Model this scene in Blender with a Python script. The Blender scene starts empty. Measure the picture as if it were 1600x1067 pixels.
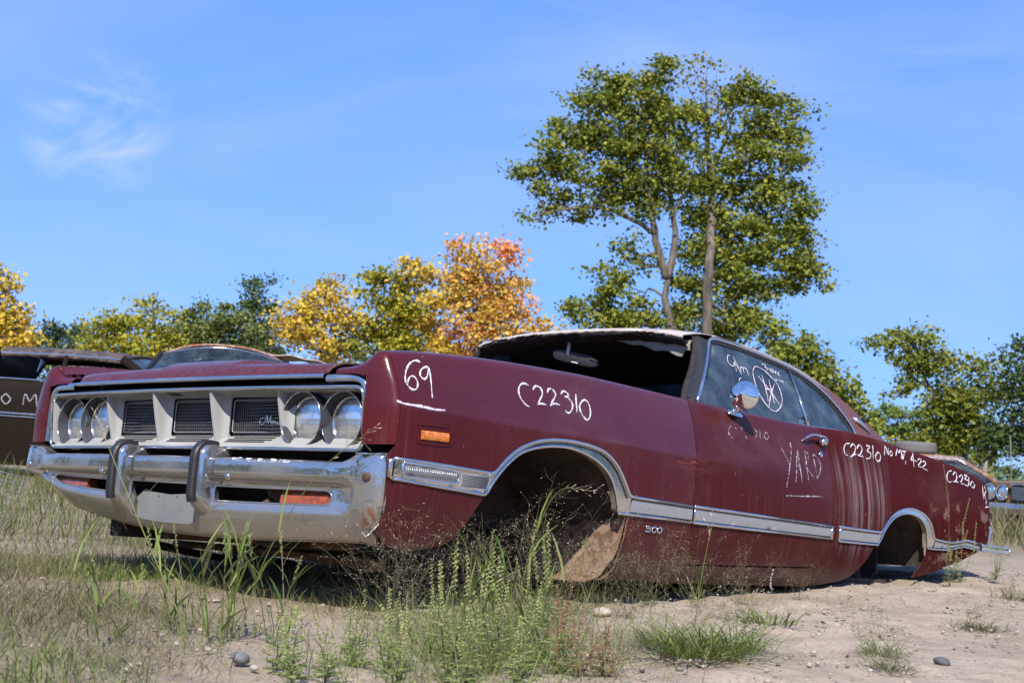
import bpy, bmesh, math, random
import numpy as np
from mathutils import Vector, Matrix, Euler, noise as mnoise
from mathutils.geometry import delaunay_2d_cdt

scene = bpy.context.scene
COL = scene.collection
R_ = math.radians

# ------------------------------------------------------------------ camera
cam_data = bpy.data.cameras.new('camera')
cam_data.lens = 48.82
cam_data.sensor_width = 36.0
cam_data.clip_start = 0.05
cam_data.clip_end = 3000.0
cam_data.dof.use_dof = True
cam_data.dof.focus_distance = 5.2
cam_data.dof.aperture_fstop = 8.0
cam = bpy.data.objects.new('camera', cam_data)
COL.objects.link(cam)
cam.matrix_world = Matrix(((0.99783, -0.06586, 0.0, 0.0),
                           (-0.00586, -0.08881, -0.99603, 0.0),
                           (0.06560, 0.99387, -0.08901, 0.47),
                           (0, 0, 0, 1)))
scene.camera = cam

# ------------------------------------------------------------------ sky and sun
SUN_TO = Vector((-0.06, -0.70, 0.71)).normalized()
sun_el = math.asin(SUN_TO.z)
world = bpy.data.worlds.new('World')
scene.world = world
world.use_nodes = True
wn = world.node_tree.nodes
wl = world.node_tree.links
wn.clear()
sky = wn.new('ShaderNodeTexSky')
sky.sky_type = 'NISHITA'
sky.sun_disc = False
sky.sun_elevation = sun_el
sky.sun_rotation = math.atan2(SUN_TO.x, SUN_TO.y)
sky.altitude = 300
sky.air_density = 1.0
sky.dust_density = 0.3
sky.ozone_density = 2.5
# summer haze evens out the sky's brightness
gm = wn.new('ShaderNodeGamma'); wl.new(sky.outputs[0], gm.inputs[0]); gm.inputs[1].default_value = 0.45
tn = wn.new('ShaderNodeMixRGB'); tn.blend_type = 'MULTIPLY'; tn.inputs[0].default_value = 1.0
wl.new(gm.outputs[0], tn.inputs[1]); tn.inputs[2].default_value = (1.06, 1.84, 3.62, 1)
# thin cirrus: stretched noise on the view direction
tc = wn.new('ShaderNodeTexCoord')
def wnoise(scale, loc, rot, sc, detail, rough, dist):
    mp = wn.new('ShaderNodeMapping'); wl.new(tc.outputs['Generated'], mp.inputs[0])
    mp.inputs['Rotation'].default_value = rot; mp.inputs['Scale'].default_value = sc; mp.inputs['Location'].default_value = loc
    nz = wn.new('ShaderNodeTexNoise'); wl.new(mp.outputs[0], nz.inputs['Vector'])
    nz.inputs['Scale'].default_value = scale; nz.inputs['Detail'].default_value = detail; nz.inputs['Roughness'].default_value = rough; nz.inputs['Distortion'].default_value = dist
    return nz.outputs[0]
def wramp(v, a, b, hi):
    k = wn.new('ShaderNodeMapRange'); k.interpolation_type = 'SMOOTHSTEP'; wl.new(v, k.inputs[0])
    k.inputs[1].default_value = a; k.inputs[2].default_value = b; k.inputs[3].default_value = 0.0; k.inputs[4].default_value = hi
    return k.outputs[0]
def wmath(op, a, b):
    k = wn.new('ShaderNodeMath'); k.operation = op; k.use_clamp = True
    for i_, v in enumerate((a, b)):
        if isinstance(v, float): k.inputs[i_].default_value = v
        else: wl.new(v, k.inputs[i_])
    return k.outputs[0]
veil = wramp(wnoise(2.2, (1.3, 0.2, 0.7), (0, 0.35, 0.2), (1.0, 1.0, 2.6), 7, 0.55, 0.6), 0.42, 0.78, 0.30)
streak = wramp(wnoise(3.4, (4.1, 2.0, 1.0), (0, -0.22, 0.3), (0.8, 0.8, 5.5), 8, 0.6, 0.7), 0.56, 0.80, 0.30)
pm = wn.new('ShaderNodeVectorMath'); pm.operation = 'DOT_PRODUCT'; wl.new(tc.outputs['Generated'], pm.inputs[0])
pm.inputs[1].default_value = Vector((-0.293, 0.9315, 0.2146)).normalized()
rad = wramp(pm.outputs['Value'], 0.9983, 0.99995, 1.0)
wisp_n = wramp(wnoise(11.0, (0.0, 0.0, 0.35), (0, 0.5, 0), (1.0, 1.0, 1.7), 11, 0.62, 0.8), 0.38, 0.74, 0.80)
wisp_c = wmath('MULTIPLY', rad, wisp_n)
tot = wmath('ADD', wmath('ADD', veil, streak), wisp_c)
cl = wn.new('ShaderNodeMixRGB'); cl.blend_type = 'MIX'
wl.new(tot, cl.inputs[0]); wl.new(tn.outputs[0], cl.inputs[1]); cl.inputs[2].default_value = (4.8, 5.6, 7.8, 1)
bg = wn.new('ShaderNodeBackground'); bg.inputs[1].default_value = 0.10
wl.new(cl.outputs[0], bg.inputs[0])
wo = wn.new('ShaderNodeOutputWorld'); wl.new(bg.outputs[0], wo.inputs[0])

sun_data = bpy.data.lights.new('sun', 'SUN')
sun_data.energy = 4.6
sun_data.angle = R_(0.53)
sun_data.color = (1.0, 0.95, 0.87)
sun = bpy.data.objects.new('sun', sun_data)
COL.objects.link(sun)
sun.rotation_euler = SUN_TO.to_track_quat('Z', 'Y').to_euler()
sun.location = SUN_TO * 60

scene.view_settings.view_transform = 'Standard'
scene.view_settings.look = 'None'
scene.view_settings.exposure = 0.5
scene.view_settings.gamma = 1.0
scene.view_settings.use_curve_mapping = False
scene.render.engine = 'CYCLES'
scene.cycles.max_bounces = 7
scene.cycles.transparent_max_bounces = 24
scene.cycles.caustics_reflective = False
scene.cycles.caustics_refractive = False
# ------------------------------------------------------------------ helpers
def tag(o, label=None, cat=None, group=None, kind=None):
    if label: o['label'] = label
    if cat: o['category'] = cat
    if group: o['group'] = group
    if kind: o['kind'] = kind
    return o

def empty(name, loc=(0, 0, 0), rz=0.0):
    o = bpy.data.objects.new(name, None)
    o.empty_display_size = 0.2
    COL.objects.link(o)
    o.location = loc
    o.rotation_euler = (0, 0, rz)
    return o

def link(name, me, mat=None, parent=None, smooth=True):
    if mat is not None and len(me.materials) == 0:
        for m in (mat if isinstance(mat, (list, tuple)) else [mat]):
            me.materials.append(m)
    if smooth and len(me.polygons):
        me.polygons.foreach_set('use_smooth', [True] * len(me.polygons))
    o = bpy.data.objects.new(name, me)
    COL.objects.link(o)
    if parent is not None:
        o.parent = parent
    return o

class MB:
    """collects vertices and faces of one mesh"""
    def __init__(s):
        s.v = []; s.f = []; s.mi = []
    def add(s, vs, fs, mi=0):
        b = len(s.v)
        s.v += [tuple(p) for p in vs]
        s.f += [tuple(b + i for i in f) for f in fs]
        s.mi += [mi] * len(fs)
        return s
    def box(s, c, d, rot=None, mi=0):
        hx, hy, hz = d[0] / 2, d[1] / 2, d[2] / 2
        P = [Vector((x, y, z)) for x in (-hx, hx) for y in (-hy, hy) for z in (-hz, hz)]
        if rot is not None:
            P = [rot @ p for p in P]
        P = [p + Vector(c) for p in P]
        return s.add(P, [(0, 1, 3, 2), (4, 6, 7, 5), (0, 4, 5, 1), (2, 3, 7, 6), (0, 2, 6, 4), (1, 5, 7, 3)], mi)
    def tube(s, pts, r, n=6, cap=True, mi=0, flat=1.0, up=None):
        pts = [Vector(p) for p in pts]
        k = len(pts)
        rr = r if isinstance(r, (list, tuple)) else [r] * k
        rings = []
        prev = None
        for i, p in enumerate(pts):
            t = (pts[min(i + 1, k - 1)] - pts[max(i - 1, 0)])
            if t.length < 1e-9: t = Vector((0, 0, 1))
            t.normalize()
            if up is not None:
                a = Vector(up) - t * t.dot(Vector(up))
            elif prev is None:
                a = t.orthogonal()
            else:
                a = prev - t * t.dot(prev)
            if a.length < 1e-6: a = t.orthogonal()
            a.normalize(); prev = a
            b = t.cross(a)
            rings.append([p + (a * math.cos(2 * math.pi * j / n) * flat + b * math.sin(2 * math.pi * j / n)) * rr[i] for j in range(n)])
        vs = [q for rg in rings for q in rg]
        fs = []
        for i in range(k - 1):
            for j in range(n):
                j2 = (j + 1) % n
                fs.append((i * n + j, i * n + j2, (i + 1) * n + j2, (i + 1) * n + j))
        if cap:
            fs.append(tuple(range(n - 1, -1, -1)))
            fs.append(tuple((k - 1) * n + j for j in range(n)))
        return s.add(vs, fs, mi)
    def grid(s, P, closed_u=False, closed_v=False, mi=0):
        n, m = len(P), len(P[0])
        vs = [q for row in P for q in row]
        fs = []
        for i in range(n if closed_u else n - 1):
            for j in range(m if closed_v else m - 1):
                i2, j2 = (i + 1) % n, (j + 1) % m
                fs.append((i * m + j, i2 * m + j, i2 * m + j2, i * m + j2))
        return s.add(vs, fs, mi)
    def extrude(s, poly, off, mi=0):
        """poly: list of 3-D points (planar); off: offset vector"""
        n = len(poly); o = Vector(off)
        A = [Vector(p) for p in poly]; B = [p + o for p in A]
        fs = [tuple(range(n)), tuple(range(2 * n - 1, n - 1, -1))]
        fs += [(i, n + i, n + (i + 1) % n, (i + 1) % n) for i in range(n)]
        return s.add(A + B, fs, mi)
    def mesh(s, name):
        me = bpy.data.meshes.new(name)
        me.from_pydata(s.v, [], s.f)
        me.polygons.foreach_set('material_index', s.mi)
        me.update()
        return me
    def build(s, name, mat=None, parent=None, smooth=False, bevel=0.0, fix=True, weld=False):
        me = s.mesh(name)
        if fix or weld:
            bm = bmesh.new(); bm.from_mesh(me)
            if weld: bmesh.ops.remove_doubles(bm, verts=bm.verts, dist=1e-5)
            bmesh.ops.recalc_face_normals(bm, faces=bm.faces)
            bm.to_mesh(me); bm.free()
        o = link(name, me, mat, parent, smooth)
        if bevel > 0:
            b = o.modifiers.new('bevel', 'BEVEL'); b.width = bevel; b.segments = 2; b.limit_method = 'ANGLE'; b.angle_limit = R_(40)
        if smooth == 'auto':
            bm = bmesh.new(); bm.from_mesh(me)
            for e in bm.edges:
                if len(e.link_faces) == 2 and e.calc_face_angle(0) > R_(35): e.smooth = False
            bm.to_mesh(me); bm.free()
        return o

def ip(x, xs, ys):
    return float(np.interp(x, xs, ys))

def crs(x, xs, ys):
    """smooth interpolation (monotone cubic hermite)"""
    n = len(xs)
    if x <= xs[0]: return ys[0]
    if x >= xs[-1]: return ys[-1]
    i = 0
    while xs[i + 1] < x: i += 1
    def sl(k): return (ys[k + 1] - ys[k]) / (xs[k + 1] - xs[k])
    def tn(k):
        if k == 0: return sl(0)
        if k == n - 1: return sl(n - 2)
        a, b = sl(k - 1), sl(k)
        return 0.0 if a * b <= 0 else 2 * a * b / (a + b)
    h = xs[i + 1] - xs[i]; t = (x - xs[i]) / h
    a, b = tn(i), tn(i + 1)
    return ((2 * t ** 3 - 3 * t ** 2 + 1) * ys[i] + (t ** 3 - 2 * t ** 2 + t) * h * a
            + (-2 * t ** 3 + 3 * t ** 2) * ys[i + 1] + (t ** 3 - t ** 2) * h * b)

def smoothpath(pts, n=8, closed=False):
    """Catmull-Rom through points"""
    P = [np.array(p, float) for p in pts]
    k = len(P); out = []
    rng = range(k) if closed else range(k - 1)
    for i in rng:
        p1, p2 = P[i], P[(i + 1) % k]
        p0 = P[i - 1] if (i > 0 or closed) else 2 * p1 - p2
        p3 = P[(i + 2) % k] if (i + 2 < k or closed) else 2 * p2 - p1
        for j in range(n):
            t = j / n
            out.append(tuple(0.5 * (2 * p1 + (p2 - p0) * t + (2 * p0 - 5 * p1 + 4 * p2 - p3) * t * t + (-p0 + 3 * p1 - 3 * p2 + p3) * t ** 3)))
    if not closed: out.append(tuple(P[-1]))
    return out

def inside(poly, x, y):
    """poly: Nx2 numpy; x,y arrays -> bool array"""
    c = np.zeros(x.shape, bool)
    n = len(poly); j = n - 1
    for i in range(n):
        xi, yi = poly[i]; xj, yj = poly[j]
        if yi != yj:
            k = ((yi > y) != (yj > y)) & (x < (xj - xi) * (y - yi) / (yj - yi) + xi)
            c ^= k
        j = i
    return c

def densify(poly, sa, sb):
    out = []
    n = len(poly)
    for i in range(n):
        a = poly[i]; b = poly[(i + 1) % n]
        k = max(1, int(math.ceil(max(abs(b[0] - a[0]) / sa, abs(b[1] - a[1]) / sb))))
        for j in range(k):
            out.append((a[0] + (b[0] - a[0]) * j / k, a[1] + (b[1] - a[1]) * j / k))
    return out

def patch(name, outline, fn, mat, parent, sa=0.03, sb=0.03, holes=(), thick=0.003, out=(0, 1, 0), acols=None, brows=None, lift=0.0):
    """a sheet-metal panel: the region `outline` minus `holes` of the surface fn(a,b)->xyz, with a thickness"""
    loops = [densify(outline, sa, sb)] + [densify(h, sa, sb) for h in holes]
    A = np.array([p[0] for p in loops[0]]); B = np.array([p[1] for p in loops[0]])
    av = np.array(acols) if acols is not None else np.arange(A.min() + sa / 2, A.max(), sa)
    bv = np.array(brows) if brows is not None else np.arange(B.min() + sb / 2, B.max(), sb)
    GX, GY = np.meshgrid(av, bv)
    gx, gy = GX.ravel(), GY.ravel()
    ok = inside(np.array(loops[0]), gx, gy)
    for h in loops[1:]:
        ok &= ~inside(np.array(h), gx, gy)
    gx, gy = gx[ok], gy[ok]
    bp_ = np.array([p for l in loops for p in l])
    if len(gx):
        d = ((gx[:, None] - bp_[None, :, 0]) / sa) ** 2 + ((gy[:, None] - bp_[None, :, 1]) / sb) ** 2
        k = d.min(1) > 0.12
        gx, gy = gx[k], gy[k]
    vin = [Vector(p) for p in bp_] + [Vector((a, b)) for a, b in zip(gx, gy)]
    ed = []; o = 0
    for l in loops:
        ed += [(o + i, o + (i + 1) % len(l)) for i in range(len(l))]; o += len(l)
    # scale so that both axes weigh alike in the triangulation
    sc = sa / sb
    cdt = delaunay_2d_cdt([Vector((v.x, v.y * sc)) for v in vin], ed, [], 0, 1e-7)
    P2 = np.array([(v.x, v.y / sc) for v in cdt[0]])
    T = [f for f in cdt[2] if len(f) == 3]
    cen = np.array([P2[list(f)].mean(0) for f in T])
    ok = inside(np.array(loops[0]), cen[:, 0], cen[:, 1])
    for h in loops[1:]:
        ok &= ~inside(np.array(h), cen[:, 0], cen[:, 1])
    T = [f for f, k in zip(T, ok) if k]
    P3 = []; N3 = []
    ov = Vector(out)
    for a, b in P2:
        p = Vector(fn(a, b))
        e = 1e-3
        ta = Vector(fn(a + e, b)) - Vector(fn(a - e, b)); tb = Vector(fn(a, b + e * sb / sa)) - Vector(fn(a, b - e * sb / sa))
        nrm = ta.cross(tb)
        if nrm.length < 1e-12: nrm = ov.copy()
        nrm.normalize()
        if nrm.dot(ov) < 0: nrm = -nrm
        P3.append(p + nrm * lift); N3.append(nrm)
    fs = []
    for f in T:
        a, b, c = (P3[i] for i in f)
        fs.append(tuple(f) if (b - a).cross(c - a).dot(N3[f[0]]) > 0 else (f[0], f[2], f[1]))
    mb = MB(); mb.add(P3, fs)
    if thick:
        Q = [p - n * thick for p, n in zip(P3, N3)]
        mb.add(Q, [f[::-1] for f in fs])
        cnt = {}
        for f in fs:
            for i in range(3):
                e = (f[i], f[(i + 1) % 3]); cnt[e] = 1
        for (a, b) in cnt:
            if (b, a) not in cnt:
                mb.add([P3[a], P3[b], Q[b], Q[a]], [(1, 0, 3, 2)])
    return mb.build(name, mat, parent, smooth=True, fix=False)
# ------------------------------------------------------------------ materials
class NT:
    def __init__(s, name):
        s.m = bpy.data.materials.new(name); s.m.use_nodes = True
        s.n = s.m.node_tree.nodes; s.l = s.m.node_tree.links
        s.n.clear()
        s.out = s.n.new('ShaderNodeOutputMaterial')
        s.tc = s.n.new('ShaderNodeTexCoord')
    def _set(s, sock, v):
        if hasattr(v, 'is_output') or isinstance(v, bpy.types.NodeSocket): s.l.new(v, sock)
        elif isinstance(v, (tuple, list)) and len(v) == 3 and sock.type == 'RGBA': sock.default_value = (*v, 1)
        else: sock.default_value = v
    def obj(s, scale=(1, 1, 1), loc=(0, 0, 0), rot=(0, 0, 0), src='Object'):
        mp = s.n.new('ShaderNodeMapping'); s.l.new(s.tc.outputs[src], mp.inputs[0])
        mp.inputs['Scale'].default_value = scale; mp.inputs['Location'].default_value = loc; mp.inputs['Rotation'].default_value = rot
        return mp.outputs[0]
    def noise(s, vec=None, scale=5.0, detail=4.0, rough=0.55, dist=0.0, col=False):
        k = s.n.new('ShaderNodeTexNoise')
        if vec is not None: s.l.new(vec, k.inputs['Vector'])
        else: s.l.new(s.tc.outputs['Object'], k.inputs['Vector'])
        k.inputs['Scale'].default_value = scale; k.inputs['Detail'].default_value = detail
        k.inputs['Roughness'].default_value = rough; k.inputs['Distortion'].default_value = dist
        return k.outputs[1 if col else 0]
    def voro(s, vec=None, scale=5.0, feature='F1', out=0):
        k = s.n.new('ShaderNodeTexVoronoi'); k.feature = feature
        s.l.new(vec if vec is not None else s.tc.outputs['Object'], k.inputs['Vector'])
        k.inputs['Scale'].default_value = scale
        return k.outputs[out]
    def ramp(s, fac, stops):
        k = s.n.new('ShaderNodeValToRGB'); s._set(k.inputs[0], fac)
        e = k.color_ramp.elements
        while len(e) < len(stops): e.new(0.5)
        for el, (p, c) in zip(e, stops):
            el.position = p
            el.color = (c, c, c, 1) if isinstance(c, (int, float)) else (*c, 1)
        return k.outputs[0]
    def mix(s, fac, a, b, mode='MIX'):
        k = s.n.new('ShaderNodeMixRGB'); k.blend_type = mode
        s._set(k.inputs[0], fac); s._set(k.inputs[1], a); s._set(k.inputs[2], b)
        return k.outputs[0]
    def math(s, op, a, b=0.0, c=0.0, clamp=False):
        k = s.n.new('ShaderNodeMath'); k.operation = op; k.use_clamp = clamp
        s._set(k.inputs[0], a); s._set(k.inputs[1], b); s._set(k.inputs[2], c)
        return k.outputs[0]
    def rng(s, v, a, b, c=0.0, d=1.0, smooth=True):
        k = s.n.new('ShaderNodeMapRange'); k.interpolation_type = 'SMOOTHSTEP' if smooth else 'LINEAR'
        s._set(k.inputs[0], v)
        k.inputs[1].default_value = a; k.inputs[2].default_value = b; k.inputs[3].default_value = c; k.inputs[4].default_value = d
        return k.outputs[0]
    def sep(s, vec=None):
        k = s.n.new('ShaderNodeSeparateXYZ'); s.l.new(vec if vec is not None else s.tc.outputs['Object'], k.inputs[0])
        return k.outputs
    def bump(s, h, strength=0.3, dist=0.01):
        k = s.n.new('ShaderNodeBump'); s.l.new(h, k.inputs['Height'])
        k.inputs['Strength'].default_value = strength; k.inputs['Distance'].default_value = dist
        return k.outputs[0]
    def rand(s):
        return s.n.new('ShaderNodeObjectInfo').outputs['Random']
    def island(s):
        return s.n.new('ShaderNodeNewGeometry').outputs['Random Per Island']
    def bsdf(s, color=(0.5, 0.5, 0.5), rough=0.5, metal=0.0, normal=None, **kw):
        b = s.n.new('ShaderNodeBsdfPrincipled')
        s._set(b.inputs['Base Color'], color); s._set(b.inputs['Roughness'], rough); s._set(b.inputs['Metallic'], metal)
        if normal is not None: s.l.new(normal, b.inputs['Normal'])
        for k, v in kw.items():
            s._set(b.inputs[k.replace('_', ' ')], v)
        s.l.new(b.outputs[0], s.out.inputs[0])
        s.b = b
        return s.m

def simple(name, color, rough=0.5, metal=0.0, var=0.25, scale=30.0, bump=0.0, **kw):
    t = NT(name)
    n = t.noise(scale=scale, detail=5)
    c = t.mix(n, tuple(x * (1 - var) for x in color), tuple(min(1, x * (1 + var)) for x in color))
    r = t.rng(n, 0.3, 0.7, max(0.02, rough - 0.08), min(1, rough + 0.08))
    nm = t.bump(t.noise(scale=scale * 4, detail=4), bump, 0.004) if bump else None
    return t.bsdf(c, r, metal, nm, **kw)

M = {}

def car_paint(name, base, dust=(0.15, 0.10, 0.08), quarter=False, fade=0.0, coat=0.62, spec=0.12):
    t = NT(name)
    x, y, z = t.sep()
    u = t.math('MULTIPLY', x, -1.0)
    big = t.noise(scale=2.2, detail=5)
    c = t.mix(big, tuple(v * 0.82 for v in base), tuple(v * 1.18 for v in base))
    # faded oxidised film with vertical run marks
    st = t.noise(t.obj((55, 0.0, 1.1)), scale=1.0, detail=6, rough=0.65)
    runs = t.ramp(st, [(0.56, 0), (0.74, 1)])
    low = t.rng(z, 0.80, 0.50)
    film = t.math('MULTIPLY', runs, t.math('MULTIPLY', low, 0.20))
    c = t.mix(film, c, (0.30, 0.22, 0.20))
    if quarter:
        # pale mineral streaks that ran down from the roof edge
        st2 = t.noise(t.obj((34, 0.0, 0.42)), scale=1.0, detail=8, rough=0.74)
        m = t.ramp(st2, [(0.44, 0), (0.62, 1)])
        un = t.math('ADD', u, t.math('MULTIPLY', t.noise(t.obj((14, 0, 3)), scale=1.0, detail=4), 0.25))
        reg = t.math('MULTIPLY', t.rng(un, 2.32, 2.62), t.rng(un, 3.12, 2.82))
        reg = t.math('MULTIPLY', reg, t.math('MULTIPLY', t.rng(z, 0.97, 0.80), t.rng(z, 0.34, 0.50)))
        m = t.math('MULTIPLY', m, reg)
        m = t.math('MULTIPLY', m, t.rng(t.noise(scale=5, detail=5), 0.30, 0.60, 0.35, 1))
        c = t.mix(t.math('MULTIPLY', m, 0.55), c, (0.42, 0.35, 0.35))
        # grey primer where the paint has worn through behind the rear wheel
        pr = t.noise(t.obj((3, 3, 5)), scale=1.6, detail=6, rough=0.6)
        pm = t.math('MULTIPLY', t.ramp(pr, [(0.55, 0), (0.60, 1)]), t.math('MULTIPLY', t.rng(u, 3.45, 3.6), t.rng(z, 0.76, 0.70)))
        c = t.mix(t.math('MULTIPLY', pm, 0.6), c, (0.26, 0.16, 0.13))
    # stone chips and scratches
    vo = t.voro(t.obj((1, 1, 1)), scale=26.0)
    pick = t.ramp(t.noise(scale=9, detail=3), [(0.56, 0), (0.66, 1)])
    chip = t.math('MULTIPLY', t.ramp(vo, [(0.055, 1), (0.085, 0)]), pick)
    c = t.mix(t.math('MULTIPLY', chip, 0.75), c, (0.38, 0.25, 0.21))
    scv = t.noise(t.obj((2.0, 2.0, 120), rot=(0, 0.10, 0)), scale=1.0, detail=2)
    scr = t.math('MULTIPLY', t.ramp(scv, [(0.735, 0), (0.75, 1)]), t.ramp(t.noise(scale=3.1, detail=2), [(0.55, 0), (0.65, 1)]))
    c = t.mix(t.math('MULTIPLY', scr, 0.35), c, (0.42, 0.20, 0.17))
    vo2 = t.voro(t.obj((1, 1, 0.8)), scale=9.0)
    chip2 = t.math('MULTIPLY', t.ramp(vo2, [(0.035, 1), (0.05, 0)]), t.ramp(t.noise(scale=5, detail=2), [(0.48, 0), (0.56, 1)]))
    c = t.mix(t.math('MULTIPLY', chip2, 0.8), c, (0.34, 0.20, 0.15))
    sx = t.noise(t.obj((9, 9, 60), rot=(0, -0.06, 0)), scale=1.0, detail=6, rough=0.7)
    sb_ = t.math('MULTIPLY', t.math('MULTIPLY', t.rng(u, 0.72, 0.86), t.rng(u, 1.06, 0.96)), t.math('MULTIPLY', t.rng(z, 0.675, 0.69), t.rng(z, 0.735, 0.715)))
    c = t.mix(t.math('MULTIPLY', t.ramp(sx, [(0.53, 0), (0.58, 1)]), t.math('MULTIPLY', sb_, 0.8)), c, (0.34, 0.075, 0.055))
    fp = t.noise(t.obj((1.1, 1.1, 2.4)), scale=1.5, detail=8, rough=0.68)
    c = t.mix(t.math('MULTIPLY', t.rng(fp, 0.50, 0.72), 0.26), c, (0.155, 0.075, 0.066))
    # road dirt towards the sill
    dn = t.noise(scale=7, detail=6, rough=0.65)
    dz = t.math('MULTIPLY', t.rng(z, 0.50, 0.20), t.rng(dn, 0.25, 0.65))
    c = t.mix(t.math('MULTIPLY', dz, 0.42), c, dust)
    sill = t.math('MULTIPLY', t.rng(z, 0.335, 0.25), t.rng(dn, 0.15, 0.5, 0.55, 1.0))
    c = t.mix(t.math('MULTIPLY', sill, 0.75), c, (0.11, 0.078, 0.058))
    dz = t.math('MAXIMUM', dz, sill)
    fine = t.noise(scale=140, detail=3)
    c = t.mix(t.math('MULTIPLY', t.rng(fine, 0.45, 0.75), 0.035 + fade), c, (0.34, 0.24, 0.22))
    rr = t.math('ADD', t.rng(t.noise(scale=4, detail=6), 0.3, 0.7, 0.30, 0.46), t.math('MULTIPLY', dz, 0.35), clamp=True)
    cw = t.math('SUBTRACT', coat - fade * 0.5, t.math('ADD', t.math('MULTIPLY', dz, 0.8), film), clamp=True)
    cw = t.math('MULTIPLY', cw, t.rng(t.math('ADD', z, t.math('MULTIPLY', t.noise(scale=6, detail=4), 0.06)), 0.70, 0.80, 0.26, 1.0))   # road film, and coat cut at the crease so less sand is mirrored
    wob = t.noise(scale=2.6, detail=2)
    nm = t.bump(wob, 0.17, 0.03)
    return t.bsdf(c, rr, 0.0, nm, Coat_Weight=cw, Coat_Roughness=t.rng(t.noise(scale=9, detail=5), 0.3, 0.7, 0.06, 0.18), Coat_Normal=nm, Specular_IOR_Level=spec)

M['paint'] = car_paint('maroon paint', (0.078, 0.0085, 0.0105), coat=0.55)
M['paint_door'] = car_paint('maroon door paint', (0.070, 0.0090, 0.0095), coat=0.20, spec=0.03)
M['paint_q'] = car_paint('maroon paint weathered', (0.062, 0.0090, 0.0090), quarter=True, coat=0.06, spec=0.0)
M['paint_hood'] = car_paint('maroon paint dusty', (0.085, 0.014, 0.017), fade=0.16)

def chrome(name, base=(0.72, 0.70, 0.68), rough=0.09, dirt=0.25, pit=True):
    t = NT(name)
    n = t.noise(scale=6, detail=6, rough=0.6)
    sm = t.noise(t.obj((1, 1, 1)), scale=90, detail=3)
    d = t.math('MULTIPLY', t.rng(n, 0.48, 0.72), dirt)
    c = t.mix(d, base, (0.30, 0.24, 0.18))
    if pit:
        sp = t.math('MULTIPLY', t.ramp(t.voro(scale=70), [(0.05, 1), (0.11, 0)]), t.ramp(t.noise(scale=11, detail=3), [(0.52, 0), (0.64, 1)]))
        c = t.mix(t.math('MULTIPLY', sp, 0.8), c, (0.12, 0.06, 0.035))
        d = t.math('ADD', d, sp, clamp=True)
    r = t.math('ADD', t.rng(sm, 0.3, 0.8, rough, rough + 0.10), t.math('MULTIPLY', d, 0.55), clamp=True)
    mt = t.math('SUBTRACT', 1.0, t.math('MULTIPLY', d, 0.8))
    nm = t.bump(t.noise(scale=14, detail=3), 0.05, 0.02)
    return t.bsdf(c, r, mt, nm)

M['chrome'] = chrome('chrome trim', dirt=0.15)
def bumper_chrome():
    t = NT('bumper chrome')
    x, y, z = t.sep()
    n = t.noise(scale=5, detail=6, rough=0.6)
    film = t.math('ADD', t.rng(n, 0.32, 0.72, 0.12, 0.48), t.rng(z, 0.44, 0.32, 0.0, 0.25), clamp=True)
    c = t.mix(film, (0.58, 0.57, 0.56), (0.27, 0.225, 0.17))
    # rusted crease near the driver's corner
    rx = t.noise(t.obj((18, 18, 9)), scale=1.0, detail=5, rough=0.7)
    bx = t.math('MULTIPLY', t.math('MULTIPLY', t.rng(y, 0.885, 0.91), t.rng(y, 0.965, 0.94)), t.math('MULTIPLY', t.rng(z, 0.31, 0.33), t.rng(z, 0.44, 0.40)))
    ru = t.math('MULTIPLY', t.ramp(rx, [(0.50, 0), (0.54, 1)]), bx)
    sp = t.math('MULTIPLY', t.ramp(t.voro(scale=55), [(0.05, 1), (0.12, 0)]), t.ramp(t.noise(scale=8, detail=3), [(0.54, 0), (0.66, 1)]))
    ru = t.math('MAXIMUM', ru, t.math('MULTIPLY', sp, 0.7))
    c = t.mix(ru, c, (0.15, 0.065, 0.03))
    mt = t.math('SUBTRACT', 1.0, t.math('MAXIMUM', t.math('MULTIPLY', film, 0.55), ru), clamp=True)
    r = t.math('ADD', t.rng(film, 0.1, 0.6, 0.07, 0.26), t.math('MULTIPLY', ru, 0.6), clamp=True)
    dent = t.math('MULTIPLY', t.noise(t.obj((1, 1, 1)), scale=9, detail=3, dist=0.6), t.rng(y, 0.70, 0.95, 0.25, 1.0))
    nm = t.bump(dent, 0.30, 0.03)
    return t.bsdf(c, r, mt, nm)
M['bumper'] = bumper_chrome()
M['chrome_clean'] = chrome('polished chrome', (0.86, 0.86, 0.87), 0.03, 0.04, pit=False)
M['silver'] = simple('silver painted plastic', (0.355, 0.35, 0.33), 0.38, 0.0, 0.12, 9, 0.05)
M['bezel'] = simple('grey lamp bezel', (0.055, 0.058, 0.066), 0.5, 0.0, 0.25, 40, Specular_IOR_Level=0.2)
M['insert'] = simple('grey moulding insert', (0.34, 0.34, 0.33), 0.5, 0.2, 0.12, 20)
M['black'] = simple('unlit void black', (0.006, 0.006, 0.006), 0.8, 0, 0.3, 20)  # near-black standing in for the shade inside gaps, slots and openings
M['black_trim'] = simple('black grille paint', (0.012, 0.012, 0.013), 0.42, 0, 0.3, 40)
M['rubber'] = simple('black rubber', (0.018, 0.018, 0.020), 0.55, 0, 0.3, 60, 0.15)
M['grille_wire'] = simple('grille wire', (0.15, 0.15, 0.155), 0.4, 0.5, 0.4, 70)
M['bezel_line'] = simple('dull bright wire', (0.34, 0.34, 0.35), 0.4, 0.5, 0.2, 60)
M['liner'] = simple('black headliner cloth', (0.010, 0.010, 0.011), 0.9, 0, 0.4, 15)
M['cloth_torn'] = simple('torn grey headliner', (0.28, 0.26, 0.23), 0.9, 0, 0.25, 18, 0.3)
M['zinc'] = simple('galvanised plate', (0.19, 0.195, 0.185), 0.55, 0.15, 0.22, 14, 0.1)
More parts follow.
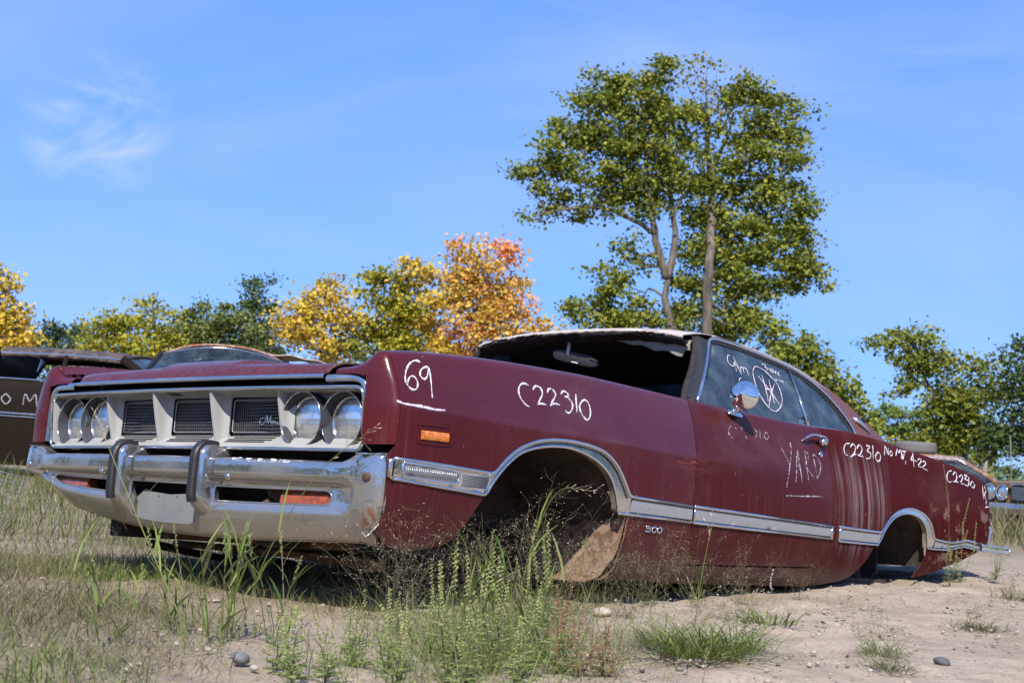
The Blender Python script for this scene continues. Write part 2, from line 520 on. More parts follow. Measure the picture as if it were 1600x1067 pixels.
M['glovebox'] = simple('dark maroon vinyl', (0.03, 0.008, 0.01), 0.6, 0, 0.3, 20)

def rusty(name, a=(0.16, 0.075, 0.035), b=(0.05, 0.028, 0.018), c3=(0.33, 0.24, 0.17), pos=0.55):
    t = NT(name)
    n = t.noise(scale=9, detail=8, rough=0.7)
    n2 = t.noise(scale=26, detail=6, rough=0.7)
    c = t.mix(t.rng(n, 0.35, 0.65), b, a)
    c = t.mix(t.math('MULTIPLY', t.rng(n2, pos, pos + 0.13), 0.8), c, c3)
    return t.bsdf(c, 0.88, 0.0, t.bump(n2, 0.5, 0.006))
M['rust'] = rusty('rusty steel')
M['flange'] = rusty('dirty arch flange', (0.20, 0.17, 0.13), (0.12, 0.10, 0.08), (0.28, 0.25, 0.21), 0.5)
M['rust_dirt'] = rusty('dirt caked wheelhouse', (0.20, 0.105, 0.055), (0.11, 0.055, 0.030), (0.27, 0.19, 0.135), 0.44)
M['under'] = rusty('dirty underbody', (0.060, 0.042, 0.031), (0.022, 0.017, 0.014), (0.13, 0.095, 0.07), 0.57)
M['rail_rust'] = rusty('rusted window channel', (0.035, 0.022, 0.018), (0.009, 0.009, 0.010), (0.20, 0.11, 0.075), 0.57)

def vinyl():
    t = NT('faded vinyl roof')
    x, y, z = t.sep()
    n = t.noise(scale=5, detail=7, rough=0.65)
    hi = t.math('MULTIPLY', t.rng(z, 1.24, 1.37), t.rng(n, 0.18, 0.55))
    c = t.mix(n, (0.105, 0.030, 0.032), (0.15, 0.060, 0.056))
    c = t.mix(hi, c, (0.50, 0.44, 0.40))
    gr = t.noise(scale=260, detail=2)
    c = t.mix(t.math('MULTIPLY', t.rng(gr, 0.45, 0.7), 0.14), c, (0.42, 0.30, 0.27))
    return t.bsdf(c, t.rng(n, 0.3, 0.7, 0.50, 0.68), 0.0, t.bump(gr, 0.25, 0.002))
M['vinyl'] = vinyl()

def glass(name, tint=(0.62, 0.80, 0.84), refl=1.0, dirty=0.06):
    t = NT(name)
    tr = t.n.new('ShaderNodeBsdfTransparent'); t._set(tr.inputs[0], tint)
    gl = t.n.new('ShaderNodeBsdfGlossy'); gl.inputs[0].default_value = (refl, refl, refl, 1); gl.inputs[1].default_value = 0.015
    fr = t.n.new('ShaderNodeFresnel'); fr.inputs[0].default_value = 1.5
    mx = t.n.new('ShaderNodeMixShader'); t.l.new(fr.outputs[0], mx.inputs[0]); t.l.new(tr.outputs[0], mx.inputs[1]); t.l.new(gl.outputs[0], mx.inputs[2])
    df = t.n.new('ShaderNodeBsdfDiffuse'); df.inputs[0].default_value = (0.32, 0.42, 0.43, 1)  # dust veil tinted blue-green to imitate sky and trees behind the glass
    m2 = t.n.new('ShaderNodeMixShader')
    f = t.rng(t.noise(scale=6, detail=6, rough=0.7), 0.35, 0.8, dirty * 0.3, dirty * 2.2)
    t.l.new(f, m2.inputs[0]); t.l.new(mx.outputs[0], m2.inputs[1]); t.l.new(df.outputs[0], m2.inputs[2])
    t.l.new(m2.outputs[0], t.out.inputs[0])
    return t.m
M['glass'] = glass('tinted window glass', (0.90, 0.97, 0.98), 0.9, 0.10)
M['glass_bg'] = glass('dusty windscreen glass', (0.55, 0.68, 0.72), 1.0, 0.07)

def lens_mat():
    t = NT('headlamp lens')
    x, y, z = t.sep()
    w = t.math('SINE', t.math('MULTIPLY', y, 900.0))
    w2 = t.math('SINE', t.math('MULTIPLY', z, 300.0))
    h = t.math('ADD', w, t.math('MULTIPLY', w2, 0.4))
    n = t.noise(scale=30, detail=5)
    c = t.mix(t.rng(n, 0.45, 0.75), (0.78, 0.80, 0.82), (0.50, 0.46, 0.40))
    return t.bsdf(c, t.rng(n, 0.4, 0.8, 0.10, 0.35), 0.85, t.bump(h, 0.18, 0.003), Coat_Weight=1.0, Coat_Roughness=0.05)
M['lens'] = lens_mat()

def amber(name, col, e=0.0):
    t = NT(name)
    n = t.noise(scale=60, detail=5)
    x, y, z = t.sep()
    rib = t.math('SINE', t.math('MULTIPLY', x, 700.0))
    c = t.mix(t.rng(n, 0.4, 0.75), col, tuple(v * 0.45 for v in col))
    return t.bsdf(c, 0.22, 0.0, t.bump(t.math('ADD', rib, n), 0.25, 0.003), Coat_Weight=0.8, Coat_Roughness=0.06,
                  Subsurface_Weight=0.25, Subsurface_Radius=(0.02, 0.008, 0.002), Subsurface_Scale=0.5)
M['amber'] = amber('amber marker lens', (0.85, 0.24, 0.012))
M['amber_red'] = amber('dusty amber signal lens', (0.34, 0.070, 0.010))
M['lens_clear'] = simple('clear ribbed lens', (0.30, 0.31, 0.32), 0.25, 0.5, 0.25, 60)
def chalk(name, col, gap=0.34):
    t = NT(name)
    n = t.noise(scale=220, detail=4)
    g_ = t.noise(scale=75, detail=6, rough=0.75)
    c = t.mix(t.rng(n, 0.35, 0.7), col, tuple(v * 0.72 for v in col))
    t.bsdf(c, 0.85, 0.0, t.bump(n, 0.4, 0.001))
    tr = t.n.new('ShaderNodeBsdfTransparent'); mx = t.n.new('ShaderNodeMixShader')
    t.l.new(t.rng(g_, gap, gap + 0.14), mx.inputs[0]); t.l.new(tr.outputs[0], mx.inputs[1]); t.l.new(t.b.outputs[0], mx.inputs[2]); t.l.new(mx.outputs[0], t.out.inputs[0])
    return t.m
M['chalk'] = chalk('white paint marker', (0.80, 0.77, 0.80))
M['chalk_pink'] = chalk('pinkish paint marker', (0.78, 0.64, 0.72))
M['chalk_thin'] = chalk('worn paint marker', (0.55, 0.50, 0.54), 0.44)
# ------------------------------------------------------------------ body side surface of the maroon car
# car frame: u rearwards from the front axle, v to the car's left, z up (metres); local axes x = -u, y = v
U_ = [-0.92, -0.845, -0.74, -0.56, -0.32, 0.0, 0.26, 0.60, 0.95, 1.40, 1.80, 2.20, 2.60, 3.00, 3.25, 3.56, 3.90, 4.28, 4.50, 4.60, 4.66]
ZC = [0.900, 0.914, 0.928, 0.944, 0.961, 0.975, 0.983, 0.985, 0.988, 0.992, 0.997, 1.004, 1.020, 1.014, 0.999, 0.988, 0.975, 0.948, 0.926, 0.905, 0.880]
VC = [0.890, 0.895, 0.900, 0.903, 0.904, 0.904, 0.902, 0.898, 0.890, 0.880, 0.878, 0.880, 0.890, 0.905, 0.912, 0.915, 0.915, 0.905, 0.895, 0.885, 0.875]
WD = [0.978, 0.988, 0.995, 1.000, 1.002, 1.003, 1.003, 1.003, 1.003, 1.003, 1.003, 1.003, 1.003, 1.003, 1.003, 1.002, 0.998, 0.982, 0.968, 0.960, 0.952]
VALD = [0.05, 0.05, 0.05, 0.05, 0.045, 0.04, 0.035, 0.03, 0.01, 0.0, 0.0, 0.0, 0.0, 0.0, 0.0, 0.0, 0.0, 0.0, 0.0, 0.0, 0.0]
VALW = [1.0, 1.0, 1.0, 1.0, 1.0, 1.0, 1.0, 1.0, 0.5, 0.25, 0.25, 0.25, 0.4, 0.6, 0.9, 1.0, 1.0, 1.0, 1.0, 1.0, 1.0]
NK = 17
def side_keys(u):
    zc = crs(u, U_, ZC); vc = crs(u, U_, VC); w = crs(u, U_, WD); d = crs(u, U_, VALD); k = crs(u, U_, VALW)
    zr = 0.735
    ks = [(vc - 0.17 * k, zc - d), (vc - 0.09 * k, zc - d * 0.9), (vc - 0.045 * k, zc - 0.008 - d * 0.30), (vc - 0.014, zc - 0.0015),
          (vc + 0.010, zc - 0.002), (vc + 0.029, zc - 0.014), (vc + 0.044, zc - 0.042)]
    a = ks[-1]
    ks.append((a[0] + (w - 0.007 - a[0]) * 0.52 + 0.004, a[1] + (zr + 0.025 - a[1]) * 0.5))
    ks += [(w - 0.0065, zr + 0.022), (w, zr), (w + 0.0005, zr - 0.022), (w - 0.001, 0.63), (w - 0.005, 0.50), (w - 0.018, 0.40),
           (w - 0.045, 0.30), (w - 0.068, 0.24), (w - 0.095, 0.214)]
    # the crease melts into a plain convex flank behind the door
    f = min(max((u - 1.2) / 1.1, 0.0), 1.0); f = f * f * (3 - 2 * f)
    if f > 0:
        for i in range(7, 12):
            z = ks[i][1]
            vs_ = w - (w - a[0]) * max(0.0, (z - 0.58) / (a[1] - 0.58)) ** 1.75
            ks[i] = (ks[i][0] + (vs_ - ks[i][0]) * f, z)
    return ks
_kc = {}
def side_profile(u):
    r = round(u, 4)
    if r not in _kc:
        _kc[r] = np.array(side_keys(r))
    return _kc[r]
def side_vz(u, t):
    K = side_profile(u)
    x = min(max(t, 0.0), 1.0) * (NK - 1)
    i = min(int(x), NK - 2); f = x - i
    p1, p2 = K[i], K[i + 1]
    p0 = K[i - 1] if i > 0 else 2 * p1 - p2
    p3 = K[i + 2] if i + 2 < NK else 2 * p2 - p1
    q = 0.5 * (2 * p1 + (p2 - p0) * f + (2 * p0 - 5 * p1 + 4 * p2 - p3) * f * f + (-p0 + 3 * p1 - 3 * p2 + p3) * f ** 3)
    return q[0], q[1]
def t_of_z(u, z):
    lo, hi = 4.0 / (NK - 1), 1.0
    for _ in range(40):
        m = (lo + hi) / 2
        if side_vz(u, m)[1] > z: lo = m
        else: hi = m
    return (lo + hi) / 2
def side_xyz(u, t, off=0.0, sgn=1):
    v, z = side_vz(u, t)
    if off:
        e = 1e-3
        v2, z2 = side_vz(u, t + e); v1, z1 = side_vz(u, t - e)
        tv, tz = v2 - v1, z2 - z1
        l = math.hypot(tv, tz) or 1
        v += -tz / l * off; z += tv / l * off
    return (-u, v * sgn, z)
# strokes of the paint-marker inscriptions: (u, z) points on the body side / on the side glass
MARK_69 = [[(-0.74,0.8888),(-0.7519,0.8921),(-0.7716,0.8884),(-0.7954,0.8725),(-0.817,0.8474),(-0.828,0.8214),(-0.8251,0.8082),(-0.8148,0.796),(-0.801,0.791),(-0.7854,0.7958),(-0.7761,0.8092),(-0.7759,0.8229),(-0.7836,0.8342),(-0.7958,0.8361),(-0.8092,0.828),(-0.8183,0.8145),(-0.8185,0.8104)],[(-0.7034,0.8689),(-0.7081,0.8772),(-0.7245,0.8743),(-0.7433,0.8647),(-0.754,0.8507),(-0.754,0.8397),(-0.7408,0.8332),(-0.7264,0.8421),(-0.7129,0.862),(-0.7059,0.8728),(-0.7045,0.866),(-0.7096,0.8374),(-0.714,0.8037),(-0.7149,0.7748)]]
MARK_69_LINE = [[(-0.8761,0.7467),(-0.8426,0.7414),(-0.7726,0.7418),(-0.7149,0.7401),(-0.6604,0.7422)],[(-0.8758,0.7448),(-0.843,0.7395),(-0.7732,0.7391),(-0.7155,0.7365),(-0.6631,0.7396)]]
MARK_FENDER = [[(-0.183,0.8874),(-0.2068,0.8902),(-0.2296,0.8838),(-0.2474,0.8647),(-0.2491,0.8415),(-0.235,0.8229),(-0.2146,0.8114),(-0.1984,0.809)],[(-0.1629,0.8732),(-0.1503,0.8852),(-0.1314,0.8911),(-0.1141,0.8861),(-0.1082,0.8725),(-0.1148,0.8586),(-0.1327,0.8407),(-0.1495,0.8232)],[(-0.1494,0.8237),(-0.1249,0.8287),(-0.0972,0.8282)],[(-0.0777,0.8738),(-0.0694,0.8854),(-0.054,0.8922),(-0.0362,0.8871),(-0.0269,0.8764),(-0.0387,0.8604),(-0.0593,0.842),(-0.0729,0.8268)],[(-0.0725,0.8286),(-0.0449,0.8385),(-0.0121,0.8378)],[(0.0058,0.8793),(0.0203,0.8912),(0.0387,0.8928),(0.0522,0.8865),(0.0516,0.8784),(0.03,0.8743),(0.045,0.8722),(0.0621,0.8623),(0.0698,0.8473),(0.0597,0.8287),(0.041,0.8151),(0.0253,0.8154),(0.0187,0.8225)],[(0.1047,0.8933),(0.0968,0.8613),(0.0914,0.8231)],[(0.157,0.8774),(0.1353,0.8687),(0.1155,0.8501),(0.1153,0.8313),(0.1278,0.814),(0.1486,0.8016),(0.1692,0.8107),(0.1813,0.8337),(0.1811,0.8581),(0.172,0.8733),(0.157,0.8774)]]
MARK_DOOR = [[(1.3058,0.9064),(1.2678,0.882),(1.2686,0.8569),(1.2974,0.8505)],[(1.3467,0.9045),(1.3507,0.8972)],[(1.403,0.9125),(1.408,0.9047),(1.4057,0.8942)],[(1.4174,0.8723),(1.425,0.859)],[(1.4585,0.883),(1.4659,0.8818)],[(1.5323,0.9155),(1.548,0.9067),(1.5399,0.8915),(1.5123,0.8757)],[(1.5877,0.9195),(1.5598,0.874)],[(1.6482,0.916),(1.6112,0.8937),(1.6223,0.879),(1.6565,0.8937),(1.6563,0.9136)]]
MARK_YARD = [[(1.7523,0.8569),(1.778,0.8228),(1.8077,0.7822)],[(1.8712,0.8887),(1.8492,0.836),(1.8028,0.7718),(1.7631,0.709),(1.7484,0.6716)],[(1.9318,0.8655),(1.8838,0.7921),(1.8453,0.7034)],[(1.9318,0.8655),(1.9157,0.7949),(1.9102,0.7084)],[(1.8725,0.7777),(1.9236,0.7855)],[(2.0053,0.8609),(1.9929,0.7949),(1.9832,0.7195)],[(2.0053,0.8609),(2.0348,0.8499),(2.0207,0.8246),(1.9897,0.798),(2.011,0.7658),(2.0572,0.7355)],[(2.0886,0.8549),(2.0873,0.7962),(2.0855,0.7343)],[(2.0886,0.8549),(2.1318,0.8416),(2.1496,0.805),(2.121,0.7646),(2.081,0.7353)],[(1.7454,0.634),(1.8546,0.6396),(1.9748,0.6466),(2.0911,0.654),(2.119,0.6511)]]
MARK_QUARTER = [[(2.5418,0.952),(2.4894,0.9431),(2.4587,0.9147),(2.4618,0.8897),(2.4876,0.8871)],[(2.54,0.9335),(2.5737,0.9515),(2.6,0.9394),(2.5651,0.903),(2.5133,0.88),(2.5521,0.893),(2.5938,0.9042)],[(2.6134,0.9333),(2.6497,0.9553),(2.6745,0.9392),(2.6428,0.9088),(2.604,0.8978),(2.6706,0.8966)],[(2.7352,0.96),(2.7753,0.9564),(2.7302,0.9334),(2.767,0.9219),(2.7474,0.8977),(2.7013,0.8898)],[(2.815,0.9678),(2.7868,0.8976)],[(2.8602,0.9382),(2.8189,0.9118),(2.8297,0.8887),(2.8684,0.8974),(2.8846,0.9269),(2.8602,0.9382)],[(2.9371,0.9302),(2.9684,0.9791),(2.988,0.9365),(3.0042,0.9733)],[(3.0307,0.962),(3.0071,0.9429),(3.0211,0.9334),(3.0459,0.9481),(3.0345,0.9624)],[(3.0849,0.9401),(3.1195,0.9783),(3.1323,0.96),(3.1702,0.9792),(3.1551,0.9271)],[(3.1807,0.9779),(3.1691,0.9284),(3.2249,0.9805)],[(3.1916,0.975),(3.2659,0.9796)],[(3.2363,0.9776),(3.1998,0.9038)],[(3.3747,0.9906),(3.2881,0.9391),(3.3403,0.9391)],[(3.3269,0.9585),(3.3148,0.8981)],[(3.3422,0.9345),(3.3706,0.9347)],[(3.3875,0.9441),(3.4237,0.9562),(3.4307,0.94),(3.3768,0.9114),(3.4285,0.907)],[(3.4555,0.9398),(3.4894,0.9476),(3.4881,0.929),(3.4411,0.9073),(3.5119,0.8949)]]
MARK_TAIL = [[(3.8959,0.9272),(3.8346,0.9155),(3.799,0.8831),(3.8111,0.8579),(3.8713,0.8612)],[(3.9073,0.905),(3.9519,0.9252),(3.97,0.9034),(3.937,0.8709),(3.8975,0.8665),(3.9849,0.868)],[(4.0083,0.8998),(4.0589,0.9172),(4.0695,0.8979),(4.0248,0.8664),(4.1079,0.8639)],[(4.1133,0.9182),(4.1701,0.9194),(4.1121,0.8979),(4.1755,0.8893),(4.161,0.8611),(4.1065,0.8604)],[(4.1953,0.9146),(4.1792,0.8625)],[(4.2406,0.8909),(4.208,0.868),(4.2582,0.8547),(4.2885,0.874),(4.264,0.8927),(4.2406,0.8909)],[(4.4536,0.8828),(4.4497,0.8373),(4.4513,0.7992)],[(4.4983,0.879),(4.5171,0.8559),(4.4774,0.8253),(4.5021,0.7991),(4.4912,0.7719)],[(4.4644,0.7481),(4.5116,0.7579),(4.5552,0.7563)]]
MARK_GLASS = [[(1.7221,1.2875),(1.7059,1.2896),(1.6706,1.2603),(1.6692,1.2399),(1.699,1.2341),(1.7356,1.2522),(1.7218,1.2537),(1.7311,1.2439),(1.7062,1.2089)],[(1.753,1.2881),(1.7483,1.2439),(1.7468,1.1979)],[(1.7775,1.2445),(1.7571,1.2146)],[(1.7735,1.2358),(1.8005,1.2428),(1.7862,1.2162)],[(1.8045,1.2382),(1.8327,1.2408),(1.8244,1.2062)],[(1.6826,1.1588),(1.705,1.1744),(1.7235,1.177)],[(2.0555,1.2968),(2.0941,1.2971),(2.0694,1.2829),(2.0941,1.2801),(2.0669,1.2656)],[(2.1013,1.2795),(2.1149,1.2788)],[(2.1326,1.2857),(2.1094,1.2663)],[(2.1307,1.2758),(2.1511,1.283),(2.1448,1.2698),(2.1251,1.2643),(2.1307,1.2758)],[(2.1518,1.2724),(2.1624,1.2718)],[(2.1737,1.2787),(2.1842,1.2781),(2.1576,1.2647),(2.1824,1.2671)],[(2.1887,1.2712),(2.2121,1.2767),(2.1854,1.2611),(2.2153,1.2594)],[(2.1184,1.2316),(2.1204,1.2223),(2.1394,1.2281),(2.1489,1.223)],[(2.1616,1.228),(2.1865,1.2271),(2.2153,1.23)],[(2.1905,1.2255),(2.1899,1.2159)]]
MARK_GLASS_PINK = [[(1.9472,1.2677),(1.8972,1.2371),(1.8708,1.2025),(1.8497,1.1536),(1.8543,1.1035),(1.8882,1.0623),(1.9474,1.0466),(2.0226,1.0734),(2.0881,1.1227),(2.1103,1.1673),(2.1139,1.2046),(2.0794,1.2367),(2.039,1.2626),(1.9826,1.2713),(1.9472,1.2677)],[(1.9844,1.2339),(1.9473,1.1563),(1.9161,1.091)],[(1.9473,1.1563),(2.0247,1.1639)],[(2.0364,1.215),(2.004,1.1482),(1.9749,1.0855)],[(1.9327,1.2188),(1.9916,1.1466),(2.0341,1.0851)],[(2.0822,1.2003),(1.9744,1.129),(1.895,1.0606)]]
# ------------------------------------------------------------------ ground
def gz(x, y):
    """ground height (vectorised)"""
    x = np.asarray(x, float); y = np.asarray(y, float)
    v = 0.783 * (x + 0.57) - 0.621 * (y - 5.60)
    s = np.clip(-v / 1.6, 0, 1); s = s * s * (3 - 2 * s)
    h = -0.02 - 0.065 * s * np.clip((16 - y) / 8, 0, 1)
    h = h + 0.012 * np.sin(x * 1.7 + 0.6 * y) * np.sin(y * 1.3 - 0.4) + 0.006 * np.sin(x * 5.1 + 1.3) * np.sin(y * 4.3 + 0.7) + 0.003 * np.sin(x * 13.0 + y * 3) * np.sin(y * 11.0 - x * 5)
    # low berm of loose sand along the near side of the coupe
    d = 0.62 * (x - 0.9) - 0.78 * (y - 5.35)
    h = h + 0.022 * np.exp(-(d - 0.30) ** 2 / 0.05) * np.clip((x + 0.1) / 0.4, 0, 1) * np.clip((2.2 - x) / 0.5, 0, 1)
    return h

def axis(lo, hi, a, b, n):
    core = np.linspace(a, b, n)
    def tail(d, st):
        o = []; q = 0.0
        while q < d:
            q = min(d, q + st); o.append(q); st *= 1.22
        return o
    st = (b - a) / n
    return np.concatenate([a - np.array(tail(a - lo, st))[::-1], core, b + np.array(tail(hi - b, st))])
gx_ = axis(-500, 500, -2.6, 3.2, 190); gy_ = axis(-60, 900, 2.4, 8.0, 190)
GX, GY = np.meshgrid(gx_, gy_, indexing='ij')
GZ = gz(GX, GY)
nfine = np.array([[mnoise.noise(Vector((x * 9, y * 9, 0))) if (abs(x) < 4 and 2 < y < 9) else 0 for y in gy_] for x in gx_])
nmid = np.array([[mnoise.turbulence(Vector((x * 3.1, y * 3.1, 4.0)), 4, False) if (abs(x) < 5 and 2 < y < 11) else 0.4 for y in gy_] for x in gx_])
GZ += 0.006 * nfine + 0.022 * (nmid - 0.4)
me = bpy.data.meshes.new('ground')
nx_, ny_ = len(gx_), len(gy_)
V_ = np.stack([GX, GY, GZ], -1).reshape(-1, 3)
i, j = np.meshgrid(np.arange(nx_ - 1), np.arange(ny_ - 1), indexing='ij')
a = (i * ny_ + j).ravel()
F_ = np.stack([a, a + ny_, a + ny_ + 1, a + 1], 1)
def np_mesh(name, V, F, mi=None):
    """V: Nx3, F: Mxk (k = 3 or 4) arrays"""
    me = bpy.data.meshes.new(name)
    k = F.shape[1]
    me.vertices.add(len(V)); me.vertices.foreach_set('co', np.ascontiguousarray(V, dtype=np.float32).ravel())
    me.loops.add(F.size); me.loops.foreach_set('vertex_index', np.ascontiguousarray(F, dtype=np.int32).ravel())
    me.polygons.add(len(F)); me.polygons.foreach_set('loop_start', np.arange(0, F.size, k, dtype=np.int32))
    if mi is not None: me.polygons.foreach_set('material_index', np.asarray(mi, dtype=np.int32))
    me.update(calc_edges=True); me.validate()
    return me

def sand():
    t = NT('sandy ground')
    n1 = t.noise(scale=0.7, detail=6, rough=0.6)
    n2 = t.noise(scale=6, detail=7, rough=0.65)
    n3 = t.noise(scale=60, detail=5, rough=0.7)
    c = t.mix(t.rng(n2, 0.3, 0.7), (0.355, 0.278, 0.205), (0.490, 0.395, 0.300))
    c = t.mix(t.math('MULTIPLY', t.rng(n1, 0.42, 0.62), 0.55), c, (0.27, 0.215, 0.155))
    c = t.mix(t.math('MULTIPLY', t.rng(n3, 0.50, 0.72), 0.55), c, (0.20, 0.155, 0.115))
    vo = t.n.new('ShaderNodeTexVoronoi'); t.l.new(t.tc.outputs['Object'], vo.inputs['Vector']); vo.inputs['Scale'].default_value = 62.0
    stone = t.ramp(vo.outputs['Distance'], [(0.12, 1), (0.26, 0)])
    pick = t.ramp(t.noise(scale=3.2, detail=4), [(0.44, 0), (0.60, 1)])
    sm = t.math('MULTIPLY', stone, pick)
    sc = t.mix(0.5, vo.outputs['Color'], (0.36, 0.32, 0.28)); sc = t.mix(0.65, sc, (0.37, 0.32, 0.27))
    c = t.mix(t.math('MULTIPLY', sm, 0.7), c, sc)
    # dry thatch on the left and in the field beyond
    x, y, z = t.sep()
    th = t.math('MAXIMUM', t.rng(t.math('ADD', x, t.math('MULTIPLY', n1, 1.4)), 0.45, -0.5), t.rng(y, 9.5, 13))
    th = t.math('MULTIPLY', th, t.rng(n2, 0.30, 0.58))
    tcol = t.mix(t.noise(t.obj((1, 1, 1)), scale=34, detail=4), (0.095, 0.078, 0.036), (0.20, 0.16, 0.09))
    c = t.mix(t.math('MULTIPLY', th, 0.72), c, tcol)
    h = t.math('ADD', t.math('MULTIPLY', n3, 0.5), t.math('ADD', t.math('MULTIPLY', sm, 0.8), n2))
    return t.bsdf(c, 0.95, 0.0, t.bump(h, 0.9, 0.018), Specular_IOR_Level=0.15)
M['sand'] = sand()
ground = link('ground', np_mesh('ground', V_, F_), M['sand'])
tag(ground, kind='structure')

# ---- pebbles strewn on the sand: one mass
def stone_mat():
    t = NT('pebbles')
    r = t.island()
    c = t.ramp(r, [(0.0, (0.11, 0.10, 0.095)), (0.3, (0.26, 0.22, 0.18)), (0.6, (0.40, 0.33, 0.26)), (0.85, (0.50, 0.46, 0.42)), (1.0, (0.30, 0.17, 0.11))])
    c = t.mix(t.noise(scale=120, detail=3), c, (0.30, 0.25, 0.20))
    return t.bsdf(c, 0.85, 0, t.bump(t.noise(scale=160, detail=3), 0.3, 0.002))
M['stone'] = stone_mat()
rs = np.random.RandomState(11)
ico = bmesh.new(); bmesh.ops.create_icosphere(ico, subdivisions=1, radius=1.0)
IV = np.array([v.co[:] for v in ico.verts]); IF = np.array([[v.index for v in f.verts] for f in ico.faces]); ico.free()
def scatter_stones(n, xr, yr, r0, r1, seed, keep=None):
    rs = np.random.RandomState(seed)
    x = rs.uniform(*xr, n); y = rs.uniform(*yr, n)
    if keep is not None:
        k = keep(x, y, rs); x, y = x[k], y[k]
    n = len(x)
    r = r0 * (r1 / r0) ** (rs.rand(n) ** 2.2)
    sc = np.stack([r * rs.uniform(0.8, 1.3, n), r * rs.uniform(0.7, 1.1, n), r * rs.uniform(0.4, 0.75, n)], 1)
    an = rs.uniform(0, 6.28, n)
    jit = IV[None] * (1 + 0.25 * (rs.rand(n, len(IV), 1) - 0.5))
    P = jit * sc[:, None, :]
    c, s = np.cos(an)[:, None], np.sin(an)[:, None]
    P = np.stack([P[..., 0] * c - P[..., 1] * s, P[..., 0] * s + P[..., 1] * c, P[..., 2]], -1)
    P += np.stack([x, y, gz(x, y) + r * 0.12], 1)[:, None, :]
    F = (IF[None] + (np.arange(n) * len(IV))[:, None, None]).reshape(-1, 3)
    return P.reshape(-1, 3), F
def patchy(x, y, rs):
    return rs.rand(len(x)) < 0.25 + 0.75 * (0.5 + 0.5 * np.sin(x * 2.3 + 1) * np.sin(y * 1.9 + x))
p1, f1 = scatter_stones(11000, (-1.6, 3.6), (2.7, 9.5), 0.0020, 0.012, 3, patchy)
o = link('pebbles', np_mesh('pebbles', p1, f1), M['stone']); tag(o, 'scattered small pebbles on the sandy ground', 'pebbles', kind='stuff')
# single stones that stand out
for n_, (x, y, r, lab) in enumerate([(1.285, 4.02, 0.020, 'dark grey rounded stone alone on the sand at lower right'), (-0.585, 3.31, 0.022, 'grey flat stone beside the foxtail grass'),
                          (0.35, 4.57, 0.026, 'pale stone on the sand below the coupe splash panel'), (2.02, 4.42, 0.013, 'small tan stone near the right picture edge')]):
    rs = np.random.RandomState(40 + n_)
    bm = bmesh.new(); bmesh.ops.create_icosphere(bm, subdivisions=3, radius=1.0)
    for v_ in bm.verts:
        k_ = 1 + 0.16 * mnoise.noise(v_.co * 1.3 + Vector((n_ * 9, 0, 0))) + 0.05 * mnoise.noise(v_.co * 4 + Vector((n_, 0, 0)))
        v_.co = Vector((v_.co.x * 1.25 * k_, v_.co.y * 0.95 * k_, v_.co.z * 0.68 * k_)) * r
    me = bpy.data.meshes.new('stone'); bm.to_mesh(me); bm.free()
    o = link('stone', me, simple('stone surface', [(0.085, 0.085, 0.09), (0.14, 0.145, 0.15), (0.40, 0.34, 0.28), (0.33, 0.25, 0.16)][n_], 0.8, 0, 0.25, 120, 0.2))
    o.location = (x, y, float(gz(x, y)) + r * 0.45); o.rotation_euler = (0.1, 0.15, n_ * 1.3)
    tag(o, lab, 'stone')
# ------------------------------------------------------------------ the maroon hardtop coupe
car = empty('hardtop_coupe')
car.matrix_world = Matrix(((-0.62203, 0.782993, -0.000637, -0.57026),
                           (-0.78165, -0.620915, 0.05906, 5.6042),
                           (0.045849, 0.037235, 0.998254, -0.17275), (0, 0, 0, 1)))
tag(car, 'maroon two-door hardtop coupe with no wheels, lying on sandy ground in front', 'car')

def L3(u, v, z): return (-u, v, z)
def UZ(u, z): return (u, t_of_z(u, z))
def uzs(l): return [UZ(u, z) for u, z in l]
TROWS = sorted(set([i / (NK - 1) for i in range(NK)] + [(i + 0.5) / (NK - 1) for i in range(NK - 1)]
                   + [(i + 0.25) / (NK - 1) for i in (3, 4, 5, 6, 7, 8, 9)] + [(i + 0.75) / (NK - 1) for i in (3, 4, 5, 6, 7, 8, 9)]))

FA = [(-0.426, 0.485), (-0.388, 0.537), (-0.328, 0.594), (-0.252, 0.643), (-0.149, 0.672), (-0.027, 0.686), (0.088, 0.682), (0.207, 0.656), (0.295, 0.613), (0.341, 0.556), (0.369, 0.492)]
FA = smoothpath(FA, 4)
RA = smoothpath([(2.790, 0.440), (2.811, 0.465), (2.859, 0.527), (2.944, 0.588), (3.054, 0.625), (3.189, 0.638), (3.327, 0.623), (3.417, 0.573), (3.450, 0.492)], 4)
SEAM_F = [(0.971, 0.933), (0.958, 0.864), (0.938, 0.76), (0.931, 0.62), (0.926, 0.565), (0.928, 0.465), (0.95, 0.30)]
SEAM_R = [(2.270, 0.955), (2.280, 0.919), (2.262, 0.814), (2.248, 0.688), (2.240, 0.56), (2.262, 0.466), (2.20, 0.385), (2.124, 0.320)]
g = 0.0035

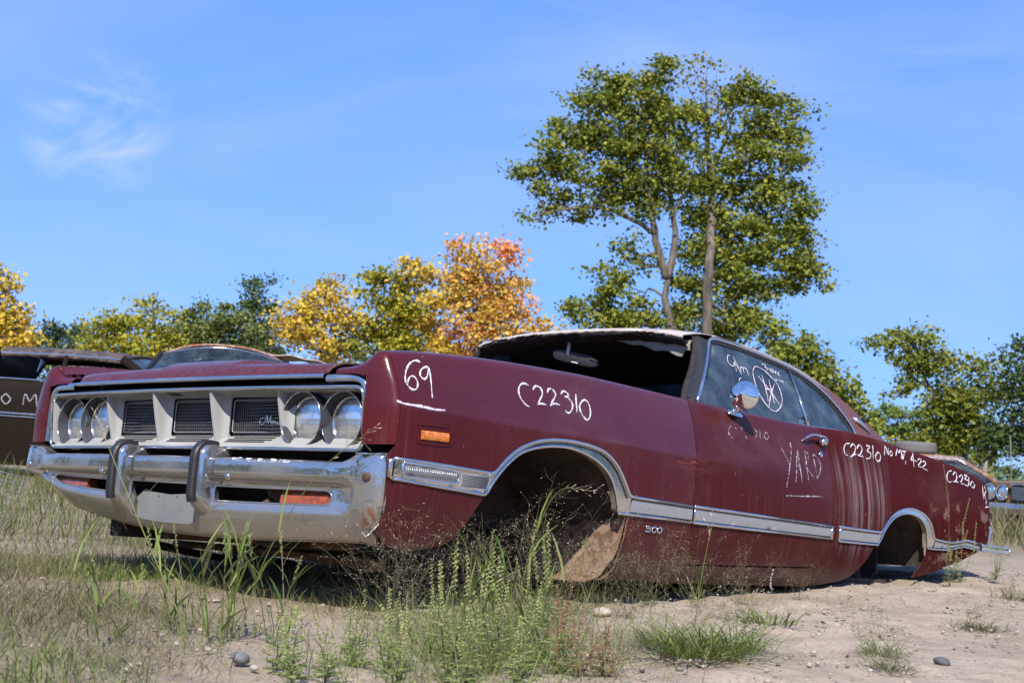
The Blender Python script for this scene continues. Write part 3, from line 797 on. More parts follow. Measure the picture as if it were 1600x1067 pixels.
def side_panels(sgn):
    fn = lambda a, b: side_xyz(a, b, 0.0, sgn)
    o = (0, sgn, 0.3)
    kw = dict(sa=0.035, sb=0.022, thick=0.003, out=o, brows=TROWS)
    fend = [(-0.86, 0.0), (0.99, 0.0), (0.99, 3.4 / 16)] + uzs([(u - g, z) for u, z in SEAM_F]) + uzs([(0.95 - g, 0.216), (0.445, 0.222), (0.445, 0.30), (0.447, 0.40), (0.447, 0.468)]) \
        + uzs(FA[::-1]) + uzs([(-0.499, 0.386), (-0.53, 0.340), (-0.58, 0.310), (-0.731, 0.282), (-0.83, 0.295), (-0.885, 0.33), (-0.895, 0.58), (-0.875, 0.602), (-0.862, 0.615)])
    if sgn < 0:
        fend = fend[:-8] + uzs([(-0.499, 0.386), (-0.55, 0.55), (-0.80, 0.605)]) + fend[-1:]
    hl = []
    if sgn > 0:
        hl = [uzs([(-0.766, 0.668), (-0.640, 0.671), (-0.638, 0.638), (-0.764, 0.635)])]
    patch('front_fender', fend, fn, M['paint'], car, holes=hl, **kw)
    door = [(0.997, 0.0), (2.20, 0.0), (2.215, 3.2 / 16)] + uzs([(u - g, z) for u, z in SEAM_R]) + uzs([(0.95 + g, 0.297)]) + uzs([(u + g, z) for u, z in SEAM_F[::-1][1:]]) + [(0.997, 3.4 / 16)]
    d = patch('door', door, fn, M['paint_door'], car, **kw)
    rk = uzs([(0.953, 0.291), (2.118, 0.313), (2.118, 0.226), (1.5, 0.217), (0.953, 0.2145)])
    patch('rocker_panel', rk, fn, M['paint_door'], car, lift=-0.002, **kw)
    qt = [(2.207, 0.0), (3.775, 0.0)] + uzs([(3.775, 0.95), (3.765, 0.8), (3.76, 0.70), (3.77, 0.52), (3.775, 0.366), (3.62, 0.338), (3.50, 0.318), (3.34, 0.300), (3.36, 0.325), (3.42, 0.37), (3.452, 0.43)]) + uzs(RA[::-1]) \
        + uzs([(2.765, 0.455), (2.70, 0.377), (2.63, 0.325), (2.56, 0.287), (2.46, 0.262), (2.34, 0.247), (2.124, 0.2285), (2.124, 0.316)]) + uzs([(u + g, z) for u, z in SEAM_R[::-1][1:]]) + [(2.222, 3.2 / 16)]
    patch('quarter_panel', qt, fn, M['paint_q'], car, **kw)
    qe = [(3.782, 0.0), (4.60, 0.0)] + uzs([(4.60, 0.86), (4.57, 0.80), (4.555, 0.70), (4.55, 0.52), (4.31, 0.478), (3.99, 0.408), (3.782, 0.371), (3.777, 0.52), (3.767, 0.70), (3.772, 0.8), (3.782, 0.95)])
    patch('quarter_extension', qe, fn, M['paint_q'], car, **kw)
    # rusted seam between the two
    mb = MB()
    mb.tube([side_xyz(u, t_of_z(u, z), -0.001, sgn) for u, z in [(3.779, 0.955), (3.768, 0.8), (3.7635, 0.70), (3.7735, 0.52), (3.7785, 0.372)]], 0.0058, 6)
    mb.tube([side_xyz(u + 0.026, t_of_z(u + 0.026, z), -0.001, sgn) for u, z in [(3.768, 0.80), (3.7635, 0.70), (3.7735, 0.52), (3.7785, 0.40)]], 0.0028, 6)
    mb.build('body_seam', M['rust'], car, smooth=True)
    # nose cap in front of the fender seam
    def nose(a, b):
        v, z = side_vz(-0.864, b)
        th = min(max(a, 0.0), 1.0) * math.pi / 2
        vr = 0.862
        if v > vr: v = vr + (v - vr) * math.cos(th)
        gz = min(max((z - 0.80) / 0.09, 0), 1); gz = gz * gz * (3 - 2 * gz)
        z = z - gz * (1 - math.cos(th)) * (z - 0.828) - (0.004 if z < 0.75 else 0) * math.sin(th)
        return (0.864 + 0.036 * math.sin(th), v * sgn, z)
    nb = t_of_z(-0.864, 0.612)
    patch('fender_nose', [(0.0, 0.0), (0.0, nb), (1.0, nb), (1.0, 0.0)], nose, M['paint'], car, sa=0.07, sb=0.02, thick=0.003, out=(1, sgn, 0.3), brows=TROWS)
    # black sheet added behind the panels so the gaps look unlit
    inn = lambda a, b: side_xyz(a, b, -0.03, sgn)
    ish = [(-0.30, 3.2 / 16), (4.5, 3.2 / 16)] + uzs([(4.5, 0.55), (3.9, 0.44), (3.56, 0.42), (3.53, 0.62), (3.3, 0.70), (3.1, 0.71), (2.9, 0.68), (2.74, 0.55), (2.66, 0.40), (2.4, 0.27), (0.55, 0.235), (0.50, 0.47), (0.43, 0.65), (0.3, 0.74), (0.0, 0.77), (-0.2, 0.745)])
    patch('dark_gap_backing', ish, inn, M['black'], car, sa=0.12, sb=0.06, thick=0.002, out=o)
    return d
door_left = side_panels(1)
side_panels(-1)

# ---- hood, hood trim, dark gap
def hood_z(u, v):
    a = abs(v)
    uf = -0.925 + 0.06 * v * v
    s = u - uf
    z = crs(s, [0.0, 0.015, 0.05, 0.12, 0.30, 0.8, 1.4, 1.9], [0.836, 0.862, 0.884, 0.897, 0.912, 0.938, 0.955, 0.962])
    z -= 0.016 * (a / 0.7) ** 2 * min(1, s * 8)
    bl = min(max((0.215 - a) / 0.03, 0), 1); bl = bl * bl * (3 - 2 * bl)
    z += 0.018 * bl * min(max((s - 0.03) / 0.08, 0), 1)
    return z
def hood_fn(a, b):
    return (-a, b, hood_z(a, b))
def hfn2(s, v):
    u = -0.925 + 0.06 * v * v + s
    return (-u, v, hood_z(u, v))
cols = [0, 0.006, 0.012, 0.02, 0.03, 0.042, 0.055, 0.075, 0.10, 0.13, 0.17, 0.22, 0.3, 0.4, 0.5, 0.7, 0.9, 1.1, 1.3, 1.5, 1.7, 1.83]
vr_ = [i * 0.04 - 0.72 for i in range(37)] + [-0.213, -0.205, -0.195, -0.187, 0.213, 0.205, 0.195, 0.187]
patch('hood', [(0.0, -0.675), (0.0, 0.675), (0.03, 0.690), (0.09, 0.715), (0.2, 0.725), (1.83, 0.725), (1.83, -0.725), (0.2, -0.725), (0.09, -0.715), (0.03, -0.69)],
      hfn2, M['paint_hood'], car, sa=0.05, sb=0.05, thick=0.006, out=(0.2, 0, 1), acols=cols, brows=vr_)
mb = MB()
vs = np.linspace(-0.742, 0.676, 40)
P = []
for v in vs:
    u0 = -0.925 + 0.06 * v * v
    P.append([L3(u0 + 0.012, v, 0.822), L3(u0 - 0.006, v, 0.8225), L3(u0 - 0.012, v, 0.827), L3(u0 - 0.008, v, 0.836), L3(u0 + 0.004, v, 0.841), L3(u0 + 0.012, v, 0.836)])
mb.grid(P, closed_v=True)
mb.build('hood_trim', M['chrome'], car, smooth=True)
# turned-up rusty hood edge by the cut line
mb = MB()
mb.tube([hfn2(s, v) for s, v in smoothpath([(0.002, 0.680), (0.02, 0.692), (0.06, 0.708), (0.13, 0.722), (0.3, 0.728), (0.8, 0.728)], 6)], 0.005, 6)
mb.build('hood_edge', M['rust'], car, smooth=True)
# black panels added behind grille and hood gap to keep them dark
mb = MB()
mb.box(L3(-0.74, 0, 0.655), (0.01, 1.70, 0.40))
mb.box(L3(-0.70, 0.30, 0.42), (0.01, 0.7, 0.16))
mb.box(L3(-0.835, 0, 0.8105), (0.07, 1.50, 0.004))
mb.build('dark_backing_panel', M['black'], car)

def gfront(v, z):
    """front plane of the grille surround"""
    return -0.928 - 0.018 * (z - 0.59) / 0.2 + 0.07 * v * v
# ---- corner trims
for s in (1, -1):
    path = smoothpath([(0.690, 0.8225), (0.76, 0.823), (0.815, 0.821), (0.845, 0.807), (0.8585, 0.78), (0.8635, 0.74), (0.866, 0.68), (0.868, 0.612)], 6)
    mb = MB(); P = []
    n = len(path)
    for i, (v, z) in enumerate(path):
        a = path[max(i - 1, 0)]; b = path[min(i + 1, n - 1)]
        tx, tz = b[0] - a[0], b[1] - a[1]; l = math.hypot(tx, tz); nx, nz_ = -tz / l, tx / l   # towards outside (up / right)
        u0 = -0.925 + 0.05 * v * v
        row = []
        for o_, d_ in ((-0.013, 0.02), (-0.012, -0.006), (-0.006, -0.010), (0.003, -0.008), (0.012, 0.0), (0.013, 0.02)):
            row.append(L3(u0 + d_, (v - nx * o_ * -1) * s, z + nz_ * o_))
        P.append(row)
    mb.grid(P)
    mb.build('grille_corner_trim', M['chrome'], car, smooth=True)

# ---- grille assembly
def rrect(v0, v1, z0, z1, r, n=5):
    out = []
    for cx, cz, a0 in ((v1 - r, z1 - r, 0), (v0 + r, z1 - r, 90), (v0 + r, z0 + r, 180), (v1 - r, z0 + r, 270)):
        for i in range(n + 1):
            a = R_(a0 + 90 * i / n); out.append((cx + r * math.cos(a), cz + r * math.sin(a)))
    return out
fr = densify(rrect(-0.852, 0.852, 0.589, 0.793, 0.034), 0.05, 0.05)
mb = MB()
k = len(fr); P = []
for i in range(k):
    v, z = fr[i]; a = fr[i - 1]; b = fr[(i + 1) % k]
    tx, tz = b[0] - a[0], b[1] - a[1]; l = math.hypot(tx, tz); nx, nz_ = tz / l, -tx / l
    u0 = gfront(v, z)
    P.append([L3(u0 + d_, v + nx * o_, z + nz_ * o_) for o_, d_ in ((0.005, 0.03), (0.005, 0.0), (0.002, -0.005), (-0.004, -0.005), (-0.007, 0.002), (-0.007, 0.03))])
mb.grid(P, closed_u=True)
grille = mb.build('grille_surround', M['chrome'], car, smooth=True)
def gback(v): return -0.868 + 0.07 * v * v
# housing: ceiling, floor and ends
mb = MB()
vs = np.linspace(-0.84, 0.84, 57)
mb.grid([[L3(gfront(v, 0.785) + 0.004, v, 0.7865), L3(gfront(v, 0.785) + 0.03, v, 0.781), L3(gback(v), v, 0.776)] for v in vs])
mb.grid([[L3(gfront(v, 0.595) + 0.003, v, 0.5955), L3(gfront(v, 0.595) + 0.012, v, 0.603), L3(gfront(v, 0.595) + 0.035, v, 0.616), L3(gback(v) - 0.002, v, 0.632)] for v in vs])
for s in (1, -1):
    mb.grid([[L3(gfront(0.845, z) + 0.004, s * 0.844, z), L3(gfront(0.845, z) + 0.02, s * 0.838, z), L3(gback(0.83), s * 0.828, z)] for z in np.linspace(0.60, 0.785, 6)])
mb.build('grille_housing', M['silver'], car, smooth='auto', weld=True)
opens = [(-0.440, -0.188), (-0.128, 0.128), (0.188, 0.440)]
holes = []
for a, b in opens:
    holes.append(rrect(a - 0.004, b + 0.004, 0.6355, 0.7715, 0.012, 3))
for s in (-1, 1):
    for c in (0.563, 0.737):
        holes.append([(s * c + 0.084 * math.cos(2 * math.pi * i / 24), 0.690 + 0.084 * math.sin(2 * math.pi * i / 24)) for i in range(24)])
patch('grille_back_panel', [(-0.838, 0.622), (0.838, 0.622), (0.838, 0.781), (-0.838, 0.781)], lambda a, b: L3(gback(a) + (0.012 if abs(a) > 0.47 else 0), a, b), M['silver'], car, sa=0.03, sb=0.03, holes=holes, thick=0.006, out=(1, 0, 0))
# fins
for v0 in (-0.470, -0.157, 0.157, 0.470):
    mb = MB(); P = []
    for q in (0.0, 0.10, 0.35, 0.65, 0.85, 1.0):
        hw = ip(q, [0, 0.10, 0.35, 0.65, 0.85, 1.0], [0.0035, 0.0065, 0.0085, 0.0125, 0.020, 0.031])
        row = []
        for z in np.linspace(0, 1, 7):
            zz = 0.6145 + z * 0.171 if q > 0.5 else 0.603 + z * 0.1825
            ut = gfront(v0, zz) + 0.003 + (0.014 if abs(v0) > 0.3 else 0.0) + 0.030 * (1 - z) ** 1.3
            ub = gback(v0) - 0.001
            row.append((ut + (ub - ut) * q, hw, zz))
        P.append(row)
    left = [[L3(u, v0 - hw, z) for u, hw, z in row] for row in P]
    right = [[L3(u, v0 + hw, z) for u, hw, z in row] for row in P]
    mb.grid(left[::-1] + right)
    mb.build('grille_fin', M['silver'], car, smooth='auto')
# wire mesh in each opening
for a, b in opens:
    mb = MB()
    n = 23
    for i in range(n + 1):
        v = a + 0.006 + (b - a - 0.012) * i / n
        mb.box(L3(gback(v) + 0.016, v, 0.7035), (0.004, 0.0022, 0.136))
    for i in range(12):
        z = 0.640 + 0.127 * i / 11
        mb.box(L3(gback((a + b) / 2) + 0.014, (a + b) / 2, z), (0.004, b - a - 0.004, 0.0022), Matrix.Rotation(-math.atan(0.14 * (a + b) / 2), 3, 'Z'))
    gm = mb.build('grille_mesh', M['grille_wire'], car)
    fr2 = rrect(a + 0.005, b - 0.005, 0.650, 0.7615, 0.008, 3)
    mb = MB(); mb.tube([L3(gback(v) + 0.009, v, z) for v, z in fr2 + fr2[:1]], 0.0026, 5)
    mb.build('mesh_frame', M['bezel_line'], gm, smooth=True)
    mb = MB(); mb.box(L3(gback((a + b) / 2) + 0.05, (a + b) / 2, 0.705), (0.004, b - a + 0.03, 0.16)); mb.build('mesh_backing', M['black'], gm)
    # three drain slots in the floor under the opening
    c = (a + b) / 2
    for q, (wd, dd) in enumerate(((0.22, 0.054), (0.235, 0.042), (0.21, 0.030))):
        mb = MB()
        zs = [ip(dd, [0.012, 0.035, 0.0585], [0.603, 0.616, 0.632]) + 0.0016]
        vv = np.linspace(c - wd / 2 + 0.02 - q * 0.012, c + wd / 2 - q * 0.012, 5)
        mb.grid([[L3(gfront(v, 0.595) + dd - 0.0035, v, zs[0] - 0.0022), L3(gfront(v, 0.595) + dd + 0.0035, v, zs[0] + 0.0022)] for v in vv])
        mb.build('drain_slot', M['black'], car)
mb = MB(); mb.grid([[L3(gfront(v, 0.785) + 0.018, v, 0.7825), L3(gfront(v, 0.785) + 0.042, v + 0.012, 0.7765)] for v in (-0.105, -0.04)]); mb.build('latch_hole', M['black'], car)
# script on the driver's opening
def on_mesh(v, z): return L3(gback(v) + 0.004, v, z)
scr = [[(0.352, 0.699), (0.338, 0.699), (0.329, 0.690), (0.333, 0.680), (0.343, 0.678), (0.352, 0.684), (0.356, 0.696), (0.362, 0.708), (0.364, 0.680)],
       [(0.364, 0.706), (0.371, 0.682), (0.379, 0.707), (0.381, 0.681)],
       [(0.381, 0.681), (0.387, 0.690), (0.392, 0.686), (0.388, 0.679), (0.384, 0.684), (0.394, 0.689), (0.396, 0.679), (0.401, 0.690), (0.405, 0.679), (0.411, 0.688), (0.407, 0.680), (0.413, 0.684), (0.414, 0.678), (0.424, 0.688), (0.419, 0.682), (0.425, 0.678), (0.433, 0.687), (0.429, 0.680), (0.436, 0.684)]]
mb = MB()
for s in scr: mb.tube([on_mesh(v + 0.002, z) for v, z in smoothpath(s, 5)], 0.0014, 5)
mb.build('script_badge', M['chrome_clean'], car, smooth=True)

# ---- headlights
def lathe(mb, cen, prof, n=32, axis='x'):
    P = []
    for i in range(n):
        a = 2 * math.pi * i / n
        P.append([(cen[0] + x, cen[1] + r * math.cos(a), cen[2] + r * math.sin(a)) for x, r in prof])
    mb.grid(P, closed_u=True)
    return mb
for s in (-1, 1):
    for c in (0.563, 0.737):
        ub = gback(c) - 0.016
        cen = L3(ub, s * c, 0.690)
        mb = MB(); lathe(mb, cen, [(-0.03, 0.078), (-0.024, 0.0800), (-0.004, 0.0835), (0.020, 0.0895), (0.0245, 0.0915), (0.0245, 0.0935), (0.020, 0.0945), (-0.030, 0.0915)])
        hl = mb.build('headlight', M['bezel'], car, smooth='auto')
        mb = MB(); P = []
        lathe(mb, cen, [(-0.0045, 0.0005), (-0.005, 0.02), (-0.007, 0.042), (-0.011, 0.062), (-0.017, 0.0785)])
        mb.build('lens', M['lens'], hl, smooth=True, weld=True)
        mb = MB(); mb.tube([(cen[0] - 0.0155, cen[1] + 0.0795 * math.cos(a), cen[2] + 0.0795 * math.sin(a)) for a in np.linspace(0, 2 * math.pi, 33)], 0.0030, 6, cap=False)
        mb.build('retaining_ring', M['chrome'], hl, smooth=True)
        mb = MB(); mb.tube([(cen[0] + 0.0245, cen[1] + 0.0925 * math.cos(a), cen[2] + 0.0925 * math.sin(a)) for a in np.linspace(0, 2 * math.pi, 41)], 0.0018, 6, cap=False)
        mb.build('rim', M['chrome'], hl, smooth=True)

# ---- front bumper
PLAN = smoothpath([(0.0, -1.002), (0.20, -0.999), (0.34, -0.992), (0.60, -0.965), (0.75, -0.942), (0.83, -0.926), (0.865, -0.921), (0.90, -0.918), (0.935, -0.911), (0.956, -0.902), (0.968, -0.890), (0.972, -0.880), (0.966, -0.872)], 6)
PW = [0.0]
for i in range(1, len(PLAN)): PW.append(PW[-1] + math.dist(PLAN[i], PLAN[i - 1]))
PV_ = [p[0] for p in PLAN]; PU_ = [p[1] for p in PLAN]
BA = [(0.11, 0.560), (0.012, 0.556), (0.003, 0.551), (0.0, 0.543), (0.0, 0.497), (0.006, 0.488), (0.024, 0.481), (0.026, 0.468), (0.024, 0.41), (0.018, 0.397), (0.016, 0.38), (0.024, 0.355), (0.042, 0.325), (0.058, 0.301), (0.070, 0.295), (0.085, 0.307)]
BB = [(0.11, 0.585), (0.018, 0.588), (0.004, 0.580), (0.0, 0.570), (-0.004, 0.52), (-0.004, 0.49), (-0.003, 0.47), (-0.002, 0.45), (0.0, 0.41), (0.004, 0.39), (0.010, 0.37), (0.020, 0.345), (0.035, 0.322), (0.050, 0.301), (0.060, 0.295), (0.072, 0.307)]
ZB = ([-1.0, -0.89, -0.76, -0.65, -0.5, -0.33, -0.135, 0.0, 0.28, 0.57, 0.71, 0.87, 0.93, 0.96, 1.0], [0.49, 0.46, 0.41, 0.367, 0.342, 0.322, 0.303, 0.294, 0.291, 0.297, 0.303, 0.308, 0.301, 0.325, 0.36])
def bump_pt(w, kk, inw=0.0):
    s = 1 if w >= 0 else -1
    a = min(abs(w), PW[-1])
    v = ip(a, PW, PV_); u = ip(a, PW, PU_)
    e = 0.004
    dv = ip(min(a + e, PW[-1]), PW, PV_) - ip(max(a - e, 0), PW, PV_); du = ip(min(a + e, PW[-1]), PW, PU_) - ip(max(a - e, 0), PW, PU_)
    if a < e: du, dv = 0, 1
    l = math.hypot(dv, du); nv, nu = -du / l, dv / l      # inward normal (towards +u)
    b = min(max((v - 0.80) / 0.07, 0), 1); b = b * b * (3 - 2 * b)
    i = min(max(int(kk), 0), 14); f = kk - i
    f = min(max(f, 0), 1)
    oa = BA[i][0] + (BA[i + 1][0] - BA[i][0]) * f; za = BA[i][1] + (BA[i + 1][1] - BA[i][1]) * f
    ob = BB[i][0] + (BB[i + 1][0] - BB[i][0]) * f; zb_ = BB[i][1] + (BB[i + 1][1] - BB[i][1]) * f
    off = oa + (ob - oa) * b; z = za + (zb_ - za) * b
    # scalloped valley just inboard of the corner
    off += 0.010 * math.exp(-((v - 0.845) / 0.025) ** 2) * (1 if z < 0.57 else 0.5)
    zb = crs(v * s, *ZB)
    if z < 0.50: z = 0.50 - (0.50 - z) * (0.50 - zb) / 0.205
    z += -0.008 * v * s
    off += inw
    return L3(u + nu * off, s * (v + nv * off * (-1 if False else 1)), z)
def wv(v): return (1 if v >= 0 else -1) * ip(abs(v), PV_[:54], PW[:54])
KR = sorted(set([i + j / 3.0 for i in range(15) for j in range(3)]))
def kround(v0, v1, k0, k1, r0, r1, n=6):
    out = []
    h = (k1 - k0) / 2; c = (k0 + k1) / 2
    for i in range(n + 1):
        a = R_(-90 + 180 * i / n); out.append((wv(v1 - r1 + r1 * math.cos(a)), c + h * math.sin(a)))
    for i in range(n + 1):
        a = R_(90 + 180 * i / n); out.append((wv(v0 + r0 + r0 * math.cos(a)), c + h * math.sin(a)))
    return out
WM = PW[-1]
bh = [kround(0.268, 0.772, 7.12, 7.97, 0.006, 0.028), kround(-0.735, -0.262, 7.12, 7.97, 0.05, 0.006),
      [(wv(-0.182), 7.1), (wv(0.182), 7.1), (wv(0.186), 10.5), (wv(0.175), 11.6), (wv(0.13), 11.9), (wv(-0.13), 11.9), (wv(-0.175), 11.6), (wv(-0.186), 10.5)]]
bumper = patch('front_bumper', [(-WM, 0.02), (WM, 0.02), (WM, 14.9), (-WM, 14.9)], lambda a, b: bump_pt(a, b), M['bumper'], car, sa=0.022, sb=0.34, holes=bh, thick=0.004, out=(1, 0, 0.05), brows=[k + 0.02 for k in KR][1:-1])
# lips round the slots
for h in bh[:2]:
    hs = densify(h, 0.03, 0.2)
    mb = MB(); P = []
    for a, b in hs:
        P.append([bump_pt(a, b, -0.001), bump_pt(a, b, 0.008), bump_pt(a, b, 0.022)])
    mb.grid(P, closed_u=True)
    mb.tube([bump_pt(a, b, 0.0005) for a, b in hs + hs[:1]], 0.0032, 6, cap=False)
    mb.build('slot_lip', M['bumper'], bumper, smooth=True, fix=False)
mb = MB()
mb.grid([[bump_pt(wv(v), 6.6, 0.10), bump_pt(wv(v), 7.5, 0.11), bump_pt(wv(v), 12.0, 0.07)] for v in np.linspace(-0.80, 0.80, 30)])
mb.build('bumper_backing', M['black'], car)
# rusty bracket seen in the driver's slot
mb = MB(); mb.box(bump_pt(wv(0.50), 7.6, 0.07), (0.03, 0.06, 0.09), Matrix.Rotation(0.5, 3, 'X')); mb.box(bump_pt(wv(0.47), 7.9, 0.045), (0.02, 0.04, 0.014), Matrix.Rotation(0.5, 3, 'X'))
mb.build('bumper_bracket', M['rust'], car)
# amber signals
for s, v0, v1 in ((1, 0.555, 0.800), (-1, -0.80, -0.50)):
    mb = MB(); P = []
    for v in np.linspace(v0, v1, 12):
        P.append([bump_pt(wv(v), q, o_) for q, o_ in ((6.95, 0.055), (7.08, 0.026), (7.5, 0.014), (7.90, 0.011), (8.2, 0.022), (8.3, 0.06))])
    mb.grid(P, closed_v=True)
    e0 = [bump_pt(wv(v0), q, o_) for q, o_ in ((6.95, 0.055), (7.08, 0.026), (7.5, 0.014), (7.90, 0.011), (8.2, 0.022), (8.3, 0.06))]
    mb.add(e0, [tuple(range(6))])
    e1 = [bump_pt(wv(v1), q, o_) for q, o_ in ((6.95, 0.055), (7.08, 0.026), (7.5, 0.014), (7.90, 0.011), (8.2, 0.022), (8.3, 0.06))]
    mb.add(e1, [tuple(range(6))])
    mb.build('turn_signal', M['amber_red'], car, smooth='auto', weld=True)
# number-plate bracket
patch('plate_bracket', [(-0.16, 0.335), (-0.12, 0.325), (0.19, 0.325), (0.20, 0.352), (0.20, 0.432), (0.10, 0.428), (0.0, 0.423), (-0.10, 0.431), (-0.14, 0.440), (-0.18, 0.41)],
      lambda a, b: L3(-0.945 + 0.10 * (b - 0.38) - (0.004 if abs(a) < 0.19 else 0), a, b), M['zinc'], car, sa=0.03, sb=0.02, thick=0.003, out=(1, 0, 0),
      holes=[[(x + 0.004 * math.cos(a), 0.415 + 0.004 * math.sin(a)) for a in np.linspace(0, 2 * math.pi, 8)[:-1]] for x in (-0.06, 0.04)])
# guards
for v0 in (-0.222, 0.222):
    prof = smoothpath([(-0.90, 0.585), (-0.955, 0.594), (-1.000, 0.592), (-1.020, 0.574), (-1.026, 0.545), (-1.026, 0.43), (-1.018, 0.402), (-0.99, 0.375), (-0.95, 0.345), (-0.905, 0.318)], 4)
    back = [(-0.885, 0.345), (-0.93, 0.39), (-0.955, 0.44), (-0.955, 0.53), (-0.93, 0.56), (-0.90, 0.565)]
    mb = MB()
    n = len(prof)
    def hw(z): return 0.031 if z > 0.42 else 0.031 + (0.42 - z) * 0.12
    P = []
    for i, (u, z) in enumerate(prof):
        h = hw(z)
        q = i / (n - 1)
        k_ = min(int(q * (len(back) - 1)), len(back) - 2); f = q * (len(back) - 1) - k_
        bu, bz = back[::-1][k_][0] + (back[::-1][k_ + 1][0] - back[::-1][k_][0]) * f, back[::-1][k_][1] + (back[::-1][k_ + 1][1] - back[::-1][k_][1]) * f
        mu, mz = u + (bu - u) * 0.16, z + (bz - z) * 0.16
        P.append([L3(bu, v0 - h, bz), L3(mu, v0 - h, mz), L3(u, v0 - h * 0.72, z), L3(u, v0 + h * 0.72, z), L3(mu, v0 + h, mz), L3(bu, v0 + h, bz)])
    mb.grid(P)
    gd = mb.build('bumper_guard', M['bumper'], bumper, smooth=True)
    mb = MB(); P = []
    front = smoothpath([(-0.945, 0.597), (-0.985, 0.599), (-1.012, 0.590), (-1.030, 0.566), (-1.034, 0.53), (-1.034, 0.43), (-1.028, 0.400)], 5)
    n = len(front)
    for i, (u, z) in enumerate(front):
        a = front[max(i - 1, 0)]; b = front[min(i + 1, n - 1)]
        tu, tz = b[0] - a[0], b[1] - a[1]; l = math.hypot(tu, tz); nu, nz_ = tz / l, -tu / l    # pointing outward (forward / up)
        row = []
        for dv, d_ in ((-0.016, -0.012), (-0.016, 0.006), (-0.010, 0.012), (0.010, 0.012), (0.016, 0.006), (0.016, -0.012)):
            row.append(L3(u + nu * d_, v0 + dv, z + nz_ * d_))
        P.append(row)
    mb.grid(P); mb.add(P[0], [tuple(range(6))]); mb.add(P[-1], [tuple(range(6))])
    mb.build('rubber_strip', M['rubber'], bumper, smooth='auto', weld=True)
for v0, kk, r in ((-0.345, 4.55, 0.013), (0.345, 4.55, 0.013), (0.915, 4.3, 0.016), (-0.915, 4.3, 0.016)):
    c = bump_pt(wv(v0), kk)
    mb = MB(); lathe(mb, (c[0], c[1], c[2]), [(0.007, 0.0004), (0.0065, r * 0.5), (0.004, r * 0.85), (0.0, r), (-0.004, r)], 16)
    mb.build('bumper_bolt', M['chrome'] if v0 != 0.915 else M['rust'], bumper, smooth=True, weld=True)

# ---- wheelhouses
def wheelhouse(c, rx, rz, z0, v_in, v_out, a0, a1, mat, name='wheelhouse', n=22, bulge=0.0):
    mb = MB(); P = []
    for i in range(n + 1):
        a = R_(a0 + (a1 - a0) * i / n)
        u, z = c + rx * math.cos(a), z0 + rz * math.sin(a)
        P.append([L3(u, v, z + bulge * math.sin((v - v_in) / (v_out - v_in) * math.pi)) for v in np.linspace(v_in, v_out, 6)])
    mb.grid(P)
    inner = [P[i][0] for i in range(n + 1)]
    mb.add(inner, [tuple(range(n + 1))])
    return mb.build(name, mat, car, smooth=True)
for s in (1, -1):
    wheelhouse(0.0, 0.455, 0.43, 0.34, s * 0.46, s * 0.955, 168, 4, M['under'])
    wheelhouse(3.13, 0.40, 0.36, 0.35, s * 0.55, s * 0.955, 178, 2, M['under'])
# dirt-caked splash panel behind the front wheel opening
mb = MB(); P = []
for q, (u, z) in enumerate(smoothpath([(0.452, 0.478), (0.450, 0.42), (0.442, 0.36), (0.425, 0.30), (0.395, 0.245), (0.36, 0.215), (0.33, 0.205)], 4)):
    vo = ip(z, [0.20, 0.23, 0.30, 0.40, 0.48], [0.885, 0.925, 0.956, 0.980, 0.993])
    P.append([L3(u - 0.004 + 0.05 * (vo - v) * 0.3 - 0.004 * math.sin(v * 40 + z * 30), v, z) for v in np.linspace(0.50, vo, 12)])
mb.grid(P)
sp = mb.build('splash_panel', M['rust_dirt'], car, smooth=True)
sm = sp.modifiers.new('thickness', 'SOLIDIFY'); sm.thickness = 0.006
mb = MB()
mb.tube([side_xyz(u, t_of_z(u, z), 0.001) for u, z in smoothpath([(0.446, 0.468), (0.446, 0.40), (0.444, 0.33), (0.436, 0.27), (0.405, 0.228), (0.37, 0.219)], 5)], 0.0045, 6)
mb.build('splash_flange', M['rust'], car, smooth=True)

# ---- side mouldings
def bead(mb, pts, r=0.0065, off=0.003):
    mb.tube([side_xyz(u, t_of_z(u, z), off) for u, z in pts], r, 8, flat=0.8, up=(0, 1, 0.05))
def band(name, top, bot, mat, parent, lift=0.003):
    ol = uzs(top) + uzs(bot[::-1])
    return patch(name, ol, side_xyz, mat, parent, sa=0.03, sb=0.012, thick=0.003, out=(0, 1, 0), lift=lift)
MTf = [(-0.872, 0.566), (-0.746, 0.566), (-0.45, 0.559)] + smoothpath([(-0.412, 0.558), (-0.381, 0.570), (-0.33, 0.615), (-0.266, 0.656), (-0.186, 0.685), (-0.103, 0.702), (0.021, 0.711), (0.151, 0.707), (0.259, 0.691), (0.346, 0.648), (0.401, 0.595), (0.44, 0.550), (0.46, 0.541)], 4) + [(0.485, 0.539), (0.922, 0.533)]
MBf1 = [(-0.872, 0.504), (-0.66, 0.494), (-0.448, 0.485), (-0.430, 0.486)] + FA[1:] + [(0.372, 0.478)]
side_m = None
mb = MB()
bead(mb, MTf); bead(mb, MBf1, 0.0055)
bead(mb, [(0.372, 0.474), (0.448, 0.472), (0.60, 0.471), (0.922, 0.468)], 0.0065)
bead(mb, [(-0.872, 0.566), (-0.885, 0.560), (-0.886, 0.512), (-0.872, 0.504)], 0.0085)
for zt, zb2, ua, ub_ in ((0.533, 0.468, 0.933, 2.236),):
    pass
sidem = mb.build('side_moulding', M['chrome'], car, smooth=True)
archtop = MTf[3:-2]
band('arch_trim', [(-0.420, 0.552)] + [(u, z - 0.004) for u, z in archtop], [(-0.430, 0.490)] + [(u, z + 0.002) for u, z in FA[1:]] + [(0.372, 0.480), (0.450, 0.478)], M['chrome'], sidem, 0.0005)
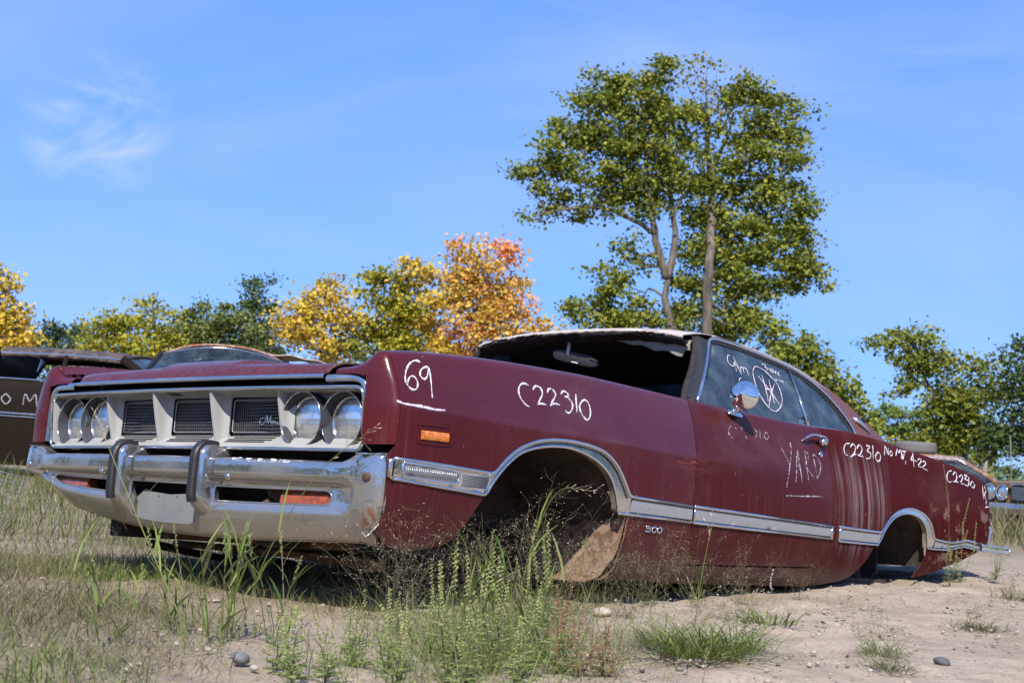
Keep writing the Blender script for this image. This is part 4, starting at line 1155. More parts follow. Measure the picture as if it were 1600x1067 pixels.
# dark pinstripe in the arch trim
mb = MB(); bead(mb, [(u * 0.965 + 0.0, z - 0.0125) for u, z in archtop[2:-3]], 0.0022, 0.0035); mb.build('moulding_groove', M['rubber'], sidem, smooth=True)
mb = MB(); P = []
for u, z in FA + [(0.372, 0.478), (0.40, 0.474), (0.447, 0.470)]:
    p = Vector(side_xyz(u, t_of_z(u, z), 0.004)); 
    P.append([p, p + Vector((0, -0.012, 0.0)), p + Vector((-0.003 * (1 if u > 0.2 else -1), -0.032, 0.0))])
mb.grid(P); mb.build('arch_flange', M['flange'], sidem, smooth=True)
band('moulding_insert', [(0.47, 0.5335), (0.922, 0.5265)], [(0.452, 0.4795), (0.922, 0.4745)], M['insert'], sidem, 0.0015)
# cornering lamp and ribbed insert
band('lamp_plate', [(-0.868, 0.561), (-0.746, 0.560), (-0.45, 0.553), (-0.415, 0.552)], [(-0.868, 0.510), (-0.66, 0.499), (-0.448, 0.491), (-0.436, 0.492)], M['chrome'], sidem, 0.002)
cl_ = band('cornering_lens', [(-0.826, 0.5535), (-0.62, 0.549), (-0.590, 0.545), (-0.578, 0.537)], [(-0.826, 0.519), (-0.62, 0.5125), (-0.592, 0.514), (-0.580, 0.521)], M['lens_clear'], sidem, 0.0035)
mb = MB()
for u in np.arange(-0.818, -0.586, 0.0082):
    mb.tube([side_xyz(u, t_of_z(u, 0.547), 0.004), side_xyz(u, t_of_z(u, 0.5195), 0.004)], 0.0016, 5)
o = mb.build('lens_ribs', M['lens_clear'], cl_, smooth=True)
mb = MB()
pth = [(-0.833, 0.558), (-0.62, 0.5535), (-0.585, 0.549), (-0.570, 0.538), (-0.575, 0.518), (-0.592, 0.5085), (-0.62, 0.5075), (-0.833, 0.514), (-0.833, 0.558)]
bead(mb, pth, 0.0042, 0.004); mb.build('lens_rim', M['chrome_clean'], cl_, smooth=True)
ri = band('ribbed_insert', [(-0.560, 0.5485), (-0.412, 0.5445)], [(-0.564, 0.5055), (-0.436, 0.4995)], M['insert'], sidem, 0.0035)
for i in range(8):
    zz = 0.5085 + i * 0.0048
    mb = MB(); mb.tube([side_xyz(u, t_of_z(u, zz + 0.004 * (-u - 0.42)), 0.005) for u in (-0.557, -0.49, -0.428 + i * 0.001)], 0.0014, 5); mb.build('rib', M['zinc'], ri, smooth=True)
# door section
mb = MB()
bead(mb, [(0.934, 0.533), (1.4, 0.529), (2.234, 0.522)]); bead(mb, [(0.934, 0.468), (1.4, 0.465), (2.250, 0.462)])
mb.tube([side_xyz(2.236, t_of_z(2.236, z), 0.004) for z in (0.520, 0.490, 0.464)], 0.009, 8, flat=0.7, up=(0, 1, 0))
mb.tube([side_xyz(0.936, t_of_z(0.936, z), 0.003) for z in (0.531, 0.50, 0.470)], 0.004, 6)
dm = mb.build('door_moulding', M['chrome'], car, smooth=True)
band('moulding_insert', [(0.938, 0.5265), (2.226, 0.5160)], [(0.938, 0.4745), (2.240, 0.4685)], M['insert'], dm, 0.0015)
# quarter section with rear arch
MTr = [(2.325, 0.523), (2.60, 0.521), (2.785, 0.520)] + smoothpath([(2.815, 0.522), (2.845, 0.537), (2.901, 0.582), (2.986, 0.627), (3.119, 0.658), (3.257, 0.663), (3.399, 0.641), (3.489, 0.595), (3.540, 0.532), (3.565, 0.519)], 4) + [(3.70, 0.512), (3.807, 0.510), (3.95, 0.522), (4.071, 0.535), (4.22, 0.529), (4.36, 0.521)]
MBr = [(2.325, 0.455), (2.60, 0.4545), (2.790, 0.4545)] + RA[6:] + [(3.455, 0.468)]
MBr2 = [(3.455, 0.466), (3.545, 0.464), (3.76, 0.467), (3.90, 0.482), (4.021, 0.497), (4.20, 0.490), (4.36, 0.483)]
mb = MB(); bead(mb, MTr); bead(mb, MBr, 0.0055); bead(mb, MBr2, 0.0055)
mb.tube([side_xyz(2.325, t_of_z(2.325, z), 0.004) for z in (0.523, 0.49, 0.455)], 0.008, 8, flat=0.7, up=(0, 1, 0))
# the loose end springs away from the body
def loose(u, z): 
    k = max(0, (u - 4.30)); return L3(u, 0.984 + 0.10 * k, z)
for zt, r in ((0.5195, 0.0065), (0.4835, 0.006)):
    mb.tube([loose(u, zt - 0.026 * (u - 4.34)) for u in np.linspace(4.34, 4.72, 6)], r, 8)
mb.tube([loose(4.72, 0.511), loose(4.72, 0.472)], 0.006, 6)
qm = mb.build('quarter_moulding', M['chrome'], car, smooth=True)
band('moulding_insert', [(2.333, 0.516), (2.785, 0.513), (2.83, 0.520)], [(2.333, 0.4615), (2.785, 0.461), (2.80, 0.467)], M['insert'], qm, 0.0015)
band('arch_trim', [(2.83, 0.528)] + [(u, z - 0.003) for u, z in MTr[4:-6]], [(2.82, 0.475)] + [(u, z + 0.002) for u, z in RA[6:]] + [(3.455, 0.474), (3.53, 0.472)], M['chrome'], qm, 0.0005)
band('moulding_insert', [(3.57, 0.513), (3.807, 0.503), (3.95, 0.515), (4.071, 0.528), (4.22, 0.522), (4.34, 0.514)], [(3.56, 0.470), (3.76, 0.473), (3.90, 0.488), (4.021, 0.503), (4.20, 0.496), (4.34, 0.490)], M['insert'], qm, 0.0015)
mb = MB(); mb.grid([[loose(u, 0.5165 - 0.026 * (u - 4.34)), loose(u, 0.4865 - 0.026 * (u - 4.34))] for u in np.linspace(4.34, 4.715, 5)]); mb.build('moulding_insert', M['insert'], qm)
mb = MB(); P = []
for u, z in RA[4:] + [(3.453, 0.468)]:
    p = Vector(side_xyz(u, t_of_z(u, z), 0.004)); P.append([p, p + Vector((0, -0.012, 0)), p + Vector((0, -0.030, 0))])
mb.grid(P); mb.build('arch_flange', M['flange'], qm, smooth=True)

# dark pinstripes along the moulding inserts
for par_, rows_ in ((sidem, [[(0.47, 0.532), (0.92, 0.525)], [(0.455, 0.4805), (0.92, 0.476)]]), (dm, [[(0.94, 0.525), (1.5, 0.5205), (2.226, 0.5145)], [(0.94, 0.476), (1.5, 0.472), (2.236, 0.470)]]),
                    (qm, [[(2.335, 0.5145), (2.79, 0.512)], [(2.335, 0.463), (2.79, 0.4625)], [(3.58, 0.511), (3.807, 0.501), (3.95, 0.513), (4.071, 0.526), (4.33, 0.513)], [(3.57, 0.472), (3.76, 0.475), (3.90, 0.490), (4.021, 0.505), (4.33, 0.491)]])):
    for row_ in rows_:
        mb = MB(); bead(mb, densify(row_, 0.05, 0.05)[:-(int(math.ceil(abs(row_[-1][0] - row_[0][0]) / 0.05)))] + [row_[-1]] if False else row_, 0.0019, 0.003); mb.build('pinstripe', M['rubber'], par_, smooth=True)

# ---- side marker lamp
mk = [(-0.774, 0.682), (-0.630, 0.686), (-0.628, 0.628), (-0.776, 0.624)]
mb = MB()
mb.tube([side_xyz(u, t_of_z(u, z), 0.0008) for u, z in smoothpath([(-0.770, 0.683), (-0.64, 0.687), (-0.630, 0.680), (-0.628, 0.635), (-0.636, 0.627), (-0.766, 0.624), (-0.775, 0.631), (-0.777, 0.675)], 3, True)], 0.0022, 6, cap=False)
sml = mb.build('side_marker', M['paint'], car, smooth=True)
mb = MB(); P = []
for u in np.linspace(-0.764, -0.640, 8):
    P.append([side_xyz(u, t_of_z(u, z), d) for z, d in ((0.6375 + (u + 0.70) * 0.02, -0.012), (0.6385 + (u + 0.70) * 0.02, 0.003), (0.645, 0.006), (0.662, 0.006), (0.6675 + (u + 0.70) * 0.02, 0.003), (0.6690 + (u + 0.70) * 0.02, -0.012))])
mb.grid(P, closed_v=True); mb.add(P[0], [tuple(range(6))]); mb.add(P[-1], [tuple(range(6))])
mb.build('lens', M['amber'], sml, smooth='auto', weld=True)
# number badge
mb = MB()
def bz(u, z): u, z = 0.648 + (u - 0.648) * 1.28, 0.424 + (z - 0.424) * 1.28; return side_xyz(u, t_of_z(u, z), 0.003)
five = [(0.626, 0.4315), (0.600, 0.4325), (0.600, 0.4265), (0.619, 0.4265), (0.6265, 0.422), (0.6225, 0.4165), (0.598, 0.4175)]
mb.tube([bz(u, z) for u, z in five], 0.0034, 6, flat=0.7, up=(0, 1, 0))
for c in (0.6465, 0.6785):
    mb.tube([bz(c + 0.0125 * math.cos(a), 0.424 + 0.0085 * math.sin(a)) for a in np.linspace(0, 2 * math.pi, 17)], 0.0034, 6, cap=False, flat=0.7, up=(0, 1, 0))
mb.build('number_badge', M['chrome_clean'], car, smooth=True)

# ---- greenhouse
def gv(z): return 0.88 - 0.55 * (z - 0.93)
def gl_pt(u, z, off=0.0, s=1): 
    return L3(u, s * (gv(z) + off + 0.012 * math.sin((min(max(z, 0.98), 1.36) - 0.98) / 0.38 * math.pi)), z)
FRAME = [(1.172, 1.002), (1.30, 1.112), (1.40, 1.198), (1.481, 1.267), (1.540, 1.318), (1.575, 1.342), (1.62, 1.356), (1.70, 1.362), (1.873, 1.361), (2.03, 1.354), (2.195, 1.344), (2.34, 1.331), (2.44, 1.317), (2.55, 1.285), (2.643, 1.244), (2.705, 1.203), (2.749, 1.162), (2.79, 1.12), (2.815, 1.085), (2.828, 1.05), (2.83, 1.022)]
FRAME = smoothpath(FRAME, 3)
for s in (1, -1):
    mb = MB(); mb.tube([gl_pt(u, z, 0.008, s) for u, z in FRAME], 0.0085, 8, flat=0.75, up=(0, s, 0.4))
    wf = mb.build('window_frame', M['chrome'], car, smooth=True)
    inner = [(u + (0.022 if z < 1.32 and u < 1.6 else 0.0), z - (0.020 if u > 1.6 else 0.008)) for u, z in FRAME[4:]]
    mb = MB(); mb.tube([gl_pt(u - (0.02 if u > 2.5 else 0), z, -0.006, s) for u, z in inner], 0.012, 6); mb.build('weatherstrip', M['rubber'], wf, smooth=True)
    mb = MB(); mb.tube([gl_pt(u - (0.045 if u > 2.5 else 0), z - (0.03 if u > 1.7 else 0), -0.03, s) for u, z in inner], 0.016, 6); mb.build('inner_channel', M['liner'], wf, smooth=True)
    mb = MB(); mb.tube([gl_pt(2.358, 1.322, 0.004, s), gl_pt(2.31, 1.17, 0.004, s), gl_pt(2.262, 1.000, 0.006, s)], [0.006, 0.008, 0.012], 8, flat=0.6, up=(0, 1, 0)); mb.build('division_bar', M['chrome'], wf, smooth=True)
    mb = MB(); mb.tube([L3(u, s * (crs(u, U_, VC) - 0.028), crs(u, U_, ZC) + 0.002) for u in np.linspace(1.14, 2.84, 24)], 0.006, 6, flat=0.8, up=(0, 0, 1)); mb.build('belt_trim', M['chrome'], wf, smooth=True)
    dg = [(1.185, 0.975), (1.30, 1.100), (1.49, 1.26), (1.585, 1.336), (1.66, 1.35), (1.90, 1.35), (2.19, 1.334), (2.352, 1.318), (2.262, 0.975)]
    patch('door_glass', dg, lambda a, b: gl_pt(a, b, -0.004, s), M['glass'], car, sa=0.08, sb=0.05, thick=0.004, out=(0, s, 0.4))
    qg = [(2.268, 0.975), (2.358, 1.314), (2.46, 1.298), (2.62, 1.235), (2.70, 1.185), (2.76, 1.12), (2.80, 1.06), (2.81, 0.975)]
    patch('quarter_glass', qg, lambda a, b: gl_pt(a, b, -0.004, s), M['glass'], car, sa=0.08, sb=0.05, thick=0.004, out=(0, s, 0.4))
    # windscreen pillar
    A = smoothpath([(1.150, 0.775, 1.000), (1.236, 0.735, 1.083), (1.352, 0.690, 1.180), (1.430, 0.655, 1.270), (1.455, 0.640, 1.325), (1.475, 0.62, 1.362)], 4)
    nA = len(A)
    mb = MB(); P = []
    for i, (u, v, z) in enumerate(A):
        q = i / (nA - 1)
        fu = 1.150 + (1.560 - 1.150) * q ** 0.93
        fz = ip(fu, [p[0] for p in FRAME[:22]], [p[1] for p in FRAME[:22]])
        B = Vector(gl_pt(fu, fz, 0.004, s)); Av = Vector(L3(u, s * v, z))
        P.append([Av + Vector((-0.05, -s * 0.03, -0.01)), Av + Vector((-0.006, 0, 0)), Av, Av + (B - Av) * 0.18, Av + (B - Av) * 0.22 + Vector((0, s * 0.004, 0)), Av + (B - Av) * 0.6 + Vector((0.003, s * 0.008, 0)), B])
    mb.grid(P)
    wp = mb.build('windscreen_pillar', M['rail_rust'], car, smooth=True)
    mb = MB(); P2 = []
    for row in P:
        a_, b_ = Vector(row[4]), Vector(row[6])
        n_ = Vector((0.35, s * 0.9, 0.2)).normalized()
        P2.append([a_ + n_ * 0.002, a_ + (b_ - a_) * 0.1 + n_ * 0.008, a_ + (b_ - a_) * 0.85 + n_ * 0.009, b_ + n_ * 0.002])
    mb.grid(P2[1:-1]); mb.build('pillar_moulding', M['rubber'], wp, smooth=True)

RU = [1.38, 1.42, 1.50, 1.65, 1.90, 2.20, 2.44, 2.62, 2.76, 2.90, 3.03, 3.155, 3.26]
ZE = [1.345, 1.355, 1.366, 1.373, 1.373, 1.357, 1.336, 1.310, 1.264, 1.207, 1.138, 1.067, 1.020]
VE = [0.610, 0.635, 0.650, 0.655, 0.655, 0.660, 0.668, 0.673, 0.697, 0.729, 0.767, 0.806, 0.835]
ZCR = [1.388, 1.396, 1.405, 1.414, 1.417, 1.407, 1.388, 1.355, 1.310, 1.255, 1.190, 1.115, 1.055]
def roof_pt(u, q, dz=0.0):
    ve = crs(u, RU, VE); ze = crs(u, RU, ZE); zc_ = crs(u, RU, ZCR)
    a = abs(q)
    return L3(u + 0.04 * q * q * max(0, 1 - (u - 1.38) / 0.3), q * ve, ze + (zc_ - ze) * (1 - a ** 3.0) + dz)
rw = [(2.72, -0.70), (2.72, 0.70), (3.20, 0.72), (3.20, -0.72)]
patch('roof', [(1.385, -1), (1.385, 1), (3.25, 1), (3.25, -1)], roof_pt, M['vinyl'], car, sa=0.06, sb=0.06, thick=0.004, out=(0, 0, 1), holes=[rw], brows=[-0.98, -0.95, -0.9] + [i * 0.1 - 0.8 for i in range(17)] + [0.9, 0.95, 0.98])
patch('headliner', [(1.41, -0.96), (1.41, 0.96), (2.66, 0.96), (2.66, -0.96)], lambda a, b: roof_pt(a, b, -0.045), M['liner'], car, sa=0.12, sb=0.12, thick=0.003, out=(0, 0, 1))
patch('rear_window', [(2.725, -0.69), (2.725, 0.69), (3.195, 0.71), (3.195, -0.71)], lambda a, b: roof_pt(a, b, -0.006), M['glass'], car, sa=0.1, sb=0.1, thick=0.004, out=(0, 0, 1))
for s in (1, -1):
    # upper rail between roof edge and window frame, then the sail panel
    mb = MB(); P = []
    for u, z in FRAME[16:41]:
        b = Vector(gl_pt(u, z, 0.006, s)); a = Vector(roof_pt(u, s * 1.0))
        m_ = (a + b) / 2 + Vector((0, s * 0.008, 0.004)); P.append([a, m_, b])
    mb.grid(P); mb.build('roof_rail', M['vinyl'], car, smooth=True)
    sail = [(2.42, 1.335), (2.62, 1.307), (2.76, 1.262), (2.90, 1.205), (3.03, 1.136), (3.155, 1.066), (3.25, 1.022), (3.24, 0.995), (2.82, 1.005), (2.828, 1.05), (2.815, 1.085), (2.79, 1.12), (2.749, 1.162), (2.705, 1.203), (2.643, 1.244), (2.55, 1.285), (2.44, 1.317)]
    patch('sail_panel', sail, lambda a, b: gl_pt(a, b, 0.006 - 0.01 * max(0, b - 1.25) / 0.1, s), M['vinyl'], car, sa=0.04, sb=0.03, thick=0.004, out=(0, s, 0.4))
    mb = MB(); mb.tube([L3(u, s * (crs(u, U_, VC) - 0.035 - 0.02 * (u - 2.84)), crs(u, U_, ZC) + 0.004) for u in np.linspace(2.86, 3.42, 10)], 0.007, 6); mb.build('sail_trim', M['chrome'], car, smooth=True)
# broken badge on the sail panel
mb = MB()
mb.tube([gl_pt(2.905, 1.118, 0.012), gl_pt(2.94, 1.105, 0.02), gl_pt(2.99, 1.085, 0.018), gl_pt(3.03, 1.055, 0.016)], [0.012, 0.014, 0.010, 0.005], 8, flat=0.6, up=(0, 1, 0))
mb.tube([gl_pt(2.90, 1.135, 0.010), gl_pt(2.903, 1.10, 0.010)], 0.008, 6)
mb.build('sail_badge', M['chrome'], car, smooth=True)
mb = MB(); mb.box(gl_pt(2.975, 1.108, 0.010), (0.10, 0.012, 0.030), Matrix.Rotation(0.45, 3, 'Y')); mb.build('badge_socket', M['black'], car, bevel=0.004)

# windscreen header and loose sealant along the opening
mb = MB()
mb.grid([[Vector(roof_pt(1.386, q)) + Vector((0, 0, 0.0005)), Vector(roof_pt(1.386, q)) + Vector((0.008, 0, -0.003)), Vector(roof_pt(1.386, q)) + Vector((0.012, 0, -0.009)), Vector(roof_pt(1.386, q)) + Vector((0.010, 0, -0.015 + 0.003 * math.sin(q * 50)))] for q in np.linspace(-1, 1, 41)])
mb.build('roof_lip', M['vinyl'], car, smooth=True)
mb = MB(); P = []
for q in np.linspace(-1.0, 1.0, 33):
    a = Vector(roof_pt(1.385, q)); w_ = 0.004 * math.sin(q * 37) + 0.003 * math.sin(q * 91)
    P.append([a + Vector((0.004, 0, -0.012)), a + Vector((0.008, 0, -0.014 + w_ * 0.4)), a + Vector((0.008 + w_, 0, -0.022)), a + Vector((0.0, 0, -0.030 + w_)), a + Vector((-0.03, 0, -0.048 + w_)), a + Vector((-0.08, 0, -0.055))])
mb.grid(P)
hd = mb.build('windscreen_header', M['rail_rust'], car, smooth=True)
rnd = random.Random(4)
mb = MB()
for k_ in range(5):
    q0 = -0.95 + k_ * 0.38
    pts = []
    for j in range(14):
        q = q0 + j * 0.022
        a = Vector(roof_pt(1.385, q)); pts.append(a + Vector((0.012, 0, -0.010 - 0.006 * k_ % 0.02 + rnd.uniform(-0.004, 0.004))))
    mb.tube(pts, 0.003, 5)
mb.build('old_sealant', M['rubber'], hd, smooth=True)
# rear-view mirror
mb = MB()
rot = Matrix.Rotation(R_(-12), 3, 'X') @ Matrix.Rotation(R_(12), 3, 'Z')
P = []
for i in range(20):
    a = 2 * math.pi * i / 20
    y = math.copysign(abs(math.cos(a)) ** 0.55, math.cos(a)) * 0.126; z = math.copysign(abs(math.sin(a)) ** 0.6, math.sin(a)) * 0.030
    row = []
    for x, sc in ((0.012, 0.86), (0.010, 0.96), (0.003, 1.0), (-0.010, 1.0), (-0.014, 0.95)):
        row.append(tuple(Vector(L3(1.47, -0.030, 1.262)) + rot @ Vector((x, y * sc, z * sc))))
    P.append(row)
mb.grid(P, closed_u=True); mb.add([r[0] for r in P], [tuple(range(20))]); mb.add([r[-1] for r in P], [tuple(range(20))])
im = mb.build('interior_mirror', M['rubber'], car, smooth='auto', weld=True)
mb = MB(); mb.tube([L3(1.45, -0.055, 1.372), L3(1.452, -0.062, 1.33), L3(1.455, -0.068, 1.278)], [0.006, 0.008, 0.011], 8); mb.build('stalk', M['chalk'], im, smooth=True)
mb = MB(); mb.box(L3(1.452, -0.022, 1.2395), (0.006, 0.034, 0.005), rot); mb.build('latch', M['chalk'], im)
# torn headliner hanging behind the header
mb = MB(); P = []
for i in range(22):
    q = i / 21
    v = 0.13 + 0.49 * q
    top = Vector(roof_pt(1.45, v / 0.64)) + Vector((0, 0, -0.035 - 0.01 * (1 - q)))
    drop = (0.004 + 0.072 * min(1, q * 1.25)) * (1 + 0.12 * math.sin(q * 23)) if q < 0.95 else 0.05
    P.append([top, top + Vector((0.012, 0, -drop * 0.5)), top + Vector((0.004 + 0.004 * math.sin(q * 40), 0, -drop))])
mb.grid(P); o = mb.build('torn_headliner', M['cloth_torn'], car, smooth=True)
# cockpit
mb = MB(); mb.grid([[L3(0.90, v, 0.965), L3(1.16, v, 0.985 - 0.01 * abs(v)), L3(1.28, v, 0.955), L3(1.30, v, 0.80), L3(1.20, v, 0.62)] for v in np.linspace(-0.84, 0.84, 9)]); mb.build('dashboard', M['glovebox'], car, smooth=True)
mb = MB(); mb.box(L3(1.9, 0, 0.265), (2.7, 1.70, 0.03)); mb.box(L3(0.62, 0, 0.58), (0.02, 1.7, 0.62)); mb.box(L3(3.35, 0, 0.66), (0.02, 1.5, 0.7)); mb.build('floor_pan', M['under'], car)
def seat(u, zb, zt, v0, v1, name):
    mb = MB(); mb.box(L3(u - 0.22, (v0 + v1) / 2, zb), (0.52, v1 - v0, 0.18)); s_ = mb.build(name, M['glovebox'], car, bevel=0.05)
    mb = MB(); mb.box(L3(u + 0.10, (v0 + v1) / 2, (zb + zt) / 2 + 0.05), (0.16, v1 - v0, zt - zb - 0.02), Matrix.Rotation(R_(-14), 3, 'Y')); mb.build('backrest', M['glovebox'], s_, bevel=0.05)
seat(1.88, 0.50, 0.97, -0.70, 0.70, 'front_seat'); seat(2.86, 0.52, 0.99, -0.64, 0.64, 'rear_seat')
mb = MB()
c = Vector(L3(1.42, 0.38, 0.90)); rt = Matrix.Rotation(R_(-28), 3, 'Y')
mb.tube([c + rt @ Vector((0, 0.19 * math.cos(a), 0.19 * math.sin(a))) for a in np.linspace(0, 2 * math.pi, 33)], 0.011, 8, cap=False)
for a in (0.3, 2.84): mb.tube([c, c + rt @ Vector((0, 0.19 * math.cos(-a), 0.19 * math.sin(-a)))], 0.009, 6)
mb.tube([c, L3(1.25, 0.38, 0.82)], 0.03, 10)
mb.build('steering_wheel', M['rubber'], car, smooth=True)
# cowl, deck and tail
mb = MB(); mb.grid([[L3(0.90, v, 0.952), L3(1.0, v, 0.962), L3(1.16, v, 0.975)] for v in np.linspace(-0.87, 0.87, 9)]); mb.build('cowl', M['paint'], car, smooth=True)
patch('deck_lid', [(3.22, -0.76), (3.22, 0.76), (4.58, 0.74), (4.58, -0.74)], lambda a, b: L3(a, b, crs(a, U_, ZC) - 0.004 + 0.02 * (1 - (b / 0.76) ** 2)), M['paint_q'], car, sa=0.1, sb=0.1, thick=0.004, out=(0, 0, 1))
mb = MB(); P = []
for v in np.linspace(-0.93, 0.93, 13):
    k_ = 0.02 * (1 - (v / 0.93) ** 2)
    P.append([L3(4.585 + k_, v * 0.94, 0.90), L3(4.55 + k_, v * 0.985, 0.82), L3(4.54 + k_, v, 0.70), L3(4.535 + k_, v, 0.53)])
mb.grid(P); mb.build('tail_panel', M['paint_q'], car, smooth=True)
mb = MB(); P = []
for q, (u, v) in enumerate(smoothpath([(4.50, 0.965), (4.545, 0.965), (4.59, 0.955), (4.62, 0.92), (4.635, 0.80), (4.645, 0.4), (4.65, 0.0), (4.645, -0.4), (4.635, -0.8), (4.60, -0.95), (4.52, -0.965)], 4)):
    P.append([L3(u + a_, v, z) for a_, z in ((-0.05, 0.640), (0.0, 0.636), (0.025, 0.618), (0.020, 0.585), (-0.01, 0.555), (-0.06, 0.50))])
mb.grid(P); mb.build('rear_bumper', M['bumper'], car, smooth=True)
mb = MB(); mb.tube([L3(4.565, 0.945, 0.57), L3(4.565, 0.95, 0.66), L3(4.568, 0.94, 0.735), L3(4.585, 0.925, 0.750), L3(4.62, 0.90, 0.748), L3(4.625, 0.88, 0.72)], 0.010, 8); mb.build('tail_lamp_frame', M['chrome'], car, smooth=True)

# ---- mirror, handle, lock
mb = MB(); cm = Vector(L3(1.345, 0.982, 1.046))
axis = Vector((0.94, 0.26, 0.10)).normalized()
q_ = Vector((1, 0, 0)).rotation_difference(axis)
P = []
for i in range(36):
    a = 2 * math.pi * i / 36
    P.append([tuple(cm + q_ @ Vector((x, r * math.cos(a), r * math.sin(a)))) for x, r in ((0.046, 0.0006), (0.044, 0.006), (0.036, 0.020), (0.024, 0.040), (0.012, 0.056), (0.002, 0.064), (-0.010, 0.066), (-0.014, 0.064), (-0.012, 0.058))])
mb.grid(P, closed_u=True); mh = mb.build('door_mirror', M['chrome_clean'], car, smooth=True, weld=True)
mb = MB(); P = []
for i in range(36): a = 2 * math.pi * i / 36; P.append(tuple(cm + q_ @ Vector((-0.0125, 0.0575 * math.cos(a), 0.0575 * math.sin(a)))))
mb.add(P, [tuple(range(36))]); mb.build('mirror_glass', M['chrome_clean'], mh)
mb = MB()
b0_ = Vector(L3(1.365, 0.928, 0.974)); t0_ = cm + Vector((-0.012, -0.004, -0.020))
P = []
for q in np.linspace(0, 1, 7):
    c = b0_ + (t0_ - b0_) * q + Vector((0.012 * math.sin(q * 3.14), 0.006 * math.sin(q * 3.14), 0))
    w1, w2 = 0.034 - 0.012 * q, 0.017 - 0.004 * q
    P.append([c + Vector((w1, 0, 0)), c + Vector((w1 * 0.5, w2, 0)), c + Vector((-w1 * 0.5, w2, 0)), c + Vector((-w1, 0, 0)), c + Vector((-w1 * 0.5, -w2, 0)), c + Vector((w1 * 0.5, -w2, 0))])
mb.grid(P, closed_v=True); mb.build('mirror_arm', M['chrome_clean'], mh, smooth=True)
mb = MB(); P = []
for i in range(20):
    a = 2 * math.pi * i / 20
    P.append([L3(1.365 + 0.058 * math.cos(a) * r, 0.930 + 0.022 * math.sin(a) * r, 0.968 + h - 0.010 * math.sin(a) * r) for r, h in ((1.05, -0.004), (1.0, 0.004), (0.8, 0.009), (0.02, 0.011))])
mb.grid(P, closed_u=True); mb.build('mirror_base', M['chrome'], mh, smooth=True)
mb = MB()
mb.tube([side_xyz(u, t_of_z(u, z), o_) for u, z, o_ in smoothpath([(1.99, 0.908, 0.002), (2.02, 0.922, 0.022), (2.08, 0.938, 0.030), (2.16, 0.942, 0.030), (2.225, 0.938, 0.026), (2.25, 0.925, 0.016), (2.252, 0.912, 0.004)], 4)], [0.005] * 4 + [0.0095] * 16 + [0.008] * 5, 8, flat=0.6, up=(0, 0, 1))
mb.build('door_handle', M['chrome'], door_left, smooth=True)
mb = MB(); mb.tube([side_xyz(2.20, t_of_z(2.20, 0.918), 0.0), side_xyz(2.20, t_of_z(2.20, 0.920), 0.022), side_xyz(2.215, t_of_z(2.215, 0.924), 0.036)], [0.022, 0.016, 0.012], 12); mb.build('push_button', M['chrome'], door_left, smooth=True)
mb = MB(); mb.tube([side_xyz(2.176, t_of_z(2.176, 0.862), 0.0), side_xyz(2.176, t_of_z(2.176, 0.862), 0.006)], [0.017, 0.014], 14); mb.build('lock_cylinder', M['chrome'], door_left, smooth=True)

# ---- underbody and front frame
for s in (1, -1):
    mb = MB(); mb.box(L3(-0.30, s * 0.42, 0.31), (1.10, 0.07, 0.09)); mb.build('frame_rail', M['under'], car, bevel=0.008)
    mb = MB(); mb.box(L3(2.9, s * 0.40, 0.27), (2.6, 0.07, 0.08)); mb.build('frame_rail', M['under'], car, bevel=0.008)
mb = MB(); mb.box(L3(-0.05, 0, 0.265), (0.18, 0.95, 0.09)); mb.build('cross_member', M['under'], car, bevel=0.008)
mb = MB(); mb.box(L3(-0.66, 0.12, 0.295), (0.06, 1.0, 0.05)); mb.build('front_cross_member', M['rust'], car, bevel=0.008)
for s in (1, -1):
    mb = MB(); mb.tube([L3(-0.70, s * 0.40, 0.245), L3(-0.35, s * 0.58, 0.215), L3(0.02, s * 0.72, 0.185)], 0.016, 8); mb.build('strut_bar', M['rust'], car, smooth=True)
    mb = MB(); mb.box(L3(0.03, s * 0.60, 0.20), (0.10, 0.36, 0.035), Matrix.Rotation(R_(s * 4), 3, 'X')); mb.build('suspension_arm', M['under'], car, bevel=0.006)
mb = MB(); mb.tube([L3(-0.50, 0.62, 0.235), L3(-0.60, 0.35, 0.245), L3(-0.60, -0.30, 0.25), L3(-0.50, -0.5, 0.25)], 0.013, 8); mb.build('sway_bar', M['rust'], car, smooth=True)
mb = MB(); mb.tube([L3(0.9, -0.3, 0.19), L3(2.2, -0.32, 0.185), L3(2.9, -0.35, 0.22), L3(4.3, -0.5, 0.26)], 0.026, 8); mb.build('exhaust_pipe', M['rust'], car, smooth=True)
mb = MB(); mb.tube([L3(3.1, -0.75, 0.30), L3(3.1, 0.75, 0.30)], 0.045, 10); mb.tube([L3(3.02, 0, 0.30), L3(3.18, 0, 0.30)], 0.12, 14); mb.build('rear_axle', M['under'], car, smooth=True)

# ---- paint-marker inscriptions
def inscription(name, strokes, r, mat, fn, k=5, flat=0.35):
    first = None
    for s in strokes:
        mb = MB()
        pts = [fn(u, z) for u, z in (smoothpath(s, k) if len(s) > 2 else densify(s, 0.02, 0.02)[:1] + [s[-1]])]
        n = len(pts)
        rr = [r * (0.70 + 0.22 * math.sin(i * 0.55 + n) + 0.16 * math.sin(i * 1.7 + 2 * n)) * (1.0 - 0.35 * (i / max(1, n - 1)) ** 3) for i in range(n)]
        mb.tube(pts, rr, 6, flat=flat, up=(0, 1, 0.25))
        o = mb.build(name if first is None else 'chalk_stroke', mat, car if first is None else first, smooth=True)
        if first is None: first = o
    return first
on_side = lambda u, z: side_xyz(u, t_of_z(u, z), 0.0006)
on_glass = lambda u, z: gl_pt(u, z, 0.0015)
tag(inscription('chalk_mark', MARK_69, 0.0052, M['chalk'], on_side), 'white painted number 69 on the fender')
